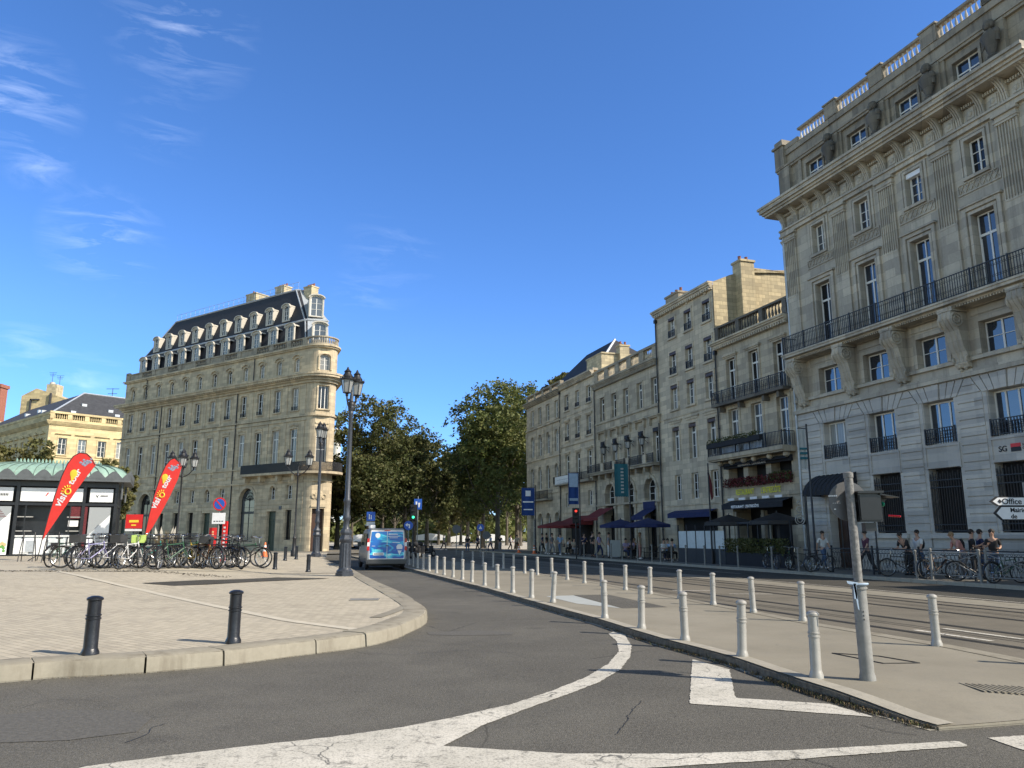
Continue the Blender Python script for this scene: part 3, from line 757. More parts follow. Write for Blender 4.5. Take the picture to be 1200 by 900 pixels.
class Bld:
    def __init__(s, name, label, cat, loc, rz, u0, group=None): s.root = thing(name, label, cat, loc, rz, group); s.u0 = u0
    def put(s, mb, name, m, parent=None, label=None):
        if not mb.v: return None
        mb.v = [(x - s.u0, y, z) for x, y, z in mb.v]
        o = mb.build(name, MT[m], parent or s.root)
        if label: o['label'] = label
        return o
    def win(s, u0, u1, z0, z1, **k):
        if 'gl' not in k: k['gl'] = ('glass_dark', 'glass_grey', 'glass_dark', 'glass_curtain', 'glass_dark', 'glass_dark', 'glass_grey')[int(u0*37 + z0*11) % 7]
        return window(s.root, u0-s.u0, u1-s.u0, z0, z1, **k)

# ------------------------------------------------------------------ the bank (grey stone, right edge of the picture)
BU0, BU1 = 27.0, 42.15
bank = Bld('bank_building', 'grand grey stone bank with scroll consoles, long iron balcony and busts under the balustrade', 'building', row_loc(BU0), RZ, BU0)
BC = [39.35, 36.3, 33.2, 30.1]           # bay centres
BP = [41.55, 37.82, 34.75, 31.65, 28.6]   # piers
w = MB(); ru = MB()
hw_m = .78
ops = []
for c in BC:
    if c > 39: ops.append((c-.8, c+.8, 0.0, 3.55, 0, .5))
    else: ops.append((c-.8, c+.8, 1.72, 4.33, 0, .45))
    ops.append((c-.76, c+.76, 5.32, 7.12, 0, .38))
wall(ru, BU0, BU1, 0, 8.05, ops, y=0)
# horizontal courses: slabs proud of the wall, leaving real grooves
edges = [BU0] + sorted([v for c in BC for v in (c-.98, c+.98)]) + [BU1]
piers = [(edges[i], edges[i+1]) for i in range(0, len(edges), 2)]
z = 1.12
while z < 7.0:
    for a, b in piers: ru.box(a, b, -.01, .055, z, z+.292)
    z += .335
zf = 7.16
for c in BC:      # splayed voussoirs over the mezzanine windows
    n = 7; b0, b1 = c-.98, c+.98
    for k in range(n):
        xa = b0 + (b1-b0)*k/n + .018; xb = b0 + (b1-b0)*(k+1)/n - .018
        sa = c + (xa-c)*1.42; sb = c + (xb-c)*1.42
        pr = .10 if k == n//2 else .055
        ru.prism([(xa, 7.13), (xb, 7.13), (sb, 7.78), (sa, 7.78)], 0, pr)
for a, b in piers:
    m0 = (a+b)/2
    for j, (zl, zh) in enumerate(((7.16, 7.45), (7.49, 7.76))):
        ia = .32*(zl-7.13)/.65*1.3 + .03; ib = .32*(zh-7.13)/.65*1.3 + .03
        l0, l1 = (a+ia if a > BU0 else a), (b-ia if b < BU1 else b); h0, h1 = (a+ib if a > BU0 else a), (b-ib if b < BU1 else b)
        if h1-h0 > .08: ru.prism([(l0, zl), (l1, zl), (h1, zh), (h0, zh)], 0, .055)
ru.box(BU0, BU1+.02, 0, .10, 0, 1.05) if False else None
for a, b in piers: ru.box(a-.1, b+.1 if b < BU1 else b, 0, .12, 0, 1.08)
for c in BC[1:]:
    ru.box(c-.88, c+.88, 0, .12, .55, 1.08); ru.box(c-1.0, c+1.0, 0, .20, 1.5, 1.70); ru.box(c-.88, c+.88, 0, .06, 1.1, 1.5)
for c in BC:
    ru.box(c-.98, c-.80, 0, .03, 1.8, 7.1); ru.box(c+.80, c+.98, 0, .03, 1.8, 7.1)
    ru.box(c-.8, c+.8, 0, .03, 4.36, 5.30); ru.box(c-.86, c-.80, .0, .07, 4.3, 5.3); ru.box(c+.80, c+.86, 0, .07, 4.3, 5.3); ru.box(c-.80, c+.80, .03, .07, 5.2, 5.3); ru.box(c-.80, c+.80, .03, .07, 4.34, 4.42)
bank.put(ru, 'rusticated_wall', 'bank_rustic')
# upper wall
ops = []
for c in BC: ops += [(c-.75, c+.75, 8.62, 9.90, 0, .34), (c-.52, c+.52, 10.9, 14.28, 0, .34), (c-.44, c+.44, 15.88, 17.44, 0, .30)]
wall(w, BU0, BU1, 8.05, 19.2, ops)
at_ = MB(); wall(at_, BU0, BU1, 19.2, 22.62, [(c-.62, c+.62, 19.9, 21.1, 0, .25) for c in BC], y=-.12)
box_shell(w, BU0, BU1, 0, 22.6, 14, y=-.0)
w.box(BU0, BU1+.03, 0, .16, 7.82, 8.02); w.box(BU0, BU1+.03, 0, .10, 8.02, 8.10); w.box(BU0, BU1, 0, .14, 8.42, 8.56)
for c in BC:
    surround(w, c-.75, c+.75, 8.62, 9.90, t=.2, y=.06, sill=0)
    w.box(c-1.05, c+1.05, 0, .05, 10.2, 10.45); w.box(c-1.0, c+1.0, .0, .12, 10.5, 10.56)
    surround(w, c-.52, c+.52, 11.0, 14.28, t=.12, y=.06, sill=0); 
    w.box(c-.86, c-.70, 0, .10, 11, 14.62); w.box(c+.70, c+.86, 0, .10, 11, 14.62); w.box(c-.70, c+.70, 0, .10, 14.46, 14.62); w.box(c-.95, c+.95, 0, .18, 14.63, 14.72)
    surround(w, c-.44, c+.44, 15.88, 17.44, t=.12, y=.07, sill=.1)
    w.box(c-.74, c-.62, 0, .05, 15.7, 17.68); w.box(c+.62, c+.74, 0, .05, 15.7, 17.68); w.box(c-.62, c+.62, 0, .05, 17.6, 17.68)
    # lattice relief panel
    w.box(c-.98, c+.98, 0, .05, 15.22, 15.28); w.box(c-.98, c+.98, 0, .05, 15.66, 15.72); w.box(c-.98, c-.93, 0, .05, 15.28, 15.66); w.box(c+.93, c+.98, 0, .05, 15.28, 15.66)
    n = 7
    for k in range(n):
        a = c-.93 + 1.86*k/n; b = c-.93 + 1.86*(k+1)/n; t = .035
        w.prism([(a, 15.28), (a+t, 15.28), (b, 15.66), (b-t, 15.66)], 0, .035); w.prism([(b-t, 15.28), (b, 15.28), (a+t, 15.66), (a, 15.66)], 0, .04)
    # attic window frame
    at_.box(c-.74, c-.62, -.12, -.05, 19.9, 21.22); at_.box(c+.62, c+.74, -.12, -.05, 19.9, 21.22); at_.box(c-.62, c+.62, -.12, -.05, 21.1, 21.22); at_.box(c-1.15, c-.95, -.12, -.02, 19.6, 21.5); at_.box(c+.95, c+1.15, -.12, -.02, 19.6, 21.5)
bank.put(w, 'wall', 'bank_stone')
for p in BP: at_.box(p-.42, p+.42, -.13, .10, 19.6, 21.55)
at_.box(BU0, BU1+.1, -.3, .02, 21.5, 21.62); at_.box(BU0, BU1+.15, -.3, .08, 21.62, 21.72)
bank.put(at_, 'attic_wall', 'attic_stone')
for p in BP:
    pl = MB(); a, b = p-.42, p+.42
    if p > 41: a, b = 41.1, 42.1
    pl.box(a, b, 0, .09, 10.9, 14.15)
    pl.box(a, b, 0, .05, 14.15, 17.3)
    n = 7; step = (b-a)/n
    for k in range(n+1): pl.box(a+step*k-.022, a+step*k+.022, .05, .10, 14.2, 17.28)
    pl.box(a, b, 0, .11, 14.12, 14.2)
    pl.box(a-.05, b+.05, 0, .14, 17.28, 17.38); pl.box(a-.09, b+.09, 0, .18, 17.38, 17.46); pl.box(a-.03, b+.03, 0, .12, 17.46, 17.62); pl.box(a-.12, b+.12, 0, .22, 17.62, 17.74)
    # attic pedestal behind the bust
    pl.box(p-.5, p+.5, .0, .5, 10.62, 10.75) if False else None
    pl.box(p-.38, p+.38, .1, .5, 10.86, 11.0)
    bank.put(pl, 'pilaster', 'bank_stone')
# entablature and crowning cornice
e = MB()
e.box(BU0, BU1+.02, 0, .16, 17.76, 17.96); e.box(BU0, BU1+.03, 0, .24, 17.96, 18.06)
k = BU0 + .5
while k < BU1 - .2:      # scrolled brackets
    arc_ = [(.06 + .62*(1-math.cos(math.pi/2*q/7)), 18.1 + .86*math.sin(math.pi/2*q/7)) for q in range(8)]; pr_ = [(0, 18.1)] + arc_ + [(0, 18.97)]; n_ = len(pr_)
    for (xa, xb, gr) in ((k-.15, k+.15, 0), (k-.13, k-.07, .035), (k-.03, k+.03, .035), (k+.07, k+.13, .035)):
        pq = [(a_+gr*(0 < i_ < n_-1), b_ - (gr if 0 < i_ < n_-1 else 0)*.4) for i_, (a_, b_) in enumerate(pr_)]
        e.add([(xa, a_, b_) for a_, b_ in pq] + [(xb, a_, b_) for a_, b_ in pq], [tuple(range(n_)), tuple(range(n_, 2*n_))[::-1]] + [(i_, n_+i_, n_+(i_+1)%n_, (i_+1)%n_) for i_ in range(n_)])
    if k + 1.03 < BU1: e.box(k+.26, k+.77, 0, .04, 18.15, 18.72); e.box(k+.33, k+.70, .04, .07, 18.22, 18.65); e.ball((k+.515, .08, 18.43), .11, .05, .13, 8, 5)
    k += 1.03
dentils(e, BU0, BU1, 18.74, 18.86, 0, .18, .06, .05)
for (yo, za, zb) in ((.70, 18.98, 19.10), (.80, 19.1, 19.22), (.92, 19.22, 19.42), (1.0, 19.42, 19.55)): e.box(BU0, BU1+yo*.8, -.3, yo, za, zb)
e.box(BU0, BU1+.02, -.3, .30, 19.551, 19.62)
bank.put(e, 'cornice', 'bank_stone')
bl = MB()
bl.box(BU0, BU1, -.35, -.02, 22.3, 22.62)
for p in BP[1:]+[28.6]:
    bl.box(p-.42, p+.42, -.42, .02, 22.62, 23.38); bl.box(p-.48, p+.48, -.46, .08, 23.38, 23.46)
bl.box(41.5, 42.25, -.5, .1, 21.7, 22.9); bl.box(41.4, 42.35, -.6, .2, 22.9, 23.02); bl.box(41.55, 42.2, -.5, .1, 23.02, 23.3)
bl.box(40.4, 41.5, -.36, 0, 22.62, 22.9)
sp = sorted(BP[1:]); seg = [(BU0, 28.18)] + [(sp[i]+.42, sp[i+1]-.42) for i in range(len(sp)-1)] + [(38.24, 40.4)]
for a, b in seg: bb_ = MB(); balusters(bb_, a, b, 22.62, 23.25, -.18, .235, .07, 8); bank.put(bb_, 'baluster_row', 'bank_rustic'); bl.box(a, b, -.34, -.02, 23.25, 23.37)
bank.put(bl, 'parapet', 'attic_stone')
for p in BP[1:]:
    b = MB()
    b.box(p-.2, p+.2, .12, .5, 19.62, 19.95)
    b.lathe([(.14, 0), (.20, .08), (.12, .16), (.26, .55), (.36, .85), (.33, 1.05), (.14, 1.15), (.11, 1.25)], (p, .33, 19.95), n=12, sy=.8)
    for sx in (-1, 1): b.ball((p+sx*.27, .33, 20.95), .14, .15, .18)
    b.ball((p, .36, 21.4), .16, .18, .22, 12, 9); b.ball((p, .50, 21.35), .04, .05, .07, 6, 5); b.ball((p, .28, 21.47), .18, .17, .19)
    for sx in (-1, 1):
        b.loft([[(p+sx*(.30+.07*math.cos(q*math.pi/4)), .33+.09*math.sin(q*math.pi/4), zz) for q in range(8)] for zz in (20.55, 20.8, 21.0)])
        b.ball((p+sx*.12, .44, 20.82), .11, .09, .12, 8, 6)
    for q in range(5): b.tube((p-.26+.05*q, .46+.03*(q % 2), 20.98-.06*q), (p+.2+.03*q, .47, 20.62-.07*q), .032, n=5)
    b.ball((p, .47, 21.27), .09, .09, .10, 8, 6); b.ball((p-.14, .38, 21.38), .07, .1, .15, 7, 5); b.ball((p+.14, .38, 21.38), .07, .1, .15, 7, 5); b.box(p-.26, p+.26, .1, .56, 19.62, 19.8)
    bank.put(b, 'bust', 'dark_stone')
# consoles and the long balcony
for p in BP:
    c = MB(); cx = p if p < 41 else 41.3; hw_ = .30
    prof = [(.0, 8.15), (.16, 8.2), (.26, 8.35), (.24, 8.55), (.30, 8.75), (.42, 9.0), (.50, 9.35), (.60, 9.7), (.78, 9.92), (.90, 10.15), (.86, 10.4), (.0, 10.4)]
    n = len(prof)
    vs = [(cx-hw_, a, b) for a, b in prof] + [(cx+hw_, a, b) for a, b in prof]
    c.add(vs, [tuple(range(n)), tuple(range(n, 2*n))[::-1]] + [(i, n+i, n+(i+1)%n, (i+1)%n) for i in range(n)])
    for sx in (-1, 1):
        for rr, t in ((.27, .055), (.14, .05)): c.torus((cx+sx*(hw_+.01), .60, 10.08), rr, t, n=16, m=5, axis='x')
        c.torus((cx+sx*(hw_+.01), .2, 8.52), .13, .045, n=12, m=5, axis='x')
        for a, b in zip(prof[3:9], prof[4:10]): c.tube((cx+sx*hw_, a[0]-.03, a[1]), (cx+sx*hw_, b[0]-.03, b[1]), .045, n=5)
    for q in (-.1, .1): 
        for a, b in zip(prof[2:10], prof[3:11]): c.tube((cx+q, a[0], a[1]), (cx+q, b[0], b[1]), .035, n=5)
    for q in range(5): c.ball((cx+(-.12 if q % 2 else .12), .2-.015*q, 8.45-.09*q), .1-.012*q, .1, .09, 7, 5)
    c.box(cx-.36, cx+.36, 0, .84, 10.42, 10.60); c.box(cx-.2, cx+.2, .84, .87, 10.44, 10.58)
    bank.put(c, 'console', 'bank_stone')
b = MB()
b.box(BU0, 41.62, 0, .72, 10.60, 10.68); dentils(b, BU0, 41.6, 10.53, 10.60, .0, .70, .07, .055)
b.box(BU0, 41.70, 0, .95, 10.68, 10.80); b.box(BU0, 41.74, 0, 1.0, 10.80, 10.88)
bs = bank.put(b, 'balcony_slab', 'bank_stone')
b = MB(); railing(b, BU0, 41.6, 10.88, 11.80, .92, pitch=.115, orn=False, post=1.55); side_rail(b, .05, .92, 10.88, 11.8, 41.6)
k = BU0+.06
while k < 41.5:
    b.torus((k, .92, 11.18), .042, .009, n=8, m=4); b.torus((k, .92, 11.6), .042, .009, n=8, m=4); k += .115
bank.put(b, 'balcony_railing', 'iron')
for i, c in enumerate(BC):
    b = MB(); railing(b, c-.74, c+.74, 5.34, 5.98, .06, pitch=.12, r=.016, orn=True, post=2); bank.put(b, 'window_guard', 'iron')
    bank.win(c-.76, c+.76, 5.34, 7.1, y=-.33, style='triple', gl='glass_blue' if i else 'glass_curtain')
    bank.win(c-.73, c+.73, 8.62, 9.88, y=-.28, style='mezz', gl='glass_blue')
    bank.win(c-.50, c+.50, 10.9, 14.26, y=-.28, style='french', gl='glass_blue' if i else 'glass_dark')
    bank.win(c-.42, c+.42, 15.88, 17.42, y=-.24, style='casement', gl=('glass_grey', 'glass_blue', 'glass_blue', 'glass_dark')[i])
    bank.win(c-.62, c+.62, 19.9, 21.1, y=-.3, style='cross', gl='glass_blue')
    if i:
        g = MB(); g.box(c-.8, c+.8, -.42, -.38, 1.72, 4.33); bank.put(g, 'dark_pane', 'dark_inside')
        g = MB()
        n = 13
        for k in range(n):
            x = c-.74 + 1.48*k/(n-1); h = 4.12 + .08*(k % 2)
            g.tube((x, .02, 1.78), (x, .02, h), .021, n=5)
            g.torus((x, .02, 4.0), .03, .012, n=6, m=4) if k % 2 == 0 else None
            g.ball((x, .02, 1.86), .03, .03, .03, 6, 4)
        for zz in (1.8, 2.05, 3.55, 3.85): g.box(c-.78, c+.78, -.01, .05, zz-.018, zz+.018)
        bank.put(g, 'window_grille', 'iron')
    else:
        g = MB(); g.box(c-.8, c-.02, -.5, -.44, 0, 2.9); g.box(c+.02, c+.8, -.5, -.44, 0, 2.9); g.box(c-.8, c+.8, -.5, -.42, 2.92, 3.55)
        for s in (-.41, .41):
            for za, zb in ((.25, 1.1), (1.25, 2.7)): g.box(c+s-.27, c+s+.27, -.44, -.41, za, zb)
        d = bank.put(g, 'door', 'brown_wood')
        g = MB(); g.ball((c-BU0-.1, -.38, 1.1), .05, .05, .05); g.build('handle', MT['chrome'], d)
g = MB(); g.box(33.2-.5, 33.2+.5, -.42, -.41, 0, .1)
# roller blind boxes on two upper windows
g = MB(); g.box(32.78, 33.62, -.26, -.02, 17.2, 17.42); bank.put(g, 'blind_box', 'sign_white')
# bicycle-shaped clutter left out; a rolled awning over the door, curved black canopy on iron poles
cn = MB(); a, b_ = 38.1, 40.6
pr = [(0.02, 4.55), (.35, 4.46), (.7, 4.26), (1.0, 3.98), (1.15, 3.7), (1.15, 3.5)]
vs = []; n = len(pr)
for k in range(9):
    x = a + (b_-a)*k/8; f = 1 - .10*abs(k-4)/4 if k in (0, 8) else 1
    vs.append([(x, y, zz) for y, zz in pr])
for r1, r2 in zip(vs, vs[1:]): cn.add(r1+r2, [(i, i+1, n+i+1, n+i) for i in range(n-1)])
for x, ring in ((a, vs[0]), (b_, vs[-1])): cn.add(ring+[(x, .02, 3.5)], [tuple(range(n+1))])
can = Bld('door_canopy', 'curved black fabric canopy over the bank door', 'canopy', row_loc(38.3), RZ, 38.3)
can.put(cn, 'cover', 'dark_cloth')
cn = MB()
for x in (a+.05, b_-.05): cn.tube((x, 1.1, .12), (x, 1.1, 3.6), .03, n=8)
for k in range(9):
    x = a + (b_-a)*k/8
    for p, q in zip(pr, pr[1:]): cn.tube((x, p[0]+.01, p[1]+.01), (x, q[0]+.01, q[1]+.01), .012, n=4)
can.put(cn, 'frame', 'iron')
# bank lettering on the panel under the right-hand window
c = 30.1
text('SG', .30, MT['letter_black'], 'lettering', bank.root, (c+.55-BU0, .045, 4.72), (R(90), 0, R(180)), bold=.006)
mb = MB(); mb.box(c-.0, c-.0+.001, .03, .05, 4.7, 4.71)
mb = MB(); mb.box(c-.36, c+.04, .03, .05, 4.84, 4.98); mb.v = mb.v; bank.put(mb, 'logo', 'sign_red')
mb = MB(); mb.box(c-.36, c+.04, .03, .05, 4.68, 4.82); mb.box(c-.34, c+.02, .05, .056, 4.815, 4.845); bank.put(mb, 'logo', 'letter_black')
text('SUD\nOUEST', .12, MT['letter_black'], 'lettering', bank.root, (c-.42-BU0, .045, 4.86), (R(90), 0, R(180)))
# downpipe at the joint
def pipe(u, z0, z1, y=.1, r=.05): 
    mb = MB(); mb.tube((u, y, z0), (u, y, z1), r, n=8)
    for zz in range(int(z0)+2, int(z1), 3): mb.tube((u, y, zz), (u, y, zz+.08), r*1.4, n=8)
    mb.box(u-.1, u+.1, y-.1, y+.1, z1-.02, z1+.22)
    return mb
bank.put(pipe(42.0, .2, 18.6), 'downpipe', 'zinc')

# ------------------------------------------------------------------ low wing beyond the side street (shades the pavement)
lw = Bld('low_annex', 'low stone annex past the bank, out of the picture on the right', 'building', row_loc(3), RZ, 3)
w = MB(); ops = [(x, x+1.2, 1.2, 4.4) for x in (5, 8, 11, 14, 17, 20)]
wall(w, 3, 22.8, 0, 7.1, ops); box_shell(w, 3, 22.8, 0, 7.1, 12); cornice(w, 3, 22.8, 6.6, 7.2, .4); lw.put(w, 'wall', 'bank_rustic')
for o in ops: lw.win(o[0], o[1], o[2], o[3], style='french')

# ------------------------------------------------------------------ unseen stone building behind the camera, added to bounce warm light onto shaded facades
th_ = Bld('unseen_bounce_building', 'unseen long sunlit stone building with a colonnade, added behind the photographer on the left for warm bounce light', 'building', (-36, 4, 0), R(-90), 0)
w = MB(); ops = []
for k in range(18): ops += [(1.6+3.9*k, 3.2+3.9*k, 1.5, 5.2, 0, .3), (1.6+3.9*k, 3.2+3.9*k, 8.2, 11.6, 0, .3), (1.7+3.9*k, 3.1+3.9*k, 14.0, 15.8, 0, .3)]
wall(w, 0, 72, 0, 19.5, ops); box_shell(w, 0, 72, 0, 19.5, 30); th_.put(w, 'wall', 'yellow_stone')
w = MB(); cornice(w, 0, 72, 18.6, 19.5, .9); w.box(0, 72, 0, .3, 6.6, 7.0); w.box(0, 72, 0, .3, 12.8, 13.2)
for k in range(19): w.lathe([(.55, 0), (.5, .4), (.42, .6), (.36, 12.0), (.5, 12.4), (.55, 12.8)], (.6+3.9*k if k else .8, 1.1, 0), n=14)
w.box(0, 72, .3, 1.8, 12.8, 13.9); th_.put(w, 'colonnade', 'yellow_stone')
for o in ops: th_.win(o[0], o[1], o[2], o[3])

# ------------------------------------------------------------------ generic pieces for the row
def side_party(mb, u, z0, z1, y0, y1): mb.quad((u, y0, z0), (u, y1, z0), (u, y1, z1), (u, y0, z1))
def slate_roof(mb, u0, u1, z0, z1, y0, y1, hip=0):
    mb.add([(u0,y0,z0),(u1,y0,z0),(u1-hip,y1,z1),(u0+hip,y1,z1),(u0,2*y1-y0,z0),(u1,2*y1-y0,z0)], [(0,1,2,3),(3,2,5,4),(0,3,4),(1,5,2)])
def chimney(bld, u0, u1, y0, y1, z0, z1, m='party_wall', pots=3):
    c = MB(); c.box(u0, u1, y0, y1, z0, z1); c.box(u0-.07, u1+.07, y0-.07, y1+.07, z1, z1+.14)
    o = bld.put(c, 'chimney', m)
    p = MB()
    for k in range(pots):
        if abs(u1-u0) > abs(y1-y0): x = u0 + (u1-u0)*(k+.5)/pots; y = (y0+y1)/2
        else: x = (u0+u1)/2; y = y0 + (y1-y0)*(k+.5)/pots
        p.lathe([(.11, 0), (.10, .3), (.12, .34)], (x, y, z1+.14), n=8)
    bld.put(p, 'chimney_pots', 'brick_red')
def lantern(parent, x, y, z, s=1.0, m='iron'):
    """street lantern head, hexagonal; x,y,z is the bottom centre"""
    f = MB(); rt = .24*s; rb = .15*s; h = .5*s
    f.lathe([(.03*s, -.12*s), (.06*s, -.08*s), (.04*s, -.04*s), (rb+.01, 0), (rb+.01, .025*s)], (x,y,z), n=6, smooth=False)
    for k in range(6):
        t = math.pi*k/3; f.tube((x+rb*math.cos(t), y+rb*math.sin(t), z+.02*s), (x+rt*math.cos(t), y+rt*math.sin(t), z+h), .014*s, n=4)
    f.lathe([(rt+.05*s, h), (rt+.06*s, h+.05*s), (rt*.86, h+.10*s), (rt*.9, h+.13*s), (rt*.55, h+.26*s), (rt*.5, h+.30*s), (rt*.62, h+.33*s), (rt*.25, h+.42*s), (.02*s, h+.52*s)], (x,y,z), n=12)
    for k in range(6):
        t = math.pi*k/3; f.lathe([(.03*s, 0), (.012*s, .07*s), (.004*s, .12*s)], (x+(rt+.03*s)*math.cos(t), y+(rt+.03*s)*math.sin(t), z+h+.04*s), n=5)
    o = f.build('lantern', MT[m], parent)
    g = MB(); g.lathe([(rb-.005, .025*s), (rt-.008, h-.005)], (x,y,z), n=6, smooth=False); g.build('lantern_glass', MT['lamp_glass'], o)
    return o

# ------------------------------------------------------------------ restaurant house (next to the bank)
D0, D1 = 42.2, 49.3
rest = Bld('restaurant_house', 'soot-stained stone house with dark restaurant front, flower boxes and two iron balconies', 'building', row_loc(D0), RZ, D0)
DC = [47.72, 45.45, 43.15]
w = MB(); ops = []
for c in DC: ops += [(c-.46, c+.46, 9.5, 12.12, 0, .28), (c-.48, c+.48, 6.3, 9.05, 0, .28)]
ops += [(42.75, 44.5, 4.5, 5.75, 0, .6), (44.95, 46.6, 4.5, 5.75, 0, .6), (47.05, 48.55, 4.5, 5.75, 0, .6), (42.9, 48.3, 0, 3.6, 0, 1.2)]
wall(w, D0, D1, 0, 13.4, ops); box_shell(w, D0, D1, 0, 13.4, 11)
for c in DC:
    surround(w, c-.46, c+.46, 9.5, 12.12, t=.16, y=.05, sill=0, cap=.12 if c > 45.4 else .12); surround(w, c-.48, c+.48, 6.3, 9.05, t=.14, y=.04, sill=0)
    w.box(c-.7, c-.62, 0, .03, 5.9, 9.2); w.box(c+.62, c+.7, 0, .03, 5.9, 9.2)
w.box(D0, D1, 0, .08, 9.18, 9.30); w.box(D0, D1, 0, .06, 3.75, 3.85)
rest.put(w, 'wall', 'old_stone')
w = MB(); cornice(w, D0, D1, 12.98, 13.4, .42, ret=(0, .2)); dentils(w, D0, D1, 12.92, 13.06, 0, .28, .12, .1); rest.put(w, 'cornice', 'old_stone_b')
w = MB(); w.box(D0, D1, -.3, 0, 13.4, 13.55); w.box(D0, D1, -.32, .03, 14.3, 14.42)
for a in (42.3, 44.4, 46.7, 48.9): w.box(a, a+.35, -.3, .01, 13.55, 14.3)
for a, b in ((42.65, 44.4), (44.75, 46.7), (47.05, 48.9)): balusters(w, a, b, 13.55, 14.3, -.15, .26, .08, 6)
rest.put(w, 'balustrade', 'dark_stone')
w = MB(); w.add([(D0,-.5,13.45),(D1,-.5,13.45),(D1,-6,15.6),(D0,-6,15.6),(D1,-11,13.4),(D0,-11,13.4)], [(0,1,2,3),(3,2,4,5),(0,3,5),(1,4,2)]); rest.put(w, 'roof', 'slate')
w = MB(); w.box(D0+.15, D1-.1, 0, .55, 9.28, 9.45); 
for c in (43, 44.3, 46.6, 48.6): w.prism([(c-.1, 8.95), (c+.1, 8.95), (c+.1, 9.28), (c-.1, 9.28)], 0, .4)
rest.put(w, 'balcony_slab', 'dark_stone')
w = MB(); railing(w, D0+.2, D1-.1, 9.45, 10.2, .5, pitch=.16, orn=True, post=1.1); side_rail(w, 0.02, .5, 9.45, 10.2, D0+.2); side_rail(w, 0.02, .5, 9.45, 10.2, D1-.1); rest.put(w, 'balcony_railing', 'iron')
w = MB(); w.box(D0+.1, D1+.2, 0, .85, 6.05, 6.28); w.box(D0+.1, D1+.2, 0, .75, 5.96, 6.05)
for c in (42.6, 44.0, 45.4, 46.4, 47.6, 48.8): w.lathe([(.05, 0), (.16, .08), (.18, .22), (.12, .3)], (c, .4, 5.68), n=8)
rest.put(w, 'balcony_slab', 'old_stone')
w = MB(); railing(w, D0+.15, D1+.1, 6.28, 7.05, .8, pitch=.12, post=1.4); side_rail(w, 0.02, .8, 6.28, 7.05, D0+.15); side_rail(w, 0.02, .8, 6.28, 7.05, D1+.1)
rest.put(w, 'balcony_railing', 'iron')
w = MB(); w.box(44.1, D1+.05, .70, .95, 6.75, 7.05); rest.put(w, 'planter', 'dark_cloth')
w = MB(); w.box(44.3, 46.0, .62, .66, 6.35, 6.72); w.box(46.4, 48.3, .62, .66, 6.35, 6.72); rest.put(w, 'balcony_screen', 'zinc')
def leaves(mb, x0, x1, y0, y1, z0, z1, n, s, r=rng):
    for _ in range(n):
        c = Vector((r.uniform(x0,x1), r.uniform(y0,y1), r.uniform(z0,z1)))
        a = Vector((r.gauss(0,1), r.gauss(0,1), r.gauss(0,1))).normalized()*s*r.uniform(.6,1.3); b = a.cross(Vector((r.gauss(0,1), r.gauss(0,1), r.gauss(0,1)))).normalized()*a.length*.7
        mb.add([c-a, c+b, c+a, c-b], [(0,1,2,3)])
w = MB(); leaves(w, 44.2, D1, .66, 1.0, 7.0, 7.28, 500, .06); rest.put(w, 'planter_leaves', 'leaf_dark')
for c in DC: rest.win(c-.45, c+.45, 9.5, 12.1, style='french', gl='glass_dark'); rest.win(c-.47, c+.47, 6.3, 9.03, style='french', gl='glass_grey')
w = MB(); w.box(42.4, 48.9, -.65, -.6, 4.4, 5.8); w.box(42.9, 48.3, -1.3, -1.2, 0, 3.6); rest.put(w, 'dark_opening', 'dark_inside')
w = MB(); w.box(42.6, 48.7, .02, .25, 5.5, 5.82); w.add([(42.6,.02,5.85),(48.7,.02,5.85),(48.7,.5,5.62),(42.6,.5,5.62)], [(0,1,2,3)]); rest.put(w, 'upper_awning', 'dark_cloth')
w = MB(); leaves(w, 42.6, 48.7, .05, .42, 4.38, 4.9, 1300, .06); rest.put(w, 'flower_box', 'flower_red')
w = MB(); leaves(w, 42.6, 44.2, .05, .45, 4.5, 5.0, 350, .06); leaves(w, 44.2, 48.7, .05, .4, 4.4, 4.8, 200, .05); rest.put(w, 'flower_box_leaves', 'leaf_dark')
text("RESTAURANT", .46, MT['letter_yellow'], 'sign_lettering', rest.root, (47.85-D0, .07, 3.93), (R(90), 0, R(180)), bold=.004, shear=.1).scale = (.62, 1, 1)
text("L'ENTRECÔTE", .46, MT['letter_yellow'], 'sign_lettering', rest.root, (45.45-D0, .07, 3.93), (R(90), 0, R(180)), bold=.004, shear=.1).scale = (.60, 1, 1)
text("RESTAURANT  L'ENTRECÔTE", .20, MT['sign_white'], 'awning_lettering', rest.root, (47.2-D0, .27, 5.56), (R(90), 0, R(180)), bold=.006)
w = MB(); w.add([(42.8,.02,3.62),(48.4,.02,3.62),(48.4,.7,3.4),(42.8,.7,3.4)], [(0,1,2,3)]); w.box(42.8, 48.4, .68, .72, 3.1, 3.4); rest.put(w, 'lower_awning', 'dark_cloth')
text("RESTAURANT  L'ENTRECÔTE", .20, MT['sign_white'], 'awning_lettering', rest.root, (47.4-D0, .74, 3.16), (R(90), 0, R(180)), bold=.006)
w = MB()
for k in range(5): w.box(43.3+k*1.1, 43.9+k*1.1, .30, .34, 3.62, 3.75)
rest.put(w, 'spotlight_row', 'sign_white')
w = MB(); 
for x in (43.0, 45.6, 48.2): w.box(x-.12, x+.12, -.3, -.05, 0, 3.0)
w.box(46.2, 47.1, -1.1, -1.0, 1.4, 2.8); rest.put(w, 'shop_front', 'old_stone_c')
rest.put(pipe(49.2, .2, 12.7), 'downpipe', 'iron')

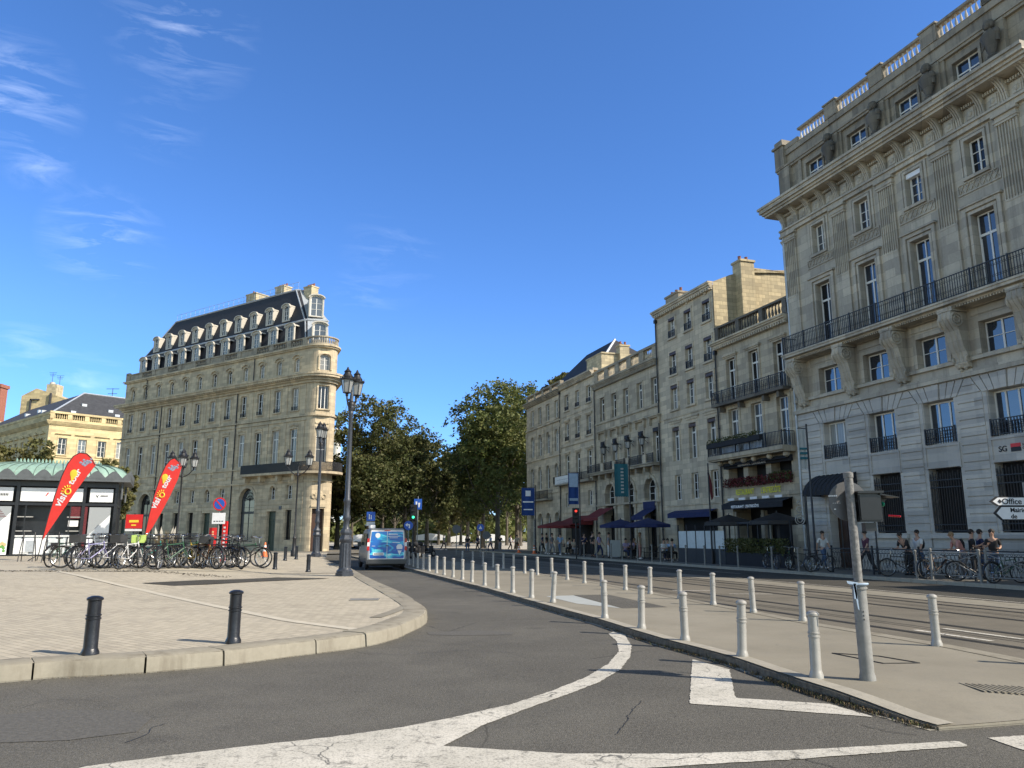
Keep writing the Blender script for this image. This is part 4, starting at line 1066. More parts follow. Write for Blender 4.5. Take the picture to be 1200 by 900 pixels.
# ------------------------------------------------------------------ tall narrow house
C0, C1 = 49.3, 56.7
tall = Bld('tall_house', 'tall narrow plain stone house with rusty window blinds, chimney stacks and blue shop awning', 'building', row_loc(C0), RZ, C0)
CC = [54.48, 52.35, 50.08]
w = MB(); ops = []
for c in CC: ops += [(c-.44, c+.44, 15.12, 16.52, 0, .22), (c-.46, c+.46, 12.5, 14.08, 0, .22), (c-.45, c+.45, 10.08, 11.75, 0, .22), (c-.45, c+.45, 6.55, 8.85, 0, .25), (c-.42, c+.42, 3.95, 5.6, 0, .22)]
ops += [(50.0, 54.9, 0, 3.1, 0, .6)]
wall(w, C0, C1, 0, 17.3, ops); box_shell(w, C0, C1, 0, 17.3, 10)
for c in CC:
    surround(w, c-.44, c+.44, 15.12, 16.52, t=.13, y=.04); surround(w, c-.46, c+.46, 12.5, 14.08, t=.13, y=.04); surround(w, c-.45, c+.45, 10.08, 11.75, t=.15, y=.05)
    surround(w, c-.45, c+.45, 6.55, 8.85, t=.12, y=.04, sill=0); w.box(c-.85, c+.85, 0, .12, 9.25, 9.33); w.box(c-.75, c+.75, 0, .06, 9.1, 9.25)
    w.ball((c, .05, 16.95), .18, .05, .08, 6, 4)
w.box(C0, C1, 0, .05, 9.5, 9.6); w.box(C0, C1, 0, .06, 3.55, 3.66)
w.add([(C0,0,17.3),(C1,0,17.3),(C1,-5,17.9),(C0,-5,17.9),(C0,-10,17.3),(C1,-10,17.3)], [(0,1,2,3),(3,2,5,4),(0,3,4),(1,5,2)])
tall.put(w, 'wall', 'old_stone_b')
w = MB(); cornice(w, C0, C1, 17.0, 17.5, .38, ret=(.3, .4)); dentils(w, C0, C1, 16.98, 17.12, 0, .25, .14, .14); tall.put(w, 'cornice', 'old_stone_b')
# party wall rising above the restaurant, with its stepped top
w = MB()
w.add([(49.25,-.05,13.3),(49.25,-10,13.3),(49.25,-10,19.3),(49.25,-2.9,18.5),(49.25,-1.4,18.1),(49.25,-.05,17.5)], [(0,1,2,3,4,5)])
w.box(49.1, 49.5, -10, -2.6, 18.6, 18.7); w.add([(49.1,-2.8,18.5),(49.1,-10,19.3),(49.5,-10,19.3),(49.5,-2.8,18.5),(49.1,-2.8,18.35),(49.1,-10,19.1)], [(0,1,2,3),(0,4,5,1)])
tall.put(w, 'party_wall', 'party_wall')
chimney(tall, 48.6, 49.5, -2.75, -1.75, 14.3, 18.85, 'party_wall', 2)
chimney(tall, 54.6, 56.4, -1.5, -.7, 17.2, 18.5, 'old_stone_c', 3)
for c in CC:
    tall.win(c-.43, c+.43, 15.12, 16.5, y=-.18); tall.win(c-.45, c+.45, 12.5, 14.06, y=-.18); tall.win(c-.44, c+.44, 10.08, 11.73, y=-.18); tall.win(c-.44, c+.44, 6.55, 8.83, y=-.2, style='french', gl='glass_grey'); tall.win(c-.41, c+.41, 3.95, 5.58, y=-.18)
    for zz in (16.35, 13.88, 11.52, 8.6):
        b = MB(); b.box(c-.43, c+.43, -.16, .03, zz, zz+.18); tall.put(b, 'blind_box', 'brown_wood')
    for z0 in (15.12, 12.5): b = MB(); railing(b, c-.43, c+.43, z0+.02, z0+.5, .02, pitch=.1, post=2); tall.put(b, 'window_guard', 'iron')
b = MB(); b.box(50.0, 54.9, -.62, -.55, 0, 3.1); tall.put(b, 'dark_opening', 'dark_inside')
b = MB(); b.add([(49.9,.03,3.25),(55.0,.03,3.25),(55.0,.6,3.05),(49.9,.6,3.05)], [(0,1,2,3)]); b.box(49.9, 55.0, .58, .61, 2.75, 3.05); tall.put(b, 'awning', 'blue_cloth')
tall.put(pipe(56.6, .2, 16.7), 'downpipe', 'iron')

# ------------------------------------------------------------------ arcade house (five bays, blue parasols in front)
B0, B1 = 56.7, 67.75
arc = Bld('arcaded_house', 'long stone house with three tall arches, hooded windows and pierced parapet', 'building', row_loc(B0), RZ, B0)
BB = [66.2, 63.95, 61.83, 59.52, 57.2+.05]
w = MB(); ops = []
for c in BB: ops += [(c-.44, c+.44, 10.92, 12.85, 0, .25), (c-.42, c+.42, 6.75, 9.2, 0, .25)]
AB = [65.05, 61.7, 58.35]
for c in AB: ops += [(c-.85, c+.85, 4.05, 5.72, .80, .4), (c-.85, c+.85, 0, 3.95, 0, .6)]
wall(w, B0, B1, 0, 14.1, ops); box_shell(w, B0, B1, 0, 14.1, 11)
for c in BB:
    surround(w, c-.44, c+.44, 10.92, 12.85, t=.14, y=.04, sill=0); surround(w, c-.42, c+.42, 6.75, 9.2, t=.12, y=.05, sill=0)
    w.box(c-.85, c+.85, 0, .30, 9.98, 10.08); w.box(c-.78, c+.78, 0, .2, 9.88, 9.98)
    for s in (-.68, .68): w.prism([(c+s-.07, 9.4), (c+s+.07, 9.4), (c+s+.09, 9.88), (c+s-.09, 9.88)], 0, .18)
w.box(B0, B1, 0, .10, 10.68, 10.78); w.box(B0, B1, 0, .12, 3.95, 4.1)
for c in AB:
    arch_trim(w, c, .85, 4.92, .80, .22, 0, .08); w.box(c-1.15, c-.85, 0, .06, 4.1, 4.9); w.box(c+.85, c+1.15, 0, .06, 4.1, 4.9)
    w.box(c-1.2, c-.86, 0, .12, 4.82, 4.95); w.box(c+.86, c+1.2, 0, .12, 4.82, 4.95); w.prism([(c-.1, 5.6), (c+.1, 5.6), (c+.16, 6.0), (c-.16, 6.0)], 0, .14)
    for s in (-1.0, 1.0): w.box(c+s-.15, c+s+.15, 0, .10, 0, 3.9); w.box(c+s-.19, c+s+.19, 0, .16, 3.7, 3.9)
for k in range(17): w.box(B0, B1, -.001, .0, .3, .31) if False else None
arc.put(w, 'wall', 'old_stone')
w = MB(); cornice(w, B0, B1, 13.75, 14.15, .4); dentils(w, B0, B1, 13.66, 13.82, 0, .26, .12, .12)
w.box(B0, B1, -.3, 0, 14.15, 14.4); w.box(B0, B1, -.33, .06, 15.12, 15.3)
for k in range(6): a = B0 + (B1-B0-.7)*k/5; w.box(a, a+.7, -.3, .02, 14.4, 15.12)
arc.put(w, 'parapet', 'old_stone_c')
w = MB()
for k in range(5): a = B0 + (B1-B0-.7)*k/5 + .7; b = B0 + (B1-B0-.7)*(k+1)/5; balusters(w, a, b, 14.4, 15.12, -.15, .22, .07, 5)
arc.put(w, 'balusters', 'old_stone_b')
w = MB(); w.box(B0, B1+.3, 0, .62, 6.45, 6.6); w.box(B0, B1+.3, 0, .7, 6.6, 6.68)
for k in range(9): x = B0 + .4 + 1.3*k; w.prism([(x-.1, 6.1), (x+.1, 6.1), (x+.12, 6.45), (x-.12, 6.45)], 0, .45)
arc.put(w, 'balcony_slab', 'old_stone_c')
w = MB(); railing(w, B0, B1+.3, 6.68, 7.32, .62, pitch=.13, orn=True, post=2.2); arc.put(w, 'balcony_railing', 'iron')
w = MB()
for a in (57.9, 60.6, 62.9, 65.1): w.box(a-.22, a+.22, .5, .7, 6.68, 7.3)
arc.put(w, 'balcony_piers', 'old_stone_b')
for c in BB:
    arc.win(c-.43, c+.43, 10.92, 12.83, y=-.2, style='french', gl='glass_grey' if c < 63 else 'glass_dark'); arc.win(c-.41, c+.41, 6.75, 9.18, y=-.2, style='french')
    b = MB(); b.box(c-.40, c+.40, -.15, .06, 8.92, 9.18); arc.put(b, 'blind_box', 'letter_black')
for c in (65.1, 62.9, 60.7, 58.5):
    b = MB(); b.tube((c-B0, .0, 8.6), (c-B0, .5, 8.7), .025, n=5); b.tube((c-B0, 0, 8.2), (c-B0, .5, 8.7), .018, n=5); o = b.build('wall_bracket', MT['iron'], arc.root); lantern(o, c-B0, .5, 8.05, .95)
for c in AB:
    arc.win(c-.83, c+.83, 4.05, 5.70, y=-.36, arch=.79, style='casement'); b = MB(); b.box(c-.85, c+.85, -.62, -.56, 0, 3.95); arc.put(b, 'dark_opening', 'dark_inside')
    b = MB(); b.box(c-.85, c+.85, -.5, -.42, 3.0, 3.2); b.box(c-.03, c+.03, -.5, -.42, 0, 3.0); b.box(c-.85, c-.78, -.5, -.42, 0, 3.2); b.box(c+.78, c+.85, -.5, -.42, 0, 3.2); arc.put(b, 'shop_frame', 'iron')
b = MB(); b.add([(57.4,.1,3.5),(59.3,.1,3.5),(59.3,1.2,2.9),(57.4,1.2,2.9)], [(0,1,2,3)]); b.box(57.4, 59.3, 1.18, 1.22, 2.7, 2.9); b.box(57.5, 59.2, .08, .2, 3.5, 4.0); arc.put(b, 'door_awning', 'blue_cloth')
b = MB(); b.add([(64.3,.1,3.8),(67.0,.1,3.8),(67.0,1.5,3.0),(64.3,1.5,3.0)], [(0,1,2,3)]); b.box(64.3, 67.0, 1.48, 1.52, 2.78, 3.0); arc.put(b, 'awning', 'red_cloth')
arc.put(pipe(67.6, .2, 13.8), 'downpipe', 'iron')
w = MB(); w.add([(B0,-.5,14.2),(B1,-.5,14.2),(B1,-5,14.9),(B0,-5,14.9),(B0,-11,14.1),(B1,-11,14.1)], [(0,1,2,3),(3,2,5,4)]); arc.put(w, 'roof', 'slate')

# ------------------------------------------------------------------ three-bay house with the white banner
E0, E1 = 67.75, 75.5
ban = Bld('three_bay_house', 'stone house with three window bays, slate pavilion roof and white banner on its balcony', 'building', row_loc(E0), RZ, E0)
EC = [73.95, 71.45, 68.95]
w = MB(); ops = []
for c in EC: ops += [(c-.48, c+.48, 12.97, 14.42, 0, .22), (c-.48, c+.48, 10.15, 11.82, 0, .22), (c-.48, c+.48, 6.75, 8.85, 0, .22)]
for c in (74.1, 69.0): ops += [(c-.42, c+.42, 4.15, 5.4, 0, .22)]
ops += [(68.6, 74.6, 0, 3.0, 0, .6)]
wall(w, E0, E1, 0, 15.2, ops); box_shell(w, E0, E1, 0, 15.2, 11)
for c in EC:
    for (a, b, cp) in ((12.97, 14.42, None), (10.15, 11.82, .12), (6.75, 8.85, .14)): surround(w, c-.48, c+.48, a, b, t=.14, y=.04, cap=cp)
w.box(E0, E1, 0, .09, 9.62, 9.72); w.box(E0, E1, 0, .05, 12.4, 12.48); w.box(E0, E1, 0, .07, 3.6, 3.72)
ban.put(w, 'wall', 'old_stone_b')
w = MB(); cornice(w, E0, E1, 15.1, 15.55, .4); dentils(w, E0, E1, 15.05, 15.18, 0, .25, .12, .12); w.box(E0, E1, -.4, .1, 15.55, 15.75); ban.put(w, 'cornice', 'old_stone_b')
w = MB(); w.box(E0-.0, E1+.5, 0, .7, 6.1, 6.3); ban.put(w, 'balcony_slab', 'old_stone_c')
w = MB(); railing(w, E0, E1+.5, 6.3, 6.95, .62, pitch=.13, post=1.5); side_rail(w, 0, .62, 6.3, 6.95, E1+.5); ban.put(w, 'balcony_railing', 'iron')
w = MB(); w.box(70.9, 75.4, .66, .70, 6.2, 6.9); o = ban.put(w, 'banner', 'poster_pale', label='plain white banner tied to the balcony')
w = MB()
for k in range(16): x = 71.4 + k*.22; w.box(x, x+.13, .701, .706, 6.55, 6.62)
for k in range(10): x = 71.6 + k*.3; w.box(x, x+.18, .701, .706, 6.38, 6.41)
ban.put(w, 'banner_marks', 'zinc', o) if False else ban.put(w, 'banner_marks', 'zinc')
for c in EC: ban.win(c-.47, c+.47, 12.97, 14.4, y=-.18); ban.win(c-.47, c+.47, 10.15, 11.8, y=-.18, gl='glass_grey'); ban.win(c-.47, c+.47, 6.75, 8.83, y=-.18, style='french')
for c in (74.1, 69.0): ban.win(c-.41, c+.41, 4.15, 5.38, y=-.18)
for c in EC:
    for z0 in (12.99, 10.17): b = MB(); railing(b, c-.47, c+.47, z0, z0+.35, .02, pitch=.1, post=2); ban.put(b, 'window_guard', 'iron')
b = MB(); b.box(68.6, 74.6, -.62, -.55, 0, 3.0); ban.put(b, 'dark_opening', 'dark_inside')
b = MB(); b.add([(68.3,.1,3.3),(72.6,.1,3.3),(72.6,2.2,2.5),(68.3,2.2,2.5)], [(0,1,2,3)]); b.box(68.3, 72.6, 2.18, 2.22, 2.28, 2.5)
b.add([(68.3,.1,3.3),(68.3,2.2,2.5),(68.3,.1,2.5)], [(0,1,2)]); ban.put(b, 'awning', 'red_cloth')
# slate pavilion roof with a pale hip
w = MB(); f_ = lambda u, z, y: ((8.68 + (u-8.68)*(1-y/26.6)), y, 1.6+(z-1.6)*(1-y/26.6))
pk1 = (78.5, -6.5, 20.9); pk0 = (75.5, -6.5, 20.9)
w.add([(70.8,-1.2,15.7),(84.8,-1.2,15.7),(84.8,-12,15.7),(70.8,-12,15.7),(74.2,-5.2,20.2),(81,-5.2,20.2)], [(0,1,5,4),(1,2,5),(2,3,4,5),(3,0,4)])
ban.put(w, 'roof', 'dark_slate')
w = MB(); w.tube((70.8,-1.2,15.72), (74.2,-5.2,20.22), .13, n=5); ban.put(w, 'hip_flashing', 'zinc')
w = MB(); w.box(68.3, 71.5, -6, -1.0, 15.3, 17.2); w.box(68.2, 71.6, -6.1, -.95, 17.2, 17.32); ban.put(w, 'penthouse', 'party_wall')
chimney(ban, 67.9, 68.6, -3.5, -2.6, 15, 17.9, 'party_wall', 2)

# ------------------------------------------------------------------ four-bay house at the far end
F0, F1 = 75.5, 85.3
end = Bld('four_bay_house', 'four-bay stone house at the far end of the row with rows of arched windows', 'building', row_loc(F0), RZ, F0)
FC = [83.45, 81.2, 78.95, 76.62]
w = MB(); ops = []
for c in FC: ops += [(c-.48, c+.48, 12.7, 14.38, 0, .22), (c-.48, c+.48, 9.5, 11.62, .46, .22), (c-.5, c+.5, 6.1, 8.35, .48, .22), (c-.62, c+.62, 0, 3.78, .6, .4)]
wall(w, F0, F1, 0, 15.1, ops); box_shell(w, F0, F1, 0, 15.1, 11)
for c in FC:
    surround(w, c-.48, c+.48, 12.7, 14.38, t=.1, y=.03); arch_trim(w, c, .48, 11.16, .46, .12, 0, .05); arch_trim(w, c, .5, 7.87, .48, .16, 0, .07); arch_trim(w, c, .62, 3.18, .6, .14, 0, .05)
    w.box(c-.62, c-.5, 0, .05, 6.1, 7.87); w.box(c+.5, c+.62, 0, .05, 6.1, 7.87)
for x in [F0+.1] + [(FC[i]+FC[i+1])/2 for i in range(3)] + [F1-.15]: w.box(x-.13, x+.13, 0, .08, 9.3, 12.2); w.box(x-.2, x+.2, 0, .13, 11.7, 12.05)
w.box(F0, F1, 0, .12, 9.05, 9.2); w.box(F0, F1, 0, .14, 12.3, 12.45); w.box(F0, F1, 0, .08, 5.6, 5.7)
end.put(w, 'wall', 'old_stone_b')
w = MB(); cornice(w, F0, F1, 14.85, 15.3, .45, ret=(0, .5)); w.box(F0, F1, -.3, 0, 15.3, 15.45); w.box(F0, F1, -.33, .05, 16.0, 16.15)
for k in range(5): a = F0 + (F1-F0-.5)*k/4; w.box(a, a+.5, -.3, .02, 15.45, 16.0)
end.put(w, 'parapet', 'old_stone_c')
w = MB()
for k in range(4): a = F0 + (F1-F0-.5)*k/4 + .5; b = F0 + (F1-F0-.5)*(k+1)/4; balusters(w, a, b, 15.45, 16.0, -.15, .3, .08, 5)
end.put(w, 'balusters', 'old_stone_c')
w = MB(); w.box(77.8, 84.6, 0, .6, 4.95, 5.12); end.put(w, 'balcony_slab', 'old_stone_c')
w = MB(); railing(w, 77.8, 84.6, 5.12, 5.9, .55, pitch=.13, post=1.8); side_rail(w, 0, .55, 5.12, 5.9, 77.8); end.put(w, 'balcony_railing', 'iron')
for c in FC:
    end.win(c-.47, c+.47, 12.7, 14.36, y=-.18); end.win(c-.47, c+.47, 9.5, 11.6, y=-.18, arch=.45); end.win(c-.49, c+.49, 6.1, 8.33, y=-.18, arch=.47); end.win(c-.61, c+.61, 0, 3.76, y=-.3, arch=.59, gl='glass_dark')
end.put(pipe(75.6, .2, 14.8), 'downpipe', 'iron')

# ================================================================== corner block with the slate mansard (left)
gd = Vector((-1.447, 1, 0)).normalized(); GRZ = math.atan2(gd.y, gd.x)
class LB(Bld): pass
gob = Bld('corner_mansion', 'wedge-shaped pale stone mansion with rounded corner, black slate mansard and white dormers', 'building', (-21, 78, 0), GRZ, 0)
GC = [1.95 + 2.86*k for k in range(12)]
U1 = 35.3; U0 = 0.0
wm_ = MB(); ops = []; rus = MB(); rops = []
for i, c in enumerate(GC):
    ops += [(c-.56, c+.56, 8.95, 12.5, 0, .25), (c-.52, c+.52, 14.42, 16.78, 0, .25), (c-.42, c+.42, 18.5, 20.02, .3, .25)]
# ground floor: big arches, small arched and square mezzanine windows, doors
def gsp(c, kind):
    if kind == 'arch': return [(c-1.3, c+1.3, 1.0 if c < 12 else 0, 6.6, 1.3, .45)]
    if kind == 'small': return [(c-.42, c+.42, 5.3, 6.7, .42, .3), (c-.72, c+.72, 0.1, 4.1, 0, .4)]
    return [(c-.44, c+.44, 5.3, 6.72, 0, .3), (c-.5, c+.5, 1.2, 4.2, 0, .35)]
gk = ['sq', 'small', None, None, None, None, None, None, None, None, None, None]
gl_ = [(2.1, 'sq'), (4.75, 'small'), (8.9, 'arch'), (13.35, 'sq'), (16.0, 'small'), (18.95, 'sq'), (21.9, 'sq'), (24.9, 'sq'), (28.5, 'arch'), (33.2, 'small')]
for c, k in gl_: rops += gsp(c, k)
wall(rus, U0, U1, 0, 7.0, rops)
z = .95
while z < 6.9:
    xs = [U0]
    for o in sorted(rops):
        if o[2] < z+.3 and o[3] > z: xs += [o[0]-.12, o[1]+.12]
    xs.append(U1); xs = [xs[0]] + sorted(xs[1:-1]) + [xs[-1]]
    for a, b in zip(xs[::2], xs[1::2]):
        if b - a > .15: rus.box(a, b, 0, .045, z+.03, z+.38)
    z += .42
rus.box(U0, U1, 0, .09, .0, .001) if False else None
for c, k in gl_:
    if k == 'arch': arch_trim(rus, c, 1.3, 5.3, 1.3, .3, 0, .09)
    if k == 'small': arch_trim(rus, c, .42, 6.28, .42, .3, 0, .08)
gob.put(rus, 'rusticated_wall', 'warm_stone')
wall(wm_, U0, U1, 7.0, 21.0, ops)
wm_.box(U0, U1, 0, .16, 6.98, 7.12); wm_.box(U0, U1, 0, .1, 7.12, 7.5); wm_.box(U0, U1, 0, .14, 8.55, 8.68)
wm_.box(U0, U1, 0, .12, 13.25, 13.36); wm_.box(U0, U1, 0, .16, 13.66, 13.8)
for c in GC:
    surround(wm_, c-.56, c+.56, 8.95, 12.5, t=.14, y=.05, sill=0); surround(wm_, c-.52, c+.52, 14.42, 16.78, t=.15, y=.06)
    arch_trim(wm_, c, .42, 19.72, .3, .12, 0, .05, 10, 18.5); arch_trim(wm_, c, .62, 19.95, .34, .07, 0, .16, 10)
    wm_.box(c-.75, c+.75, 0, .06, 7.62, 8.45); wm_.box(c-.65, c+.65, .06, .09, 7.72, 8.35)
    # relief garland over the French window
    for q in range(-3, 4): wm_.ball((c+q*.2, .05, 12.93 - .05*abs(q)+.03*(q % 2)), .12, .06, .13, 7, 5)
for i in range(13):
    x = GC[0] - 1.43 + 2.86*i
    if x > U0 and x < U1: wm_.box(x-.24, x+.24, 0, .06, 8.7, 13.2); wm_.box(x-.24, x+.24, 0, .06, 13.85, 17.1)
# rounded corner: facets, one wide facet carries the corner window
CX, CY, RR = .0, -1.6, 1.6
angs = [90, 99, 108, 117, 125, 181, 190, 199, 208, 217, 226, 235]
def cpt(a, r=RR): return (CX + r*math.cos(R(a)), CY + r*math.sin(R(a)))
def on_facet(mb, src, a0, a1, r=RR):
    """move a mesh drawn on a local wall (x from 0 to L, y out) onto the facet between two angles"""
    p = Vector((*cpt(a0, r), 0)); q = Vector((*cpt(a1, r), 0)); d = (q-p).normalized(); n = Vector((d.y, -d.x, 0)) * -1
    c = Vector((CX, CY, 0)); 
    if n.dot((p+q)/2 - c) < 0: n = -n
    vs = [tuple(p + d*v[0] + n*v[1] + Vector((0, 0, v[2]))) for v in src.v]
    mb.add(vs, src.f)
FL = 2*RR*math.sin(R(28)); fc = FL/2
for a0, a1 in zip(angs, angs[1:]):
    p, q = cpt(a0), cpt(a1)
    if a0 == 125:
        s = MB(); wall(s, 0, FL, 0, 21.0, [(fc-.62, fc+.62, .1, 4.3, 0, .6), (fc-.55, fc+.55, 8.95, 12.5, 0, .3), (fc-.56, fc+.56, 14.42, 16.85, 0, .3), (fc-.56, fc+.56, 18.5, 20.2, .3, .3)])
        surround(s, fc-.55, fc+.55, 8.95, 12.5, t=.13, y=.05, sill=0); surround(s, fc-.56, fc+.56, 14.42, 16.85, t=.15, y=.08); arch_trim(s, fc, .56, 19.9, .3, .16, 0, .12, 10, 18.5)
        s.box(fc-.75, fc+.75, 0, .10, 4.45, 4.6)
        for q_ in range(-3, 4): s.ball((fc+q_*.2, .05, 12.93), .12, .06, .13, 7, 5)
        s.ball((fc, .05, 5.6), .42, .08, .5, 12, 7); 
        for sx in (-1, 1): s.torus((fc+sx*.5, .06, 5.5), .22, .06, n=12, m=5)
        on_facet(wm_, s, a0, a1)
    else: wm_.add([(p[0], p[1], 0), (q[0], q[1], 0), (q[0], q[1], 21), (p[0], p[1], 21)], [(0,1,2,3)])
p = cpt(235); dx = math.cos(R(325)); dy = math.sin(R(325)); BD = -11.5; mid_ = (p[0]+dx*(BD-p[1])/dy, BD); far = (U1, BD)
wm_.add([(p[0], p[1], 0), (*mid_, 0), (*mid_, 21), (p[0], p[1], 21)], [(0,1,2,3)]); wm_.add([(*mid_, 0), (far[0], far[1], 0), (far[0], far[1], 21), (*mid_, 21)], [(0,1,2,3)])
wm_.add([(U1, 0, 0), (U1, far[1], 0), (U1, far[1], 21), (U1, 0, 21)], [(0,1,2,3)])
gob.put(wm_, 'wall', 'warm_stone')
def foot(off):
    """outline of the block pushed outwards by off"""
    pts = [(U1+off, off), (CX, off)] + [cpt(a, RR+off) for a in range(99, 236, 9)]
    e = pts[-1]; pts += [(mid_[0], mid_[1]-off), (U1+off, far[1]-off)]
    return pts
def ringwall(mb, off, z0, z1, inner=-.3):
    A_ = foot(off); B_ = foot(inner); n = len(A_)
    for i in range(n-1):
        a, b, c, d = A_[i], A_[i+1], B_[i+1], B_[i]
        mb.add([(*a, z0), (*b, z0), (*c, z0), (*d, z0), (*a, z1), (*b, z1), (*c, z1), (*d, z1)], [(0,3,2,1),(4,5,6,7),(0,1,5,4),(3,7,6,2)])
co = MB()
for (o_, a, b) in ((.22, 17.15, 17.4), (.45, 17.4, 17.6), (.85, 17.68, 17.9), (.95, 17.9, 18.1)): ringwall(co, o_, a, b)
dentils(co, U0, U1, 17.55, 17.68, .0, .75, .16, .16)
for a in range(93, 234, 6):
    x, y = cpt(a, RR+.5); co.tube((x, y, 17.55), (x, y, 17.69), .10, n=4)
for (o_, a, b) in ((.2, 20.85, 21.0), (.34, 21.0, 21.15)): ringwall(co, o_, a, b)
ringwall(co, .1, 7.0, 7.15); ringwall(co, .15, 13.66, 13.8); ringwall(co, .08, 7.9, 8.0)
gob.put(co, 'cornice', 'warm_stone')
pa = MB(); ringwall(pa, .06, 21.15, 21.35, -.2); ringwall(pa, .1, 21.95, 22.08, -.22)
for i in range(13):
    x = GC[0] - 1.43 + 2.86*i; x = max(x, .9)
    pa.box(x-.32, x+.32, -.2, .08, 21.35, 21.95)
pa.box(U1-.6, U1+.1, -.2, .1, 21.1, 22.3)
for i in range(12):
    x0 = GC[i]-1.1; x1 = GC[i]+1.1
    if i < 2: balusters(pa, x0+.0, x1, 21.35, 21.95, -.05, .27, .08, 6)
    else: pa.box(x0, x1, -.16, 0, 21.35, 21.95) if i % 2 else balusters(pa, x0, x1, 21.35, 21.95, -.05, .27, .08, 6)
for a in range(96, 236, 8):
    x, y = cpt(a, RR-.02); pa.lathe([(.06,0),(.09,.18),(.04,.4),(.06,.6)], (x, y, 21.35), n=6)
gob.put(pa, 'parapet', 'old_stone_c')
# mansard roof
z0, z1, z2 = 21.05, 24.55, 29.15
n0 = cpt(125, RR-.75); n1 = cpt(181, RR-.75)
A0 = [(34.6, -.65), (1.5, -.65), (1.35, -.75), (.0, -2.5), (mid_[0], BD+.8), (34.6, far[1]+.8)]
A1 = [(33.9, -1.35), (2.7, -1.35), (2.5, -1.5), (1.1, -3.15), (mid_[0]+1, BD+1.5), (33.9, far[1]+1.5)]
A2 = [(30.4, -3.1), (6.6, -3.1), (6.3, -3.4), (6.3, -4.2), (14, -8), (30.4, -8)]
sr = MB(); 
ra = [[(x, y, z0) for x, y in A0], [(x, y, z1) for x, y in A1]]; rb = [[(x, y, z1+.12) for x, y in A1], [(x, y, z2) for x, y in A2]]
sr.loft(ra, smooth=False, cap=False); gob.put(sr, 'lower_slope', 'dark_slate')
sr = MB(); sr.loft(rb, smooth=False); gob.put(sr, 'upper_slope', 'dark_slate')
fl = MB(); r_ = [(x, y, z1+.06) for x, y in A1]
for a, b in zip(r_, r_[1:]): fl.tube(a, b, .12, n=6)
fl.tube((*A1[1], z1), (*A2[1], z2), .09, n=5); fl.tube((*A1[3], z1), (*A2[3], z2), .09, n=5); fl.tube((*A0[1], z0), (*A1[1], z1), .08, n=5); fl.tube((*A1[0], z1), (*A2[0], z2), .09, n=5)
for a, b in zip([(x, y, z2+.05) for x, y in A2], [(x, y, z2+.05) for x, y in A2[1:]]): fl.tube(a, b, .1, n=5)
gob.put(fl, 'flashing', 'zinc')
# the nose of the mansard, clad in zinc between the flashings
nz_ = MB()
nz_.add([(A0[2][0]-.02, A0[2][1], z0), (A0[3][0]-.02, A0[3][1], z0), (A1[3][0]-.02, A1[3][1], z1), (A1[2][0]-.02, A1[2][1], z1)], [(0,1,2,3)])
nz_.add([(A1[2][0]-.04, A1[2][1]+.03, z1+.14), (A1[3][0]-.04, A1[3][1], z1+.14), (A2[3][0]-.04, A2[3][1], z2), (A2[2][0]-.04, A2[2][1]+.03, z2)], [(0,1,2,3)])
gob.put(nz_, 'nose_cladding', 'zinc')
def dormer(c, zb, yf, w, h, depth, low):
    d = MB(); hw = w/2; t = .2; top = zb+h; ar = .28
    n = 8; arc = [(c-hw*math.cos(math.pi*k/n), top-ar+ar*math.sin(math.pi*k/n)) for k in range(n+1)]
    o_a = c-hw+t; o_b = c+hw-t; zt = top-t
    d.box(c-hw, o_a, yf-.2, yf, zb, top-ar); d.box(o_b, c+hw, yf-.2, yf, zb, top-ar); d.box(o_a, o_b, yf-.2, yf, zb, zb+.12)
    inn = [(c-(hw-t)*math.cos(math.pi*k/n), zt-ar+ar*math.sin(math.pi*k/n)) for k in range(n+1)]
    for k in range(n): d.prism([arc[k], arc[k+1], inn[k+1], inn[k]], yf-.2, yf)
    arch_trim(d, c, hw, top-ar, ar, .1, yf-.1, yf+.14, 8)
    d.box(c-hw-.14, c-hw+.06, yf-.1, yf+.12, top-ar-.12, top-ar+.04); d.box(c+hw-.06, c+hw+.14, yf-.1, yf+.12, top-ar-.12, top-ar+.04)
    if not low:   # cheeks and roof running back into the slope
        d.add([(c-hw+.03, yf-.19, zb), (c-hw+.03, yf-.19, top-ar), (c-hw+.03, yf-depth, top-ar)], [(0,1,2)])
        d.add([(c+hw-.03, yf-.19, zb), (c+hw-.03, yf-.19, top-ar), (c+hw-.03, yf-depth, top-ar)], [(0,1,2)])
    for k in range(n): d.add([(arc[k][0], yf-.1, arc[k][1]), (arc[k+1][0], yf-.1, arc[k+1][1]), (arc[k+1][0], yf-depth, arc[k+1][1]), (arc[k][0], yf-depth, arc[k][1])], [(0,1,2,3)])
    o = gob.put(d, 'dormer', 'dormer_paint')
    wd_ = window(o, o_a, o_b, zb+.12, zt, y=yf-.12, arch=ar*.9, gl='glass_grey' if low else 'glass_dark')
for k in range(11): dormer(4.0*1.012+2.865*k*1.0, 21.9, -.45, 1.4, 2.3, 1.6, True)
for k in range(10): dormer(6.0+2.84*k, 24.95, -1.35, 1.2, 2.0, 2.6, False)
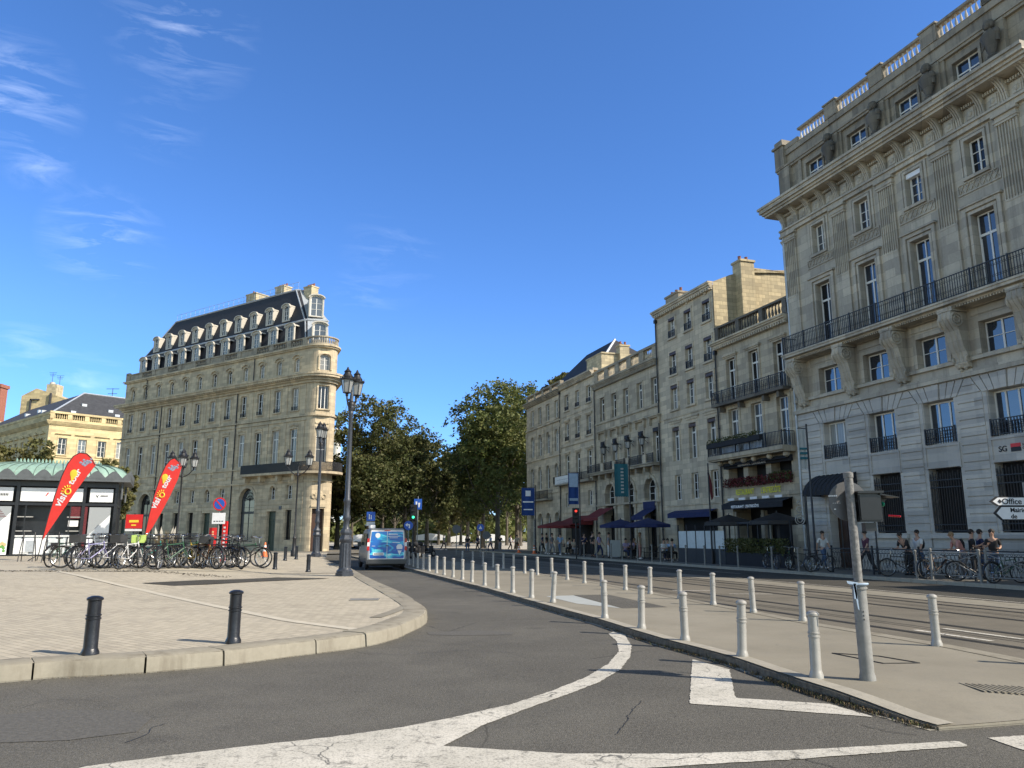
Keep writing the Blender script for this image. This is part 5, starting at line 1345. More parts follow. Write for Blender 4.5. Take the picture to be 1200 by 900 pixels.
# dormers of the nose
for zb, dx_, dy_, h in ((21.6, .42, -1.5, 2.45), (25.0, 1.9, -2.15, 2.5)):
    s = MB(); c = 0; hw = .8; t = .16; d = s
    d.box(-hw, -hw+t, -.2, 0, zb, zb+h-.3); d.box(hw-t, hw, -.2, 0, zb, zb+h-.3); d.box(-hw+t, hw-t, -.2, 0, zb, zb+.1)
    arch_trim(d, 0, hw-t, zb+h-.4, .28, t, -.2, .03, 8); arch_trim(d, 0, hw, zb+h-.35, .33, .12, -.1, .15, 8)
    for k in range(8):
        a1 = math.pi*k/8; a2 = math.pi*(k+1)/8; P_ = lambda a: (-hw*math.cos(a), zb+h-.35+.33*math.sin(a))
        (x1, q1), (x2, q2) = P_(a1), P_(a2); d.add([(x1,-.1,q1),(x2,-.1,q2),(x2,-2.6,q2),(x1,-2.6,q1)], [(0,1,2,3)])
    for sx in (-1, 1): d.add([(sx*(hw-.02),-.19,zb),(sx*(hw-.02),-.19,zb+h-.3),(sx*(hw-.02),-2.6,zb+h-.3),(sx*(hw-.02),-.4,zb-.2)], [(0,1,2,3)])
    a = R(145); cx, cy = dx_, dy_; rot = a - math.pi/2
    o = d.build('dormer', MT['dormer_paint'], gob.root, loc=(cx, cy, 0)); o.rotation_euler = (0, 0, rot)
    window(o, -hw+t, hw-t, zb+.1, zb+h-.14, y=-.12, arch=.27, gl='glass_grey')
# windows
for i, c in enumerate(GC):
    g1 = ('glass_curtain', 'glass_grey', 'glass_curtain', 'glass_dark')[(i*7+1) % 4]
    gob.win(c-.55, c+.55, 8.95, 12.48, y=-.2, style='french', gl=g1)
    g2 = ('glass_grey', 'glass_dark', 'glass_curtain', 'glass_dark', 'glass_grey')[(i*3+2) % 5]
    gob.win(c-.51, c+.51, 14.42, 16.76, y=-.2, style='casement', gl=g2)
    b = MB(); railing(b, c-.5, c+.5, 14.44, 14.8, .02, pitch=.12, post=2); gob.put(b, 'window_guard', 'iron')
    gob.win(c-.41, c+.41, 18.5, 20.0, y=-.2, arch=.29, gl='glass_curtain' if i < 4 else ('glass_dark' if i % 3 else 'glass_grey'))
for (za, zb, st, gl, ar) in ((8.95, 12.48, 'french', 'glass_grey', 0), (14.42, 16.83, 'triple', 'glass_dark', 0), (18.5, 20.18, 'casement', 'glass_curtain', .29)):
    a = R(153); rr = RR*math.cos(R(28)) - .26; o = window(gob.root, -.54, .54, za, zb, y=0, arch=ar, style=st, gl=gl)
    o.location = (CX+rr*math.cos(a), CY+rr*math.sin(a), za); o.rotation_euler = (0, 0, a-math.pi/2)
b = MB(); x, y = CX+(RR*math.cos(R(28))-.55)*math.cos(R(153)), CY+(RR*math.cos(R(28))-.55)*math.sin(R(153))
b.box(-.62, .62, -.04, 0, .1, 4.3); o = b.build('corner_door', MT['brown_wood'], gob.root, loc=(x, y, 0)); o.rotation_euler = (0, 0, R(63))
for c, k in gl_:
    if k == 'arch':
        gob.win(c-1.28, c+1.28, 1.0 if c < 12 else 0.05, 6.58, y=-.36, arch=1.28, style='casement', gl='glass_grey' if c < 12 else 'glass_dark', fr='iron')
        f = MB(); f.box(c-1.28, c+1.28, -.36, -.30, 3.9, 4.15)
        for q in range(1, 8): t = math.pi*q/8; f.tube((c, -.32, 5.3), (c+1.2*math.cos(t), -.32, 5.3+1.2*math.sin(t)), .03, n=4)
        for r_ in (.5, .85): 
            for q in range(10): t0 = math.pi*q/10; t1 = math.pi*(q+1)/10; f.tube((c+r_*math.cos(t0), -.32, 5.3+r_*math.sin(t0)), (c+r_*math.cos(t1), -.32, 5.3+r_*math.sin(t1)), .03, n=4)
        gob.put(f, 'fanlight', 'iron')
    elif k == 'small':
        gob.win(c-.41, c+.41, 5.3, 6.69, y=-.26, arch=.41, gl='glass_dark'); b = MB(); b.box(c-.72, c-.02, -.4, -.36, .1, 3.2); b.box(c+.02, c+.72, -.4, -.36, .1, 3.2); b.box(c-.72, c+.72, -.4, -.35, 3.22, 4.1); gob.put(b, 'door', 'green_door')
    else:
        gob.win(c-.43, c+.43, 5.3, 6.7, y=-.26, gl='glass_dark'); gob.win(c-.49, c+.49, 1.2, 4.18, y=-.3, gl='glass_dark', fr='iron')
# balconies of the corner and of the far end
b = MB()
def ring_rail(mb, off, z0, z1, u_from):
    P_ = [(u_from, off)] + [(CX, off)] + [cpt(a, RR+off) for a in range(97, 236, 7)]
    for p, q in zip(P_, P_[1:]):
        n = max(1, int(math.dist(p, q)/.10))
        mb.tube((*p, z1), (*q, z1), .03, n=4); mb.tube((*p, z0+.06), (*q, z0+.06), .02, n=4)
        for k in range(n): t = k/n; x = p[0]+(q[0]-p[0])*t; y = p[1]+(q[1]-p[1])*t; mb.box(x-.024, x+.024, y-.024, y+.024, z0, z1)
    mb.tube((u_from, 0, z1), (u_from, off, z1), .03, n=4)
    for k in range(8): mb.box(u_from-.014, u_from+.014, off*k/8-.014, off*k/8+.014, z0, z1)
ring_rail(b, .95, 7.98, 8.9, 9.0); gob.put(b, 'balcony_railing', 'iron')
b = MB()
P_ = [(9.1, 0), (9.1, 1.05), (CX, 1.05)] + [cpt(a, RR+1.05) for a in range(97, 236, 7)]; Q_ = [(9.1, -.1), (9.1, -.1), (CX, -.1)] + [cpt(a, RR-.1) for a in range(97, 236, 7)]
for i in range(1, len(P_)-1): b.add([(*P_[i], 7.75), (*P_[i+1], 7.75), (*Q_[i+1], 7.75), (*Q_[i], 7.75), (*P_[i], 7.98), (*P_[i+1], 7.98), (*Q_[i+1], 7.98), (*Q_[i], 7.98)], [(0,3,2,1),(4,5,6,7),(0,1,5,4)])
b.add([(9.1,0,7.75),(9.1,1.05,7.75),(9.1,1.05,7.98),(9.1,0,7.98)], [(0,1,2,3)])
for x in (8.7, 6.2, 3.4, .9): b.prism([(x-.16, 7.1), (x+.16, 7.1), (x+.2, 7.75), (x-.2, 7.75)], 0, .7)
gob.put(b, 'balcony_slab', 'warm_stone')
b = MB(); b.box(31.0, 35.5, 0, .95, 7.75, 7.95); gob.put(b, 'balcony_slab', 'warm_stone')
b = MB(); railing(b, 31.0, 35.5, 7.95, 8.9, .9, pitch=.12); side_rail(b, 0, .9, 7.95, 8.9, 31.0); gob.put(b, 'balcony_railing', 'iron')
for (a, b_, y0, y1, zt) in ((14.3, 16.2, -6.2, -3.4, 30.3), (9.3, 10.9, -4.6, -3.5, 30.3), (4.6, 5.9, -4.6, -3.6, 29.4), (8.1, 8.6, -6, -5.5, 29.7)):
    chimney(gob, a, b_, y0, y1, 28.0, zt, 'party_wall', 4)
b = MB()
for k in range(25):
    u = 6.4 + 24*k/24; b.tube((u, -3.25, 29.1), (u, -3.25, 30.15), .022, n=4)
b.tube((6.4, -3.25, 30.15), (30.4, -3.25, 30.15), .022, n=4); b.tube((6.4, -3.25, 29.65), (30.4, -3.25, 29.65), .016, n=4)
gob.put(b, 'roof_railing', 'zinc')
for u in (11.6, 26.5): gob.put(pipe(u, .3, 17.2, r=.06), 'downpipe', 'iron')
gob.put(pipe(30.3, 18.2, 20.9, r=.05), 'downpipe', 'iron'); gob.put(pipe(9.0, 18.2, 20.9, r=.05), 'downpipe', 'iron')
b = MB(); b.box(3.1, 3.5, .05, .09, 4.25, 4.6); gob.put(b, 'house_plate', 'blue_iron')

# ------------------------------------------------------------------ yellow stone building behind, on the far left
nd = Vector((-.87, -1, 0)).normalized()          # from the right end back towards the near corner
NX, NY = -56.0, 95.0
NE = (Vector((NX, NY, 0)) - nd*11.0)*1.368; NE.z = -.59
yel = Bld('yellow_stone_building', 'sunlit yellow stone building with pedimented windows and a dark slate hip roof', 'building', (NE.x, NE.y, NE.z), math.atan2(nd.y, nd.x), 0); yel.root.scale = (1.368,)*3
NCs = [11.0-v for v in (.2+.05, 2.55, 4.9, 7.2, 9.5)]
w = MB(); ops = []
for c in NCs: ops += [(c-.5, c+.5, 11.5, 13.55, 0, .22), (c-.5, c+.5, 6.0, 8.6, 0, .22), (c-.5, c+.5, 1.2, 4.2, 0, .22)]
wall(w, 0, 12.45, 0, 15.4, ops)
for c in NCs:
    surround(w, c-.5, c+.5, 11.5, 13.55, t=.14, y=.05); w.prism([(c-.95, 14.02), (c+.95, 14.02), (c, 14.4)], 0, .22)
    arch_trim(w, c, .85, 9.3, .6, .1, 0, .05)
w.box(0, 12.45, 0, .12, 11.1, 11.2); w.box(0, 12.45, 0, .14, 9.1, 9.25)
w.quad((0,0,0), (0,-9,0), (0,-9,15.4), (0,0,15.4))
yel.put(w, 'front_wall', 'yellow_stone')
w = MB(); cornice(w, 0, 12.45, 15.1, 15.6, .45, ret=(0, 1)); w.box(0, 12.45, -.3, 0, 15.6, 15.9); w.box(0, 12.5, -.35, .08, 16.55, 16.8)
for k in range(7): w.box(12.45-k*2.0-.5, 12.45-k*2.0, -.3, .03, 15.9, 16.55)
for k in range(6): balusters(w, 12.45-(k+1)*2.0, 12.45-k*2.0-.5, 15.9, 16.55, -.14, .25, .08, 5)
yel.put(w, 'cornice', 'yellow_stone')
for c in NCs: yel.win(c-.49, c+.49, 11.5, 13.53, y=-.18); yel.win(c-.49, c+.49, 6.0, 8.58, y=-.18)
# the long side turning away to the left
w = MB(); W2 = 34
def S(y_, x_, z_): return (12.45 + x_, -y_, z_)
for k in range(14): pass
side = MB(); ops = [(1.8+2.4*k-.5, 1.8+2.4*k+.5, 11.5, 13.55, 0, .22) for k in range(13)]
wall(side, 0, W2, 0, 15.4, ops); cornice(side, 0, W2, 15.1, 15.6, .45); side.box(0, W2, -.3, 0, 15.6, 16.4); side.box(0, W2, -.35, .08, 16.4, 16.7)
for o in ops: c = (o[0]+o[1])/2; side.prism([(c-.95, 14.02), (c+.95, 14.02), (c, 14.4)], 0, .22); surround(side, o[0], o[1], o[2], o[3], t=.12, y=.05)
side.box(0, W2, 0, .12, 11.1, 11.2)
so_ = side.build('side_wall', MT['yellow_stone'], yel.root, loc=(12.45, 0, 0)); so_.rotation_euler = (0, 0, R(-90))
for o in ops: window(so_, o[0], o[1], o[2], o[3]-.02, y=-.18)
w = MB(); w.add([(0,-.5,16.6),(12.2,-.5,16.6),(12.2,-W2,16.6),(0,-W2,16.6),(6.4,-7,20.6),(6.4,-W2+6,20.6),(-12,-7,20.6),(-12,-.5,16.6)], [(0,1,4),(1,2,5,4),(2,3,5),(3,0,4,5),(7,0,4,6)]); yel.put(w, 'roof', 'slate')
w = MB(); w.tube((12.2,-.5,16.65), (6.4,-7,20.65), .12, n=5); w.tube((6.4,-7,20.65), (-12,-7,20.65), .1, n=5); w.tube((-12,-.4,16.75), (12.3,-.4,16.75), .12, n=5); yel.put(w, 'roof_flashing', 'zinc')
for (x, y, z) in ((4.5,-2.6,17.95), (7.5,-3.5,18.5), (2, -4.5, 19.1), (9.5,-1.3,17.1), (9.9,-12,18.3), (9.9,-17,18.3), (10.4,-9,17.9), (-1,-3,18.1), (4,-1.6,17.3)):
    b = MB(); b.box(x-.3, x+.3, y-.25, y+.25, z-.3, z+.12); yel.put(b, 'skylight', 'zinc')
# pale gabled house and brick stack behind it
KS = 1.55
pg = thing('gabled_house', 'pale rendered gable house with chimneys showing above the slate roof', 'building', (-74.5*KS, 118*KS, -.88), R(0)); pg.scale = (KS,)*3
w = MB(); w.prism([(-1.9, 0), (9, 0), (9, 21.8), (5.6, 22.3), (.3, 24.2), (-1.9, 23.0)], 0, 8)
w.build('wall', MT['yellow_stone'], pg); w = MB(); w.box(2.6, 2.85, -.3, 0, 15, 23.4); w.box(-.4, -.2, -.25, 0, 19, 22.5); w.box(-.4, 1.0, -.25, 0, 22.3, 22.5); w.build('downpipe', MT['slate'], pg)
w = MB(); w.box(1.7, 3.3, .2, 2, 22, 24.9); w.build('chimney', MT['party_wall'], pg); w = MB(); w.lathe([(.4, 0), (.4, .4), (.15, .5)], (2.1, 1.0, 24.9), n=10); w.build('cowl', MT['dormer_paint'], pg)
w = MB()
for (x, z, h) in ((2.0, 24.9, 2.0), (3.2, 24.8, 1.6)):
    w.tube((x, 1, z), (x, 1, z+h), .04, n=4)
    for q in range(3): w.tube((x-.6+.1*q, 1, z+h-.25*q), (x+.6-.1*q, 1, z+h-.25*q), .025, n=4)
w.build('aerial', MT['iron'], pg)
bs_ = thing('brick_chimney_house', 'red brick chimney stack at the left edge above the roofs', 'building', (-75.9*KS, 112*KS, -.88)); bs_.scale = (KS,)*3
w = MB(); w.box(-5, 1.25, -4, 0, 0, 18); w.build('wall', MT['party_wall'], bs_); w = MB(); w.box(-1.6, 1.25, -1.6, 0, 18, 22.9); w.box(-1.8, 1.40, -1.8, .2, 22.9, 23.4); w.build('stack', MT['brick_red'], bs_)
wh = thing('aerial_mast', 'thin rooftop aerial above the slate roof on the left', 'aerial', (-57.0*KS, 108*KS, -.88)); wh.scale = (KS,)*3; w = MB(); w.tube((0,0,10), (0,0,22.3), .05, n=4)
for q in range(3): w.tube((-.9+.25*q, 0, 22.2-.7*q), (.9-.25*q, 0, 22.2-.7*q), .035, n=4)
w.build('mast', MT['iron'], wh)

# ================================================================== street furniture
# ------------------------------------------------------------------ bollards
def bollard_mesh(name, m, h=.70, r=.052, rings=True):
    f = MB(); f.lathe([(r*1.28, 0), (r*1.28, .035), (r*1.06, .075), (r*1.0, .09), (r*.97, h*.60), (r*1.1, h*.605), (r*1.1, h*.625), (r*.97, h*.63), (r*.97, h*.655), (r*1.1, h*.66), (r*1.1, h*.68), (r*.96, h*.685), (r*.95, h-.06), (r*1.16, h-.05), (r*1.16, h-.03), (r*.95, h-.015), (r*.5, h-.002), (.001, h)], n=20)
    return f.mesh(name, MT[m])
bm_g = bollard_mesh('bollard', 'steel_grey', .70, .058); bm_k = bollard_mesh('black_bollard', 'bollard_black', .70, .082)
def place_bollard(me, x, y, z, label, group, tilt=0, ta=0, name='bollard'):
    o = ob(name, me, None, (x, y, z)); o.rotation_euler = (tilt*math.sin(ta), tilt*math.cos(ta), rng.uniform(0, 6))
    o.rotation_euler.z = rng.uniform(-.2, .2); return tag(o, label, 'bollard', group)
left_b = [(957,795),(870,770),(803,751),(752,737),(709,725),(648,706),(623,701),(601,695),(583,690),(568,686.5),(553,682.5),(542,679.2),(531,676.6),(520.5,674),(511.5,671.8),(503,669.6),(496,667.6),(489.5,665.8),(484,664),(479,662.4)]
ordn = ['first', 'second', 'third', 'fourth', 'fifth', 'sixth', 'seventh', 'eighth', 'ninth', 'tenth', 'eleventh', 'twelfth', 'thirteenth', 'fourteenth', 'fifteenth', 'sixteenth', 'seventeenth', 'eighteenth', 'nineteenth', 'twentieth']
for i, (x, y) in enumerate(left_b):
    p = G(x, y, IZ); l = f'{ordn[i]} grey bollard from the near tip along the kerb of the side road'
    if i == 0: l = 'nearest grey bollard, beside the pole at the tip of the median'
    if i == 5: l = 'leaning grey bollard, sixth along the kerb of the side road'
    place_bollard(bm_g, p.x, p.y, IZ, l, 'grey bollards along the side road kerb', *((R(4), 0) if i == 5 else (R(rng.uniform(-2.0, 2.0)), rng.uniform(0, 6))))
right_b = [(1098,757),(941,728),(883,718),(836,709),(797,702),(762,696),(733,691.5),(705.5,687),(685,683.5),(665,679.5),(647,676.2),(630,674),(615,672)]
for i, (x, y) in enumerate(right_b):
    p = G(x, y, IZ); place_bollard(bm_g, p.x, p.y, IZ, f'{ordn[i]} grey bollard from the right along the edge of the tram tracks', 'grey bollards along the tram tracks', R(rng.uniform(-1.8, 1.8)), rng.uniform(0, 6))
for i, (x, y, z) in enumerate([(602,668.5,IZ),(590,666.5,IZ),(578,665,IZ),(566,663.5,IZ),(554,662,IZ),(542,660.5,IZ)]):
    p = G(x, y, z); place_bollard(bm_g, p.x, p.y, z, f'{ordn[i]} grey bollard of the shaded far stretch of the median', 'grey bollards in the shade')
p = G(1256, 781, IZ); place_bollard(bm_g, p.x, p.y, IZ, 'grey bollard at the right edge whose shadow falls on the median', 'grey bollards along the tram tracks')
for (x, y, l) in [(105,768,'black bollard at the left of the plaza kerb'), (273,754,'black bollard at the middle of the plaza kerb'), (322,667.5,'black bollard behind, left of the tall lamp post'), (361,670.5,'black bollard nearest the tall lamp post'), (334,657,'small black bollard by the traffic cone'), (347,655.5,'small black bollard in front of the corner entrance'), (313,652,'farthest black bollard beside the traffic cone')]:
    p = GP(x, y); place_bollard(bm_k, p.x, p.y, p.z, l, 'black bollards of the plaza', name='black_bollard')
# thin steel posts along the far kerb
tp_me = MB().lathe([(.045, 0), (.04, .9), (.055, .92), (.055, .97), (.02, 1.0)], n=10).mesh('kerb_post', MT['pole_grey'])
cnt = 0
for px in (1075, 937, 906, 866, 845, 827, 805, 788, 775, 765, 748, 730, 717, 700, 685, 658, 643, 634):
    a = (px-600)/FPX/1.03; Y = 23.35/(a+SL); q = OFF(23.35, Y)
    o = ob('kerb_post', tp_me, None, (q.x, q.y, .12)); tag(o, f'thin grey post on the far kerb, {ordn[cnt]} counted from the right', 'post', 'posts on the far kerb'); cnt += 1

# ------------------------------------------------------------------ back of a signal pole on the median tip
p = G(1017, 797, IZ)
tpz = thing('signal_pole', 'grey pole seen from behind with round sign disc and traffic signal', 'signal pole', (p.x, p.y, IZ))
tpz.rotation_euler = (0, R(-.7), 0)
f = MB(); f.lathe([(.085, 0), (.082, .04), (.072, .08), (.072, .93), (.085, .935), (.085, .955), (.074, .96), (.074, .975), (.085, .98), (.088, 1.0), (.06, 1.01)], n=20); f.build('base_sleeve', MT['pole_grey'], tpz)
mat('worn_pole', (.26,.255,.24), .7, .0, scale=26, col2=(.10,.10,.10), bump=.2)
f = MB(); f.lathe([(.046, .95), (.046, 2.13), (.053, 2.135), (.053, 2.19), (.03, 2.2)], n=18); f.build('pole', MT['worn_pole'], tpz)
f = MB()
vs = []; n = 36
dcx, dcy = .02, .14
f.v = []; 
for yy in (.10, .108):
    f.v += [(dcx + .22*math.cos(2*math.pi*k/n), yy, 1.88 + .22*math.sin(2*math.pi*k/n)) for k in range(n)]
f.f = [tuple(range(n)), tuple(range(n, 2*n))[::-1]] + [(k, n+k, n+(k+1)%n, (k+1)%n) for k in range(n)]; f.sm = [False]*len(f.f)
f.box(-.01, .05, .055, .10, 1.72, 1.75); f.box(-.01, .05, .055, .10, 1.97, 2.0)
mat('sign_back', (.11,.112,.115), .6, .1, var=.15)
f.build('sign_disc', MT['sign_back'], tpz)
f = MB(); rr_ = random.Random(3)
for k in range(5): x = -.20+.02*k; f.box(x, x+.014, .094, .0995, 1.935, 1.945+.01*rr_.random())
for k in range(4): x = -.16+.024*k; f.box(x, x+.014, .094, .0995, 1.86, 1.864)
f.box(-.15, -.13, .094, .0995, 1.79, 1.80)
f.build('sticker', MT['sign_white'], tpz)
f = MB()
f.box(.06, .31, -.06, .10, 1.65, 1.96); f.box(.07, .30, -.075, -.06, 1.67, 1.94); f.box(.05, .09, -.03, .03, 1.66, 1.70); f.box(.05, .09, -.03, .03, 1.86, 1.90)
f.box(.13, .25, -.02, .08, 1.55, 1.64)
f.build('signal_box', MT['black_panel'], tpz)
f = MB(); f.prism([(.29, 1.955), (.50, 1.915), (.50, 1.908), (.29, 1.94)], -.09, .12); f.box(.05, .33, -.10, .12, 1.96, 1.985)
f.add([(.31,.12,1.68),(.31,.12,1.94),(.46,.12,1.91)], [(0,1,2)]); f.build('signal_visor', MT['black_panel'], tpz)
f = MB()
f.tube((.46, .12, 1.715), (.555, .04, 1.705), .0105, n=8); f.build('pedestrian_button_light', MT['tail_red'], tpz)
mat('green_lens', (.02,.28,.16), .2); f = MB(); f.ball((.36, .03, 1.84), .02, .05, .03); f.build('green_lens', MT['green_lens'], tpz)
mat('pale_ribbon', (.33,.43,.55), .7)
f = MB(); f.box(-.10, -.07, -.10, -.09, .84, 1.0); f.add([(-.16,-.1,1.0),(-.05,-.1,.985),(-.05,-.1,1.01),(-.17,-.1,1.03)], [(0,1,2,3)]); f.add([(-.1,-.1,.99),(-.075,-.1,.99),(-.06,-.1,.72),(-.075,-.1,.74)], [(0,1,2,3)]); f.torus((0,0,.99), .09, .012, n=16, m=5, axis='z'); f.build('ribbon', MT['pale_ribbon'], tpz)
f = MB()
for k, zz in enumerate((.70, .66, .62)): f.box(-.012, .002, -.0745, -.071, zz, zz+.012); f.box(-.012+.0, .0, -.0745, -.071, zz, zz+.012)
f.build('rivets', MT['sign_white'], tpz)

# ------------------------------------------------------------------ tall lamp posts
def tall_lamp(name, label, x, y, z, H=8.1, s=1.0, rz=0.):
    t = thing(name, label, 'lamp post', (x, y, z), rz, 'tall lamp posts')
    f = MB(); f.lathe([(.33, 0), (.33, .10), (.30, .12), (.30, .18), (.235, .24), (.215, .30), (.20, 1.18), (.24, 1.22), (.25, 1.3), (.21, 1.36), (.19, 1.45), (.22, 1.5), (.23, 1.56), (.17, 1.66)], n=8, smooth=False, rot=math.pi/8)
    for k in range(8):
        a = math.pi*k/4; f.tube((.20*math.cos(a), .20*math.sin(a), .32), (.19*math.cos(a), .19*math.sin(a), 1.15), .018, n=5)
    f.build('pedestal', MT['blue_iron'], t)
    k = H/8.1
    f = MB(); f.lathe([(.17, 1.6), (.12, 1.72), (.10, 1.95), (.14, 2.02), (.15, 2.1), (.115, 2.2), (.105, 2.6), (.135, 2.66), (.135, 2.72), (.10, 2.8), (.065*1.15, 6.3*k), (.09, 6.34*k), (.09, 6.4*k), (.07, 6.45*k), (.12, 6.55*k), (.13, 6.65*k), (.06, 6.85*k), (.07, 7.05*k), (.04, 7.25*k)], n=14); f.build('column', MT['blue_iron'], t)
    f = MB(); f.ball((0, 0, 6.72*k), .14, .14, .16)
    zt = 7.15*k
    for sx in (-1, 1):
        pts = [(sx*.30*math.sin(q*math.pi/2/6)*s, 0, 6.60*k + .45*(1-math.cos(q*math.pi/2/6))) for q in range(7)]
        f.path(pts, .035, 6); f.torus((sx*.16, 0, 6.72*k), .08, .02, n=12, m=5); f.ball((sx*.3*s, 0, zt-.07), .06, .06, .07)
        for q in range(4): f.ball((sx*(.06+.05*q), .04*(-1)**q, 6.5*k+.12*q), .045, .05, .05, 6, 4)
    f.build('arms', MT['iron'], t)
    for sx in (-1, 1): lantern(t, sx*.30*s, 0, zt, .98)
    return t
p = GP(403.5, 675)
tall_lamp('lamp_post', 'tall dark blue-grey lamp post with two lanterns at the plaza corner beside the van', p.x, p.y, p.z, 7.55, 1.0, R(66))
p = GP(370, 652.5)
tall_lamp('lamp_post', 'tall lamp post farther back in front of the rounded corner of the mansion', p.x, p.y, p.z, 8.1, .8, R(75))
def short_lamp(label, x, y, z, H=5.2, n=2, rz=0, gap=.62):
    t = thing('street_lantern', label, 'street lantern', (x, y, z), rz, 'short multi-headed lamps')
    f = MB(); f.lathe([(.18, 0), (.18, .3), (.12, .4), (.10, 1.0), (.12, 1.05), (.05, 1.2), (.045, H-.9), (.08, H-.85), (.05, H-.7), (.02, H-.3)], n=10); f.build('column', MT['iron'], t)
    f = MB()
    for k in range(n):
        a = 2*math.pi*k/n; c, s_ = math.cos(a), math.sin(a)
        f.path([(gap*q/5*c, gap*q/5*s_, H-.85+.5*(q/5)**2) for q in range(6)], .03, 5)
    f.build('arms', MT['iron'], t)
    for k in range(n): a = 2*math.pi*k/n; lantern(t, gap*math.cos(a), gap*math.sin(a), H-.25, .95)
    if n > 2: lantern(t, 0, 0, H-.1, .95)
    return t
p = GP(344, 652); short_lamp('short two-headed lantern in front of the mansion near its rounded corner', p.x, p.y, p.z, 5.6, 2, R(10))
p = GP(205.5, 652); short_lamp('short four-headed black lantern behind the bicycles in front of the mansion', p.x, p.y, p.z, 5.5, 4, R(20))

# ------------------------------------------------------------------ van seen from behind
vp = G(453, 668.5, 0)
van = thing('van', 'small silver van with blue and turquoise wrapped rear doors stopped on the side road', 'van', (vp.x, vp.y, 0), math.atan2(ld.y, ld.x) - math.pi/2 - R(2))
# local: y forward, x right; rear face at y=0
def vring(y, w, zb, zt, r, tum=.10, n=5):
    pts = []; wt = w - tum
    corners = [(w, zb+.0, 0), (w, (zb+zt)/2, 0), (wt, zt, r)]
    P_ = [(-w*.93, zb), (w*.93, zb), (w, zb+.12), (w, zb+.62), (w-.03, zb+.75), (wt+.01, zt-r)]
    for k in range(1, n): a = math.pi/2*k/n; P_.append((wt - r + r*math.cos(a), zt - r + r*math.sin(a)))
    P_ += [(wt-r, zt), (-(wt-r), zt)]
    for k in range(n-1, 0, -1): a = math.pi/2*k/n; P_.append((-(wt - r + r*math.cos(a)), zt - r + r*math.sin(a)))
    P_ += [(-(wt+.01), zt-r), (-w+.03, zb+.75), (-w, zb+.62), (-w, zb+.12)]
    return [(x, y, z) for x, z in P_]
f = MB(); f.loft([vring(.12, .92, .32, 1.92, .14), vring(.05+.12, .945, .30, 1.955, .15), vring(1.2, .95, .30, 1.96, .15), vring(2.9, .95, .30, 1.93, .15), vring(3.3, .95, .30, 1.80, .14, .16), vring(4.0, .94, .30, 1.15, .12, .08), vring(4.75, .90, .32, .98, .14, .1), vring(4.85, .82, .42, .85, .12, .1)])
body = f.build('body', MT['van_silver'], van)
# rear door panels: white edge frame, blue wrap with its wave pattern
def inset(pts, y): return [(x, y, z) for x, z in pts]
f = MB(); f.prism([(-.84,.52),(.84,.52),(.86,1.05),(.76,1.86),(-.76,1.86),(-.86,1.05)], .10, .135); f.build('door_edge', MT['sign_white'], body)
def wrapmat():
    m = bpy.data.materials.new('vehicle_wrap'); m.use_nodes = True; g = NT(m); g.b.inputs['Roughness'].default_value = .25
    oc = g.n('ShaderNodeTexCoord').outputs['Object']
    mpn = g.n('ShaderNodeMapping', {'Vector': oc, 'Scale': (1.1, 1, 3.4), 'Rotation': (0, R(14), 0)}).outputs[0]
    n = g.n('ShaderNodeTexNoise', {'Vector': mpn, 'Scale': 1.25, 'Detail': 1.5, 'Distortion': 1.0}).outputs['Fac']
    z = g.n('ShaderNodeSeparateXYZ', {0: oc}).outputs[2]
    c = g.mix(g.rng(z, .5, 1.7), (.01,.09,.42), (.02,.16,.50)); c = g.mix(g.rng(n, .50, .54), c, (.03,.42,.68)); c = g.mix(g.rng(n, .575, .60), c, (.16,.72,.82)); c = g.mix(g.rng(n, .655, .68), c, (.65,.82,.88))
    g.t.links.new(c, g.b.inputs['Base Color']); MT['wrap'] = m
wrapmat()
for sx in (-1, 1):
    P_ = [(.015,.56),(.80,.56),(.815,1.02),(.73,1.80),(.015,1.80)]; f = MB(); f.prism([(sx*a, b) for a, b in P_], .085, .10)
    d = f.build('rear_door', MT['wrap'], van)
f = MB()
for (x0, x1, z0, z1) in ((.05,.50,1.66,1.70),(.05,.58,1.57,1.60),(.1,.5,1.50,1.525),(.25,.60,1.28,1.305),(-.72,-.56,1.12,1.135),(-.45,-.3,.98,.992)): f.box(x0, x1, .080, .085, z0, z1)
f.build('door_lettering', MT['sign_white'], van)
f = MB(); f.prism([(.46,.98),(.72,.98),(.74,1.12),(.66,1.22),(.50,1.20),(.44,1.10)], .078, .084); f.prism([(.50,.92),(.70,.92),(.60,.70)], .078, .084); f.build('door_emblem', MT['sign_white'], van)
f = MB(); f.ball((-.45,.084,1.62), .12,.006,.12, 14, 7); f.build('door_emblem', MT['poster_pale'], van)
f = MB(); f.box(-.66, -.14, .070, .083, .70, .82); pl_ = f.build('number_plate', MT['sign_white'], van); f = MB()
for k, ch in enumerate(range(8)): f.box(-.60+.055*k, -.57+.055*k, .067, .070, .73, .79)
f.build('plate_marks', MT['letter_black'], pl_)
for sx in (-1, 1):
    f = MB(); f.prism([(sx*.83,.92),(sx*.945,.92),(sx*.93,1.48),(sx*.835,1.48)], .07, .20); o = f.build('tail_light', MT['tail_red'], van)
    f = MB(); f.prism([(sx*.835,1.12),(sx*.94,1.12),(sx*.935,1.30),(sx*.84,1.30)], .062, .07); f.build('reverse_lens', MT['sign_white'], o)
f = MB(); f.box(-.95, .95, -.02, .22, .30, .50); f.box(-.88, .88, -.04, -.02, .34, .46); f.build('bumper', MT['van_dark'], van)
f = MB(); f.box(-.14, .14, .07, .12, 1.84, 1.875); f.build('brake_light', MT['tail_red'], van)
f = MB(); f.box(-.08, .08, .055, .085, 1.12, 1.16); f.build('door_handle', MT['van_dark'], van)
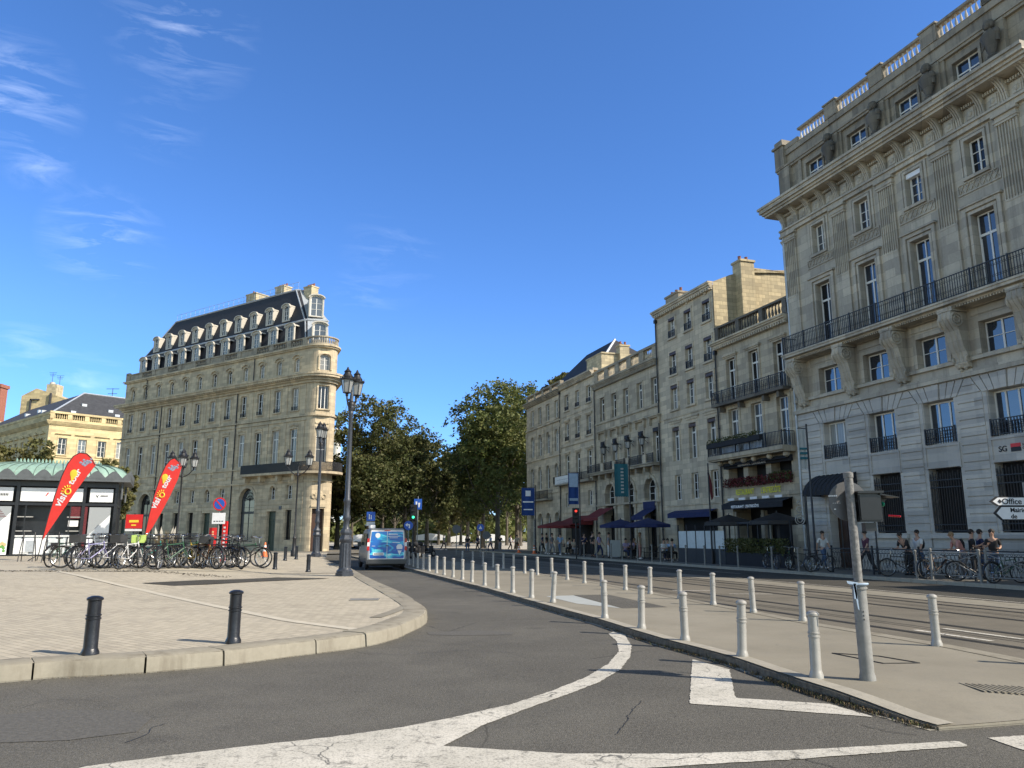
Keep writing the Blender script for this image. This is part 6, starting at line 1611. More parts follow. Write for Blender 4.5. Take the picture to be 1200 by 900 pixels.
for sx in (-1, 1):
    f = MB()
    f.add([(sx*.953, .5, 1.15), (sx*.953, 1.5, 1.15), (sx*.915, 1.5, 1.72), (sx*.915, .5, 1.72)], [(0,1,2,3)]); f.add([(sx*.953, 1.6, 1.15), (sx*.953, 2.5, 1.15), (sx*.915, 2.5, 1.72), (sx*.915, 1.6, 1.72)], [(0,1,2,3)]); f.add([(sx*.953, 2.6, 1.15), (sx*.953, 3.6, 1.15), (sx*.90, 3.1, 1.68), (sx*.915, 2.6, 1.72)], [(0,1,2,3)])
    f.build('side_window', MT['glass_dark'], van)
    f = MB(); f.box(sx*.96, sx*1.12, 3.15, 3.25, 1.08, 1.30); f.build('wing_mirror', MT['van_dark'], van)
    for y in (.85, 3.95):
        f = MB(); f.torus((sx*.86, y, .32), .22, .095, n=20, m=8, axis='x'); wq = f.build('wheel', MT['rubber'], van)
        f = MB(); f.tube((sx*.80, y, .32), (sx*.93, y, .32), .19, n=14); f.build('rim', MT['steel_grey'], wq)
f = MB(); f.box(-.8, .8, .3, 4.5, .2, .34); f.build('underbody', MT['rubber'], van)
f = MB(); f.box(-.68, -.45, 1.3, 2.2, 1.97, 2.12); f.build('roof_box', MT['sign_white'], van)
f = MB(); f.tube((-.3, .5, 1.95), (-.3, .42, 2.15), .01, n=5); f.build('aerial', MT['iron'], van)

# ------------------------------------------------------------------ bicycles
def bike_parts(frame_m, basket=False, tyre='rubber', drop=False, childseat=False, guard=True):
    P_ = {}
    r = .335; wb = 1.04
    f = MB(); f.torus((0, 0, r), r-.018, .019, n=26, m=6); P_['tyre'] = f
    f = MB(); f.torus((0, 0, r), r-.045, .009, n=24, m=4)
    for k in range(14): a = math.pi*2*k/14; f.tube((.02*math.cos(a+1), .012*(-1)**k, r+.02*math.sin(a+1)), ((r-.045)*math.cos(a), 0, r+(r-.045)*math.sin(a)), .0028, n=3, caps=False)
    f.tube((0, -.05, r), (0, .05, r), .02, n=6); P_['rim'] = f
    f = MB(); bb = (.44, 0, .29); st = (.36, 0, .74); hb = (.93, 0, .60); ht = (.89, 0, .80)
    rr = .017
    f.tube(bb, st, rr); f.tube(bb, hb, rr*1.15); 
    f.tube((.385, 0, .60) if drop else (.365, 0, .70), (.90, 0, .74) if not drop else (.92, 0, .66), rr); f.tube(hb, ht, rr*1.3)
    for s in (-1, 1):
        f.tube((.0, s*.055, r), (bb[0], s*.03, bb[2]), .010); f.tube((.0, s*.055, r), (.37, s*.02, .66), .009); f.tube((wb, s*.05, r), (.945, s*.03, .56), .012)
    f.tube(st, (.34, 0, .86), .012)
    P_['frame'] = f
    f = MB(); f.tube(ht, (.88, 0, .95), .012); f.tube((.88, 0, .95), (.90, 0, .97), .014)
    for s in (-1, 1): f.path([(.90, 0, .97), (.91, s*.12, .98), (.86, s*.26, 1.0), (.76, s*.29, .99)], .011); 
    P_['handlebar'] = f
    f = MB()
    for s in (-1, 1): f.tube((.80, s*.28, .995), (.73, s*.29, .985), .018)
    P_['grips'] = f
    f = MB(); f.loft([[(x, y*w, z+.01*q) for x, y, z, q in ((0,1,.0,0),(0,.6,.03,0),(0,-.6,.03,0),(0,-1,.0,0),(0,-.5,-.02,0),(0,.5,-.02,0))] for w in (1,)]) if False else None
    rings = []
    for x, w in ((.20, .03), (.23, .075), (.29, .075), (.38, .035), (.45, .022), (.48, .012)): rings.append([(x, w*math.cos(2*math.pi*k/8), .885 + .022*math.sin(2*math.pi*k/8)) for k in range(8)])
    f.loft(rings); P_['saddle'] = f
    f = MB(); f.torus(bb, .09, .008, n=16, m=4)
    for s in (-1, 1): f.tube((bb[0], s*.06, bb[2]), (bb[0]+s*.12, s*.07, bb[2]-s*.11), .01); f.box(bb[0]+s*.12-.045, bb[0]+s*.12+.045, s*.07, s*.07+s*.09, bb[2]-s*.11-.01, bb[2]-s*.11+.01)
    P_['crank'] = f
    if guard:
        f = MB()
        f_front = MB()
        for cx, a0, a1, tgt in ((0, 20, 200, f), (wb, 40, 165, f_front)):
            pr = None
            for k in range(11):
                a = R(a0 + (a1-a0)*k/10); q = (cx + (r+.022)*math.cos(a), r + (r+.022)*math.sin(a))
                if pr: tgt.add([(pr[0], -.025, pr[1]), (q[0], -.025, q[1]), (q[0], .025, q[1]), (pr[0], .025, pr[1])], [(0,1,2,3)])
                pr = q
        P_['front_mudguard'] = f_front
        f.path([(-.12, -.06, .74), (.30, -.06, .74)], .007); f.path([(-.12, .06, .74), (.30, .06, .74)], .007)
        for x in (-.1, .05, .2): f.tube((x, -.06, .74), (x, .06, .74), .006)
        for s in (-1, 1): f.tube((0, s*.06, r), (-.03, s*.06, .74), .006)
        P_['mudguard'] = f
    if basket:
        f = MB(); x0, x1, y0, y1, z0, z1 = .98, 1.28, -.19, .19, .78, 1.02
        for k in range(7):
            t = k/6
            for (a, b) in (((x0+.03+(x1-x0-.06)*t, y0+.03, z0), (x0+(x1-x0)*t, y0, z1)), ((x0+.03+(x1-x0-.06)*t, y1-.03, z0), (x0+(x1-x0)*t, y1, z1)), ((x1-.03, y0+.03+(y1-y0-.06)*t, z0), (x1, y0+(y1-y0)*t, z1)), ((x0+.03, y0+.03+(y1-y0-.06)*t, z0), (x0, y0+(y1-y0)*t, z1))): f.tube(a, b, .005, n=4)
        for z, e in ((z1, 0), ((z0+z1)/2, .015), (z0, .03)):
            c = [(x0+e, y0+e, z), (x1-e, y0+e, z), (x1-e, y1-e, z), (x0+e, y1-e, z), (x0+e, y0+e, z)]
            f.path(c, .007, 4)
        P_['basket'] = f
    return P_
BM = {}
def bike(label, x, y, z, rz, frame_m, basket=False, drop=False, crate=None, guard=True, lean=R(5), group='bicycles parked on the plaza', sc=1.0, steer=0):
    t = thing('bicycle', label, 'bicycle', (x, y, z), rz, group); t.rotation_euler = (lean, 0, rz); t.scale = (sc, sc, sc)
    key = (basket, drop, guard)
    if key not in BM: BM[key] = {k: v for k, v in bike_parts('x', basket, drop=drop, guard=guard).items()}
    P_ = BM[key]
    def me(part, m):
        k = ('m', key, part, m)
        if k not in BM: BM[k] = P_[part].mesh(part, MT[m])
        return BM[k]
    ob('frame', me('frame', frame_m), t)
    for x_ in (0, 1.04):
        w_ = ob('wheel', me('tyre', 'rubber'), t, (x_, 0, 0)); ob('rim', me('rim', 'chrome'), w_)
        if x_: w_.rotation_euler = (0, 0, steer)
    ob('saddle', me('saddle', 'saddle'), t); h_ = ob('handlebar', me('handlebar', 'chrome'), t); ob('grips', me('grips', 'rubber'), h_); ob('crank', me('crank', 'chrome'), t)
    if guard: ob('mudguard', me('mudguard', 'iron'), t); ob('front_mudguard', me('front_mudguard', 'iron'), t)
    if basket: ob('basket', me('basket', 'iron'), t)
    if crate:
        f = MB(); f.box(-.22, .12, -.16, .16, .76, .98); f.box(-.2, .10, -.14, .14, .98, .985); f.build('rear_crate', MT[crate], t)
    return t
mat('paint_teal', (.05,.25,.22), .35); mat('paint_lilac', (.25,.24,.42), .35); mat('paint_mustard', (.42,.28,.03), .35); mat('paint_black', (.015,.015,.017), .3); mat('paint_white', (.6,.6,.6), .3); mat('paint_green', (.03,.09,.05), .35); mat('lime_cloth', (.45,.60,.15), .7); mat('paint_brown', (.12,.06,.03), .4)
bikes = [ # px of the middle, heading, paint, options, label
 (70, 100, 'paint_green', dict(), 'dark green bicycle at the left end of the plaza row seen end-on'),
 (92, 20, 'paint_black', dict(basket=True), 'black bicycle with front basket, second from the left of the plaza row'),
 (106, 82, 'paint_lilac', dict(), 'lilac bicycle with wide pale handlebar left of centre in the plaza row'),
 (126, 15, 'paint_black', dict(guard=False), 'black bicycle behind the white one in the plaza row'),
 (140, 55, 'paint_white', dict(), 'white framed bicycle near the left flag pole in the plaza row'),
 (152, 95, 'paint_white', dict(crate='van_dark'), 'pale bicycle seen end-on with dark rear crate'),
 (170, 40, 'paint_teal', dict(drop=True), 'teal step-through bicycle below the second flag'),
 (184, 25, 'paint_black', dict(crate='lime_cloth'), 'black bicycle with lime green bag on its rack'),
 (200, 70, 'paint_green', dict(basket=True), 'dark green bicycle with front basket in the middle of the plaza row'),
 (214, 35, 'paint_green', dict(), 'green bicycle left of the mustard one in the plaza row'),
 (228, 30, 'paint_mustard', dict(), 'mustard yellow bicycle in the plaza row'),
 (240, 160, 'paint_brown', dict(), 'brown bicycle right of the mustard one'),
 (252, 50, 'paint_black', dict(basket=True), 'black bicycle with basket beside the red sign panels'),
 (262, 22, 'paint_black', dict(crate='paint_white'), 'black bicycle with a white rear crate'),
 (276, 140, 'paint_black', dict(drop=True), 'black step-through bicycle third from the right end of the plaza row'),
 (284, 28, 'paint_green', dict(), 'dark bicycle second from the right end of the plaza row'),
 (290, 8, 'paint_black', dict(guard=False), 'black bicycle at the right end of the plaza row'),
 (100, 105, 'paint_black', dict(crate='van_dark'), 'black bicycle with a dark rear crate, third from the left'), (132, 120, 'paint_black', dict(basket=True), 'black bicycle with basket seen end-on left of the white ones'), (162, 75, 'paint_black', dict(), 'black bicycle squeezed left of the teal one'), (192, 110, 'paint_black', dict(basket=True), 'black bicycle seen end-on with basket at the grass planter'), (220, 85, 'paint_black', dict(), 'black bicycle seen end-on beside the mustard one'), (246, 100, 'paint_black', dict(crate='van_dark'), 'black bicycle with dark crate below the red panels'), (270, 80, 'paint_black', dict(), 'black bicycle seen end-on fourth from the right end'), (208, 140, 'paint_black', dict(drop=True), 'black step-through bicycle left of the mustard one'),
]
for i, (px, hd, m, kw, l) in enumerate(bikes):
    p = GP(px, 665.5 + (i % 3)*1.2 - 1.0); a = R(hd - 12); c = Vector((math.cos(a), math.sin(a)))
    bike(l, p.x - c.x*.52*1.24, p.y - c.y*.52*1.24, p.z, a, m, lean=R(rng.uniform(-6, 6)), sc=1.24, steer=R(rng.uniform(-25, 25)), **kw)
# low rack hoops
hp = MB(); hp.path([(-.35, 0, 0), (-.35, 0, .7), (-.25, 0, .8), (.25, 0, .8), (.35, 0, .7), (.35, 0, 0)], .024, 8); hm = hp.mesh('rack_hoop', MT['pole_grey'])
for i, px in enumerate((80, 112, 146, 176, 206, 236, 268)):
    p = GP(px, 664.5); o = ob('rack_hoop', hm, None, (p.x, p.y, p.z)); o.rotation_euler = (0, 0, R(60)); tag(o, f'grey steel bicycle rack hoop, {ordn[i]} from the left among the plaza bicycles', 'bike rack', 'rack hoops')
# far side bicycles
def offpt(px, off): a = (px-600)/FPX/1.03; Y = off/(a+SL); return OFF(off, Y)
for (px, off, hd, m, l, kw) in ((905, 23.7, 100, 'paint_black', 'black bicycle left in front of the restaurant terrace', {}), (925, 23.7, 70, 'paint_green', 'dark bicycle with basket in front of the restaurant', dict(basket=True)), (942, 23.6, 130, 'paint_black', 'black bicycle between the posts by the restaurant', {}), (962, 23.5, 20, 'paint_black', 'dark bicycle nearest the iron fence on the far kerb', {}), (1100, 23.9, 15, 'paint_brown', 'bicycle behind the left steel barrier', {}), (1142, 23.9, 170, 'paint_black', 'black bicycle leaning between the steel barriers', {}), (1180, 23.85, 12, 'paint_green', 'bicycle behind the steel barrier at the right edge', {}), (1060, 23.9, 160, 'paint_black', 'black bicycle against the dark iron fence', {})):
    q = offpt(px, off); a = R(hd); bike(l, q.x-.5*math.cos(a), q.y-.5*math.sin(a), .125, a, m, lean=R(rng.uniform(-5, 5)), group='bicycles on the far pavement', steer=R(rng.uniform(-20, 20)), **kw)

# ------------------------------------------------------------------ dark iron fence and steel barriers on the far kerb
fr = math.atan2(ld.y, ld.x)
def fence(label, off, Ya, Yb, kind):
    a = OFF(off, Ya); b = OFF(off, Yb); L_ = (b-a).length
    t = thing('fence' if kind == 'iron' else 'barrier', label, 'fence' if kind == 'iron' else 'barrier', (a.x, a.y, .12), math.atan2(b.y-a.y, b.x-a.x))
    if kind == 'iron':
        n = int(L_/2)
        for k in range(n+1):
            f = MB(); x = L_*k/n; f.box(x-.03, x+.03, -.03, .03, 0, 1.02); f.ball((x, 0, 1.06), .045, .045, .05, 8, 5); f.build('post', MT['iron'], t)
        f = MB(); f.box(0, L_, -.025, .025, .95, 1.0); f.box(0, L_, -.018, .018, .12, .15); f.box(0, L_, -.018, .018, .80, .825)
        s_ = .16; m = int(L_/s_)
        for k in range(m): 
            x = s_*(k+.5); f.tube((x-s_/2, 0, .14), (x+s_/2, 0, .8), .010, n=4); f.tube((x+s_/2, 0, .14), (x-s_/2, 0, .8), .010, n=4); f.torus((x, 0, .88), .045, .009, n=8, m=4)
            f.torus((x, 0, .47), .05, .009, n=8, m=4)
        f.build('lattice', MT['iron'], t)
    else:
        n = max(1, round(L_/1.9))
        for k in range(n+1):
            f = MB(); x = L_*k/n; f.lathe([(.045, 0), (.045, .98), (.055, .99), (.055, 1.03), (.03, 1.06)], (x, 0, 0), n=10); f.build('post', MT['pole_grey'], t)
        f = MB()
        for k in range(n):
            x0 = L_*k/n+.05; x1 = L_*(k+1)/n-.05; xm = (x0+x1)/2
            f.tube((x0, 0, .92), (x1, 0, .92), .022, n=8); f.tube((x0, 0, .18), (x1, 0, .18), .02, n=6); f.tube((x0, 0, .2), (xm, 0, .62), .016, n=6); f.tube((xm, 0, .62), (x1, 0, .2), .016, n=6); f.tube((x0, 0, .9), (xm, 0, .62), .016, n=6); f.tube((xm, 0, .62), (x1, 0, .9), .016, n=6); f.torus((xm, 0, .62), .05, .012, n=12, m=5)
        f.build('rails', MT['pole_grey'], t)
fence('long dark iron lattice fence between the far pavement and the lane', 24.15, 33.0, 20.0, 'iron')
q0 = offpt(1093, 23.45); q1 = offpt(1150, 23.45); fence('steel crossbar barrier on the far kerb, left one in front of parked bicycles', 23.45, q0.y, q1.y, 'steel')
q0 = offpt(1158, 23.45); fence('steel crossbar barrier on the far kerb at the right edge', 23.45, q0.y, q0.y-5.2, 'steel')

# ================================================================== trees
def tree(name, label, x, y, H, crown_z0, rx, ry, m, n=9000, seed=1, leaf=.33, trunk=.32, lean=(0, 0), group='trees of the avenue', lobes=34, gaps=.55):
    r = random.Random(seed)
    t = thing(name, label, 'tree', (x, y, 0), 0, group)
    f = MB(); top = Vector((lean[0], lean[1], crown_z0 + (H-crown_z0)*.55)); P0 = Vector((0, 0, -.05)); P1 = Vector((lean[0]*.3, lean[1]*.3, crown_z0*.6)); 
    f.tube(P0, (0, 0, .5), trunk*1.35, trunk, n=9); f.tube((0, 0, .5), P1, trunk, trunk*.8, n=9); f.tube(P1, top, trunk*.8, trunk*.25, n=8)
    L = []
    for k in range(lobes):
        # lobe centres on an egg-shaped shell and inside it
        for _ in range(40):
            v = Vector((r.gauss(0,1), r.gauss(0,1), r.gauss(0,1))).normalized()*(r.random()**.35)
            cz = crown_z0 + (H-crown_z0)*(.5 + .47*v.z); s = 1 - .25*max(0, v.z)
            c = Vector((v.x*rx*s*.82 + lean[0]*.8, v.y*ry*s*.82 + lean[1]*.8, cz)); rad = r.uniform(.16, .30)*min(rx, (H-crown_z0)/2)*1.15
            if cz - rad*.6 < crown_z0 - .6: continue
            if all((c-q[0]).length > .45*(rad+q[1])*.8 for q in L): break
        L.append((c, rad))
    for c, rad in L[:16]:
        b = P1.lerp(top, r.uniform(.1, .9)); m_ = b.lerp(c, .5) + Vector((r.gauss(0,.3), r.gauss(0,.3), -.3)); f.tube(b, m_, trunk*.3, trunk*.2, n=6); f.tube(m_, c, trunk*.2, trunk*.06, n=5)
        for q in range(3): f.tube(c, c + Vector((r.gauss(0,1), r.gauss(0,1), r.gauss(0,1))).normalized()*rad*.8, trunk*.06, .02, n=4)
    f.build('trunk', MT['bark'], t)
    vs = []; fs = []; tot = sum(q[1]**2 for q in L)
    for c, rad in L:
        k = int(n*rad**2/tot); nsub = max(5, int(k/26))
        for s in range(nsub):
            v = Vector((r.gauss(0,1), r.gauss(0,1), r.gauss(.15,1))).normalized(); cc = c + v*rad*(r.random()**.3)*1.12
            for q in range(k//nsub):
                p = cc + Vector((r.gauss(0,1), r.gauss(0,1), r.gauss(0,.8)))*rad*.17
                a = Vector((r.gauss(0,1), r.gauss(0,1), r.gauss(0,.6))).normalized()*leaf*r.uniform(.4, 1.0)*.55
                b = a.cross(Vector((r.gauss(0,1), r.gauss(0,1), r.gauss(0,1)))).normalized()*a.length*r.uniform(.55, .9)
                i = len(vs); vs += [p-a, p-a*.2+b, p+a, p-a*.1-b]; fs.append((i, i+1, i+2, i+3))
    me = bpy.data.meshes.new('crown'); me.from_pydata([tuple(v) for v in vs], [], fs); me.materials.append(MT[m]); ob('crown', me, t)
    return t
def at(px, Y): return (px-600)/FPX*(.981*Y)*1.0   # x of something at distance Y seen at column px near the horizon
T = [ # px, Y, top y px, crown bottom z, rx, mat, label
 (432, 86, 474, 3.4, 6.3, 'leaf_dark', 'dark tree with browning leaves, tallest crown of the clump beside the mansion'),
 (395, 92, 540, 3.2, 4.6, 'leaf_dark', 'low dark tree behind the corner lantern beside the mansion'),
 (474, 96, 500, 3.4, 5.2, 'leaf_dark', 'dark tree right of the tallest one in the left clump'),
 (500, 108, 520, 3.2, 4.6, 'leaf_dark', 'smaller dark tree at the right side of the left clump'),
 (526, 128, 538, 3.0, 5.0, 'leaf_olive', 'yellowing tree far back in the gap between the two clumps'),
 (548, 116, 528, 3.0, 4.4, 'leaf_dark', 'dark tree left of the big plane tree, far back'),
 (583, 88, 447, 3.6, 6.4, 'leaf_green', 'big green plane tree beside the end of the stone row'),
 (606, 98, 452, 3.4, 6.0, 'leaf_green', 'green tree partly hidden behind the four-bay house'),
 (566, 100, 496, 3.4, 5.0, 'leaf_green', 'lower green tree left of the big plane tree'),
 (655, 112, 430, 8, 3.4, 'leaf_olive', 'tip of an olive green tree rising above the end house roof'),
]
for i, (px, Y, ty, cz, rx, m, l) in enumerate(T):
    H_ = EYE + (628-ty)/FPX*Y*1.03
    tree('street_tree', l, at(px, Y), Y, H_, cz, rx, rx, m, n=26000 if Y < 100 else 15000, seed=11+i, leaf=.40 if Y < 100 else .5, trunk=.34, lobes=46 if Y < 100 else 30)
# the avenue beyond: a far wood that reads as one mass
r = random.Random(5); vs = []; fs = []
for k in range(26000):
    x = r.uniform(-95, 30); y = 190 + 22*math.sin(x*.13) + r.uniform(-8, 14); top = 8.5 + 3*math.sin(x*.45) + 2*math.sin(x*.21+1); z = .4 + (top-.4)*r.random()**.8
    p = Vector((x, y, z)); a = Vector((r.gauss(0,1), r.gauss(0,1), r.gauss(0,1))).normalized()*r.uniform(.4, .9); b = a.cross(Vector((r.gauss(0,1), r.gauss(0,1), r.gauss(0,1)))).normalized()*a.length*.7
    i = len(vs); vs += [p-a, p+b, p+a, p-b]; fs.append((i, i+1, i+2, i+3))
me = bpy.data.meshes.new('far_trees'); me.from_pydata([tuple(v) for v in vs], [], fs); me.materials.append(MT['leaf_green']); o = ob('far_trees', me); tag(o, 'distant line of trees closing the avenue', 'trees'); o['kind'] = 'stuff'
f = MB()
for k in range(40): x = r.uniform(-90, 28); y = 190 + 22*math.sin(x*.13); f.tube((x, y, 0), (x+.2, y, 5), .25, n=5)
o = f.build('far_trunks', MT['bark']); tag(o, 'trunks of the distant line of trees', 'trees'); o['kind'] = 'stuff'
# extra trunks of the avenue seen under the crowns
for i, (px, Y) in enumerate(((412, 118), (448, 124), (462, 140), (486, 132), (514, 146), (540, 140), (560, 150), (594, 134), (610, 126))):
    tree('street_tree', f'{ordn[i]} tree from the left in the second row under the avenue canopy', at(px, Y), Y, 12.0, 4.0, 4.6, 4.6, ('leaf_dark', 'leaf_green')[i % 2], n=3600, seed=60+i, leaf=.8, trunk=.28, lobes=16)
# small tree above the kiosk on the left
tree('small_tree', 'leafy pale green tree rising behind the kiosk roof on the left', -39.5, 62, 9.0, 3.0, 4.4, 3.6, 'leaf_olive', n=8000, seed=31, leaf=.38, trunk=.18, group=None or 'trees behind the kiosk', lobes=26)
tree('small_tree', 'second leafy tree behind the kiosk near its right part', -33.2, 64, 7.6, 3.0, 2.6, 2.6, 'leaf_olive', n=4200, seed=32, leaf=.38, trunk=.15, group='trees behind the kiosk', lobes=16)

# ------------------------------------------------------------------ monument with winged figure far away
mx_, my_ = at(390, 330), 330
mo_ = thing('monument', 'distant white column topped by a dark winged statue beside the mansion corner', 'monument', (mx_, my_, 0))
f = MB(); f.lathe([(4, 0), (4, 6), (2.2, 7), (1.75, 9), (1.6, 40), (2.0, 41.2), (2.9, 42.3), (2.9, 43.2), (1.5, 43.6), (1.3, 46), (2.0, 46.4), (1.0, 47)], n=16); f.build('column', MT['pale_column'], mo_)
f = MB()
for k in range(6): a = k*math.pi/3; f.ball((2.7*math.cos(a), 2.7*math.sin(a), 43.3), .8, .8, 1.2, 7, 5)
f.build('capital_figures', MT['pale_column'], mo_)
f = MB(); f.tube((0,0,46.6), (0,0,48.6), .35, .8, n=8); f.ball((0,0,49), 1.0, .9, 1.6); f.ball((.2,0,51.4), 1.0, .8, 1.7); f.ball((.4,0,53.6), .6, .6, .75); f.tube((.2,0,52.6), (3.0,0,54.6), .38, .2, n=6); f.tube((3.0,0,54.6), (3.6,0,57.2), .2, .1, n=5); f.tube((.1,0,52.4), (-1.8,0,51.8), .35, .2, n=6)
f.loft([[(-.3,.5,52.8),(-.2,-.3,52.2),(-.4,.3,50.5)], [(-2.6,.7,54.2),(-2.6,.3,53),(-2.4,.5,50.6)], [(-3.6,.6,54.9),(-3.7,.4,54.4),(-3.6,.5,53.6)]]); f.loft([[(.3,.5,52.8),(.2,-.3,52.2),(.4,.3,50.6)], [(1.6,.8,53.4),(1.6,.5,52.6),(1.4,.6,50.4)], [(2.2,.8,52.8),(2.2,.6,52.4),(2.1,.7,51.4)]])
st_ = f.build('winged_statue', MT['statue'], mo_); 

# ================================================================== kiosk with the ribbed green roof
KY = 49.5
def kx(px): return (px-600)/FPX*.981*KY
kz = .36
kio = thing('kiosk', 'black kiosk with scalloped eaves, ribbed pale green domed roof and lit counter', 'kiosk', (kx(61), KY, kz), R(24)); kio.scale = (.98, .98, 1.2)
KW = 3.6; KD = 2.3    # half sizes
f = MB()
for sx in (-1, -.50, .50, 1):
    for sy in (-1, 1): f.box(sx*KW-.09, sx*KW+.09, sy*KD-.09, sy*KD+.09, 0, 3.75)
for sy in (-1, 1):
    f.box(-KW, KW, sy*KD-.05, sy*KD+.05, 2.55, 2.68); f.box(-KW, KW, sy*KD-.05, sy*KD+.05, 3.5, 3.75); f.box(-KW, KW, sy*KD-.06, sy*KD+.06, 0, .12)
for sx in (-1, 1): f.box(sx*KW-.05, sx*KW+.05, -KD, KD, 2.55, 2.68); f.box(sx*KW-.05, sx*KW+.05, -KD, KD, 3.5, 3.75)
f.box(-KW, KW, KD-.04, KD+.0, .1, 3.5); f.box(-KW+.02, -KW+.06, -KD, KD, .1, 3.5); f.box(KW-.06, KW-.02, -KD, KD, .1, 3.5); f.box(-KW, KW, -KD+.9, -KD+.95, .1, 3.5)
for x in (-KW*.5+.5, KW*.5-.7): f.box(x-.03, x+.03, -KD-.03, -KD+.03, 0, 2.6)
f.build('frame', MT['black_panel'], kio)
f = MB(); f.box(-KW-.75, KW+.75, -KD-.75, KD+.75, 3.78, 3.92)
for sx in (-1, 1):
    for sy in (-1, 1): f.tube((sx*(KW+.3), sy*(KD+.3), 2.9), (sx*(KW+.3), sy*(KD+.3), 3.8), .07, n=8)
# scalloped fascia
def scallop(mb, x0, x1, y, axis):
    n = 9; w_ = (x1-x0)/n
    for k in range(n):
        a = x0 + k*w_
        pts = [(a, 3.92), (a+w_, 3.92)] + [(a + w_*(1-q/8), 3.98 + .34*abs(math.cos(math.pi*q/8))**1.2) for q in range(9)]
        if axis == 'x': mb.prism(pts, y-.04, y+.04)
        else:
            n_ = len(pts); vs = [(y-.04, p, z) for p, z in pts] + [(y+.04, p, z) for p, z in pts]; mb.add(vs, [tuple(range(n_)), tuple(range(n_, 2*n_))[::-1]] + [(i, n_+i, n_+(i+1)%n_, (i+1)%n_) for i in range(n_)])
mat('kiosk_zinc', (.11,.12,.125), .55, .3, var=.2)
scallop(f, -KW-.75, KW+.75, -KD-.72, 'x'); scallop(f, -KW-.75, KW+.75, KD+.72, 'x'); scallop(f, -KD-.75, KD+.75, -KW-.72, 'y'); scallop(f, -KD-.75, KD+.75, KW+.72, 'y')
f.build('fascia', MT['kiosk_zinc'], kio)
f = MB(); prof = [(1.0, 3.95), (.985, 4.08), (.95, 4.25), (.88, 4.43), (.76, 4.58), (.60, 4.69), (.45, 4.74)]
def oct_(s, z): 
    a, b = (KW+.62)*s if s > .5 else (KW+.62)*s, (KD+.62)*(s - .0)
    a = (KW+.62) - (1-s)*(KD+.62)*1.15; b = (KD+.62)*s; c = .55*s
    return [(-a, -b+c, z), (-a+c, -b, z), (a-c, -b, z), (a, -b+c, z), (a, b-c, z), (a-c, b, z), (-a+c, b, z), (-a, b-c, z)]
f.loft([oct_(s, z) for s, z in prof], smooth=False)
f.build('roof', MT['copper_green'], kio)
f = MB()
def edge_line(pt): 
    L = []
    for s, z in prof:
        o_ = oct_(s, z); L.append(pt(o_))
    f.path([(a, b, c+.02) for a, b, c in L], .025, 4)
for k in range(15):
    t = k/14
    for (i, j) in ((1, 2), (6, 5)): edge_line(lambda o_, i=i, j=j, t=t: tuple(Vector(o_[i]).lerp(Vector(o_[j]), t)))
for k in range(7):
    t = k/6
    for (i, j) in ((0, 7), (3, 4)): edge_line(lambda o_, i=i, j=j, t=t: tuple(Vector(o_[i]).lerp(Vector(o_[j]), t)))
mat('rib_dark', (.10,.15,.13), .5); f.build('roof_ribs', MT['rib_dark'], kio)
f = MB(); f.box(-2.4, 2.4, -.9, .9, 4.70, 4.78)
for k in range(24): x = -2.3+.2*k; f.lathe([(.05, 0), (.07, .09), (.02, .2)], (x, -.85, 4.78), n=5); f.lathe([(.05, 0), (.07, .09), (.02, .2)], (x, .85, 4.78), n=5)
f.build('roof_crest', MT['copper_green'], kio)
yf_ = -KD-.055
for (x0, x1, lab) in ((-3.35, -2.05, 'l'), (-1.65, 1.75, 'c'), (2.1, 3.4, 'r')):
    f = MB(); f.box(x0, x1, yf_-.03, yf_, 2.75, 3.42); pn = f.build('header_panel', MT['poster_pale'], kio)
    f = MB()
    if lab == 'l': f.box(x0+.12, x0+.34, yf_-.035, yf_-.031, 2.98, 3.16); [f.box(x0+.4+.085*k, x0+.46+.085*k, yf_-.035, yf_-.031, 3.0, 3.12) for k in range(8)]
    elif lab == 'r': f.prism([(x0+.3, 3.15), (x0+.42, 3.05), (x0+.52, 3.18), (x0+.42, 2.95)], yf_-.035, yf_-.031); [f.box(x0+.6+.07*k, x0+.65+.07*k, yf_-.035, yf_-.031, 3.02, 3.10) for k in range(6)]
    else: f.prism([(x0+1.3, 3.0), (x0+1.36, 3.0), (x0+1.5, 3.18), (x0+1.42, 3.2)], yf_-.035, yf_-.031); f.box(x0+2.5, x0+2.62, yf_-.035, yf_-.031, 3.05, 3.12)
    f.build('panel_marks', MT['letter_black'] if lab != 'c' else MT['sign_red'], pn)
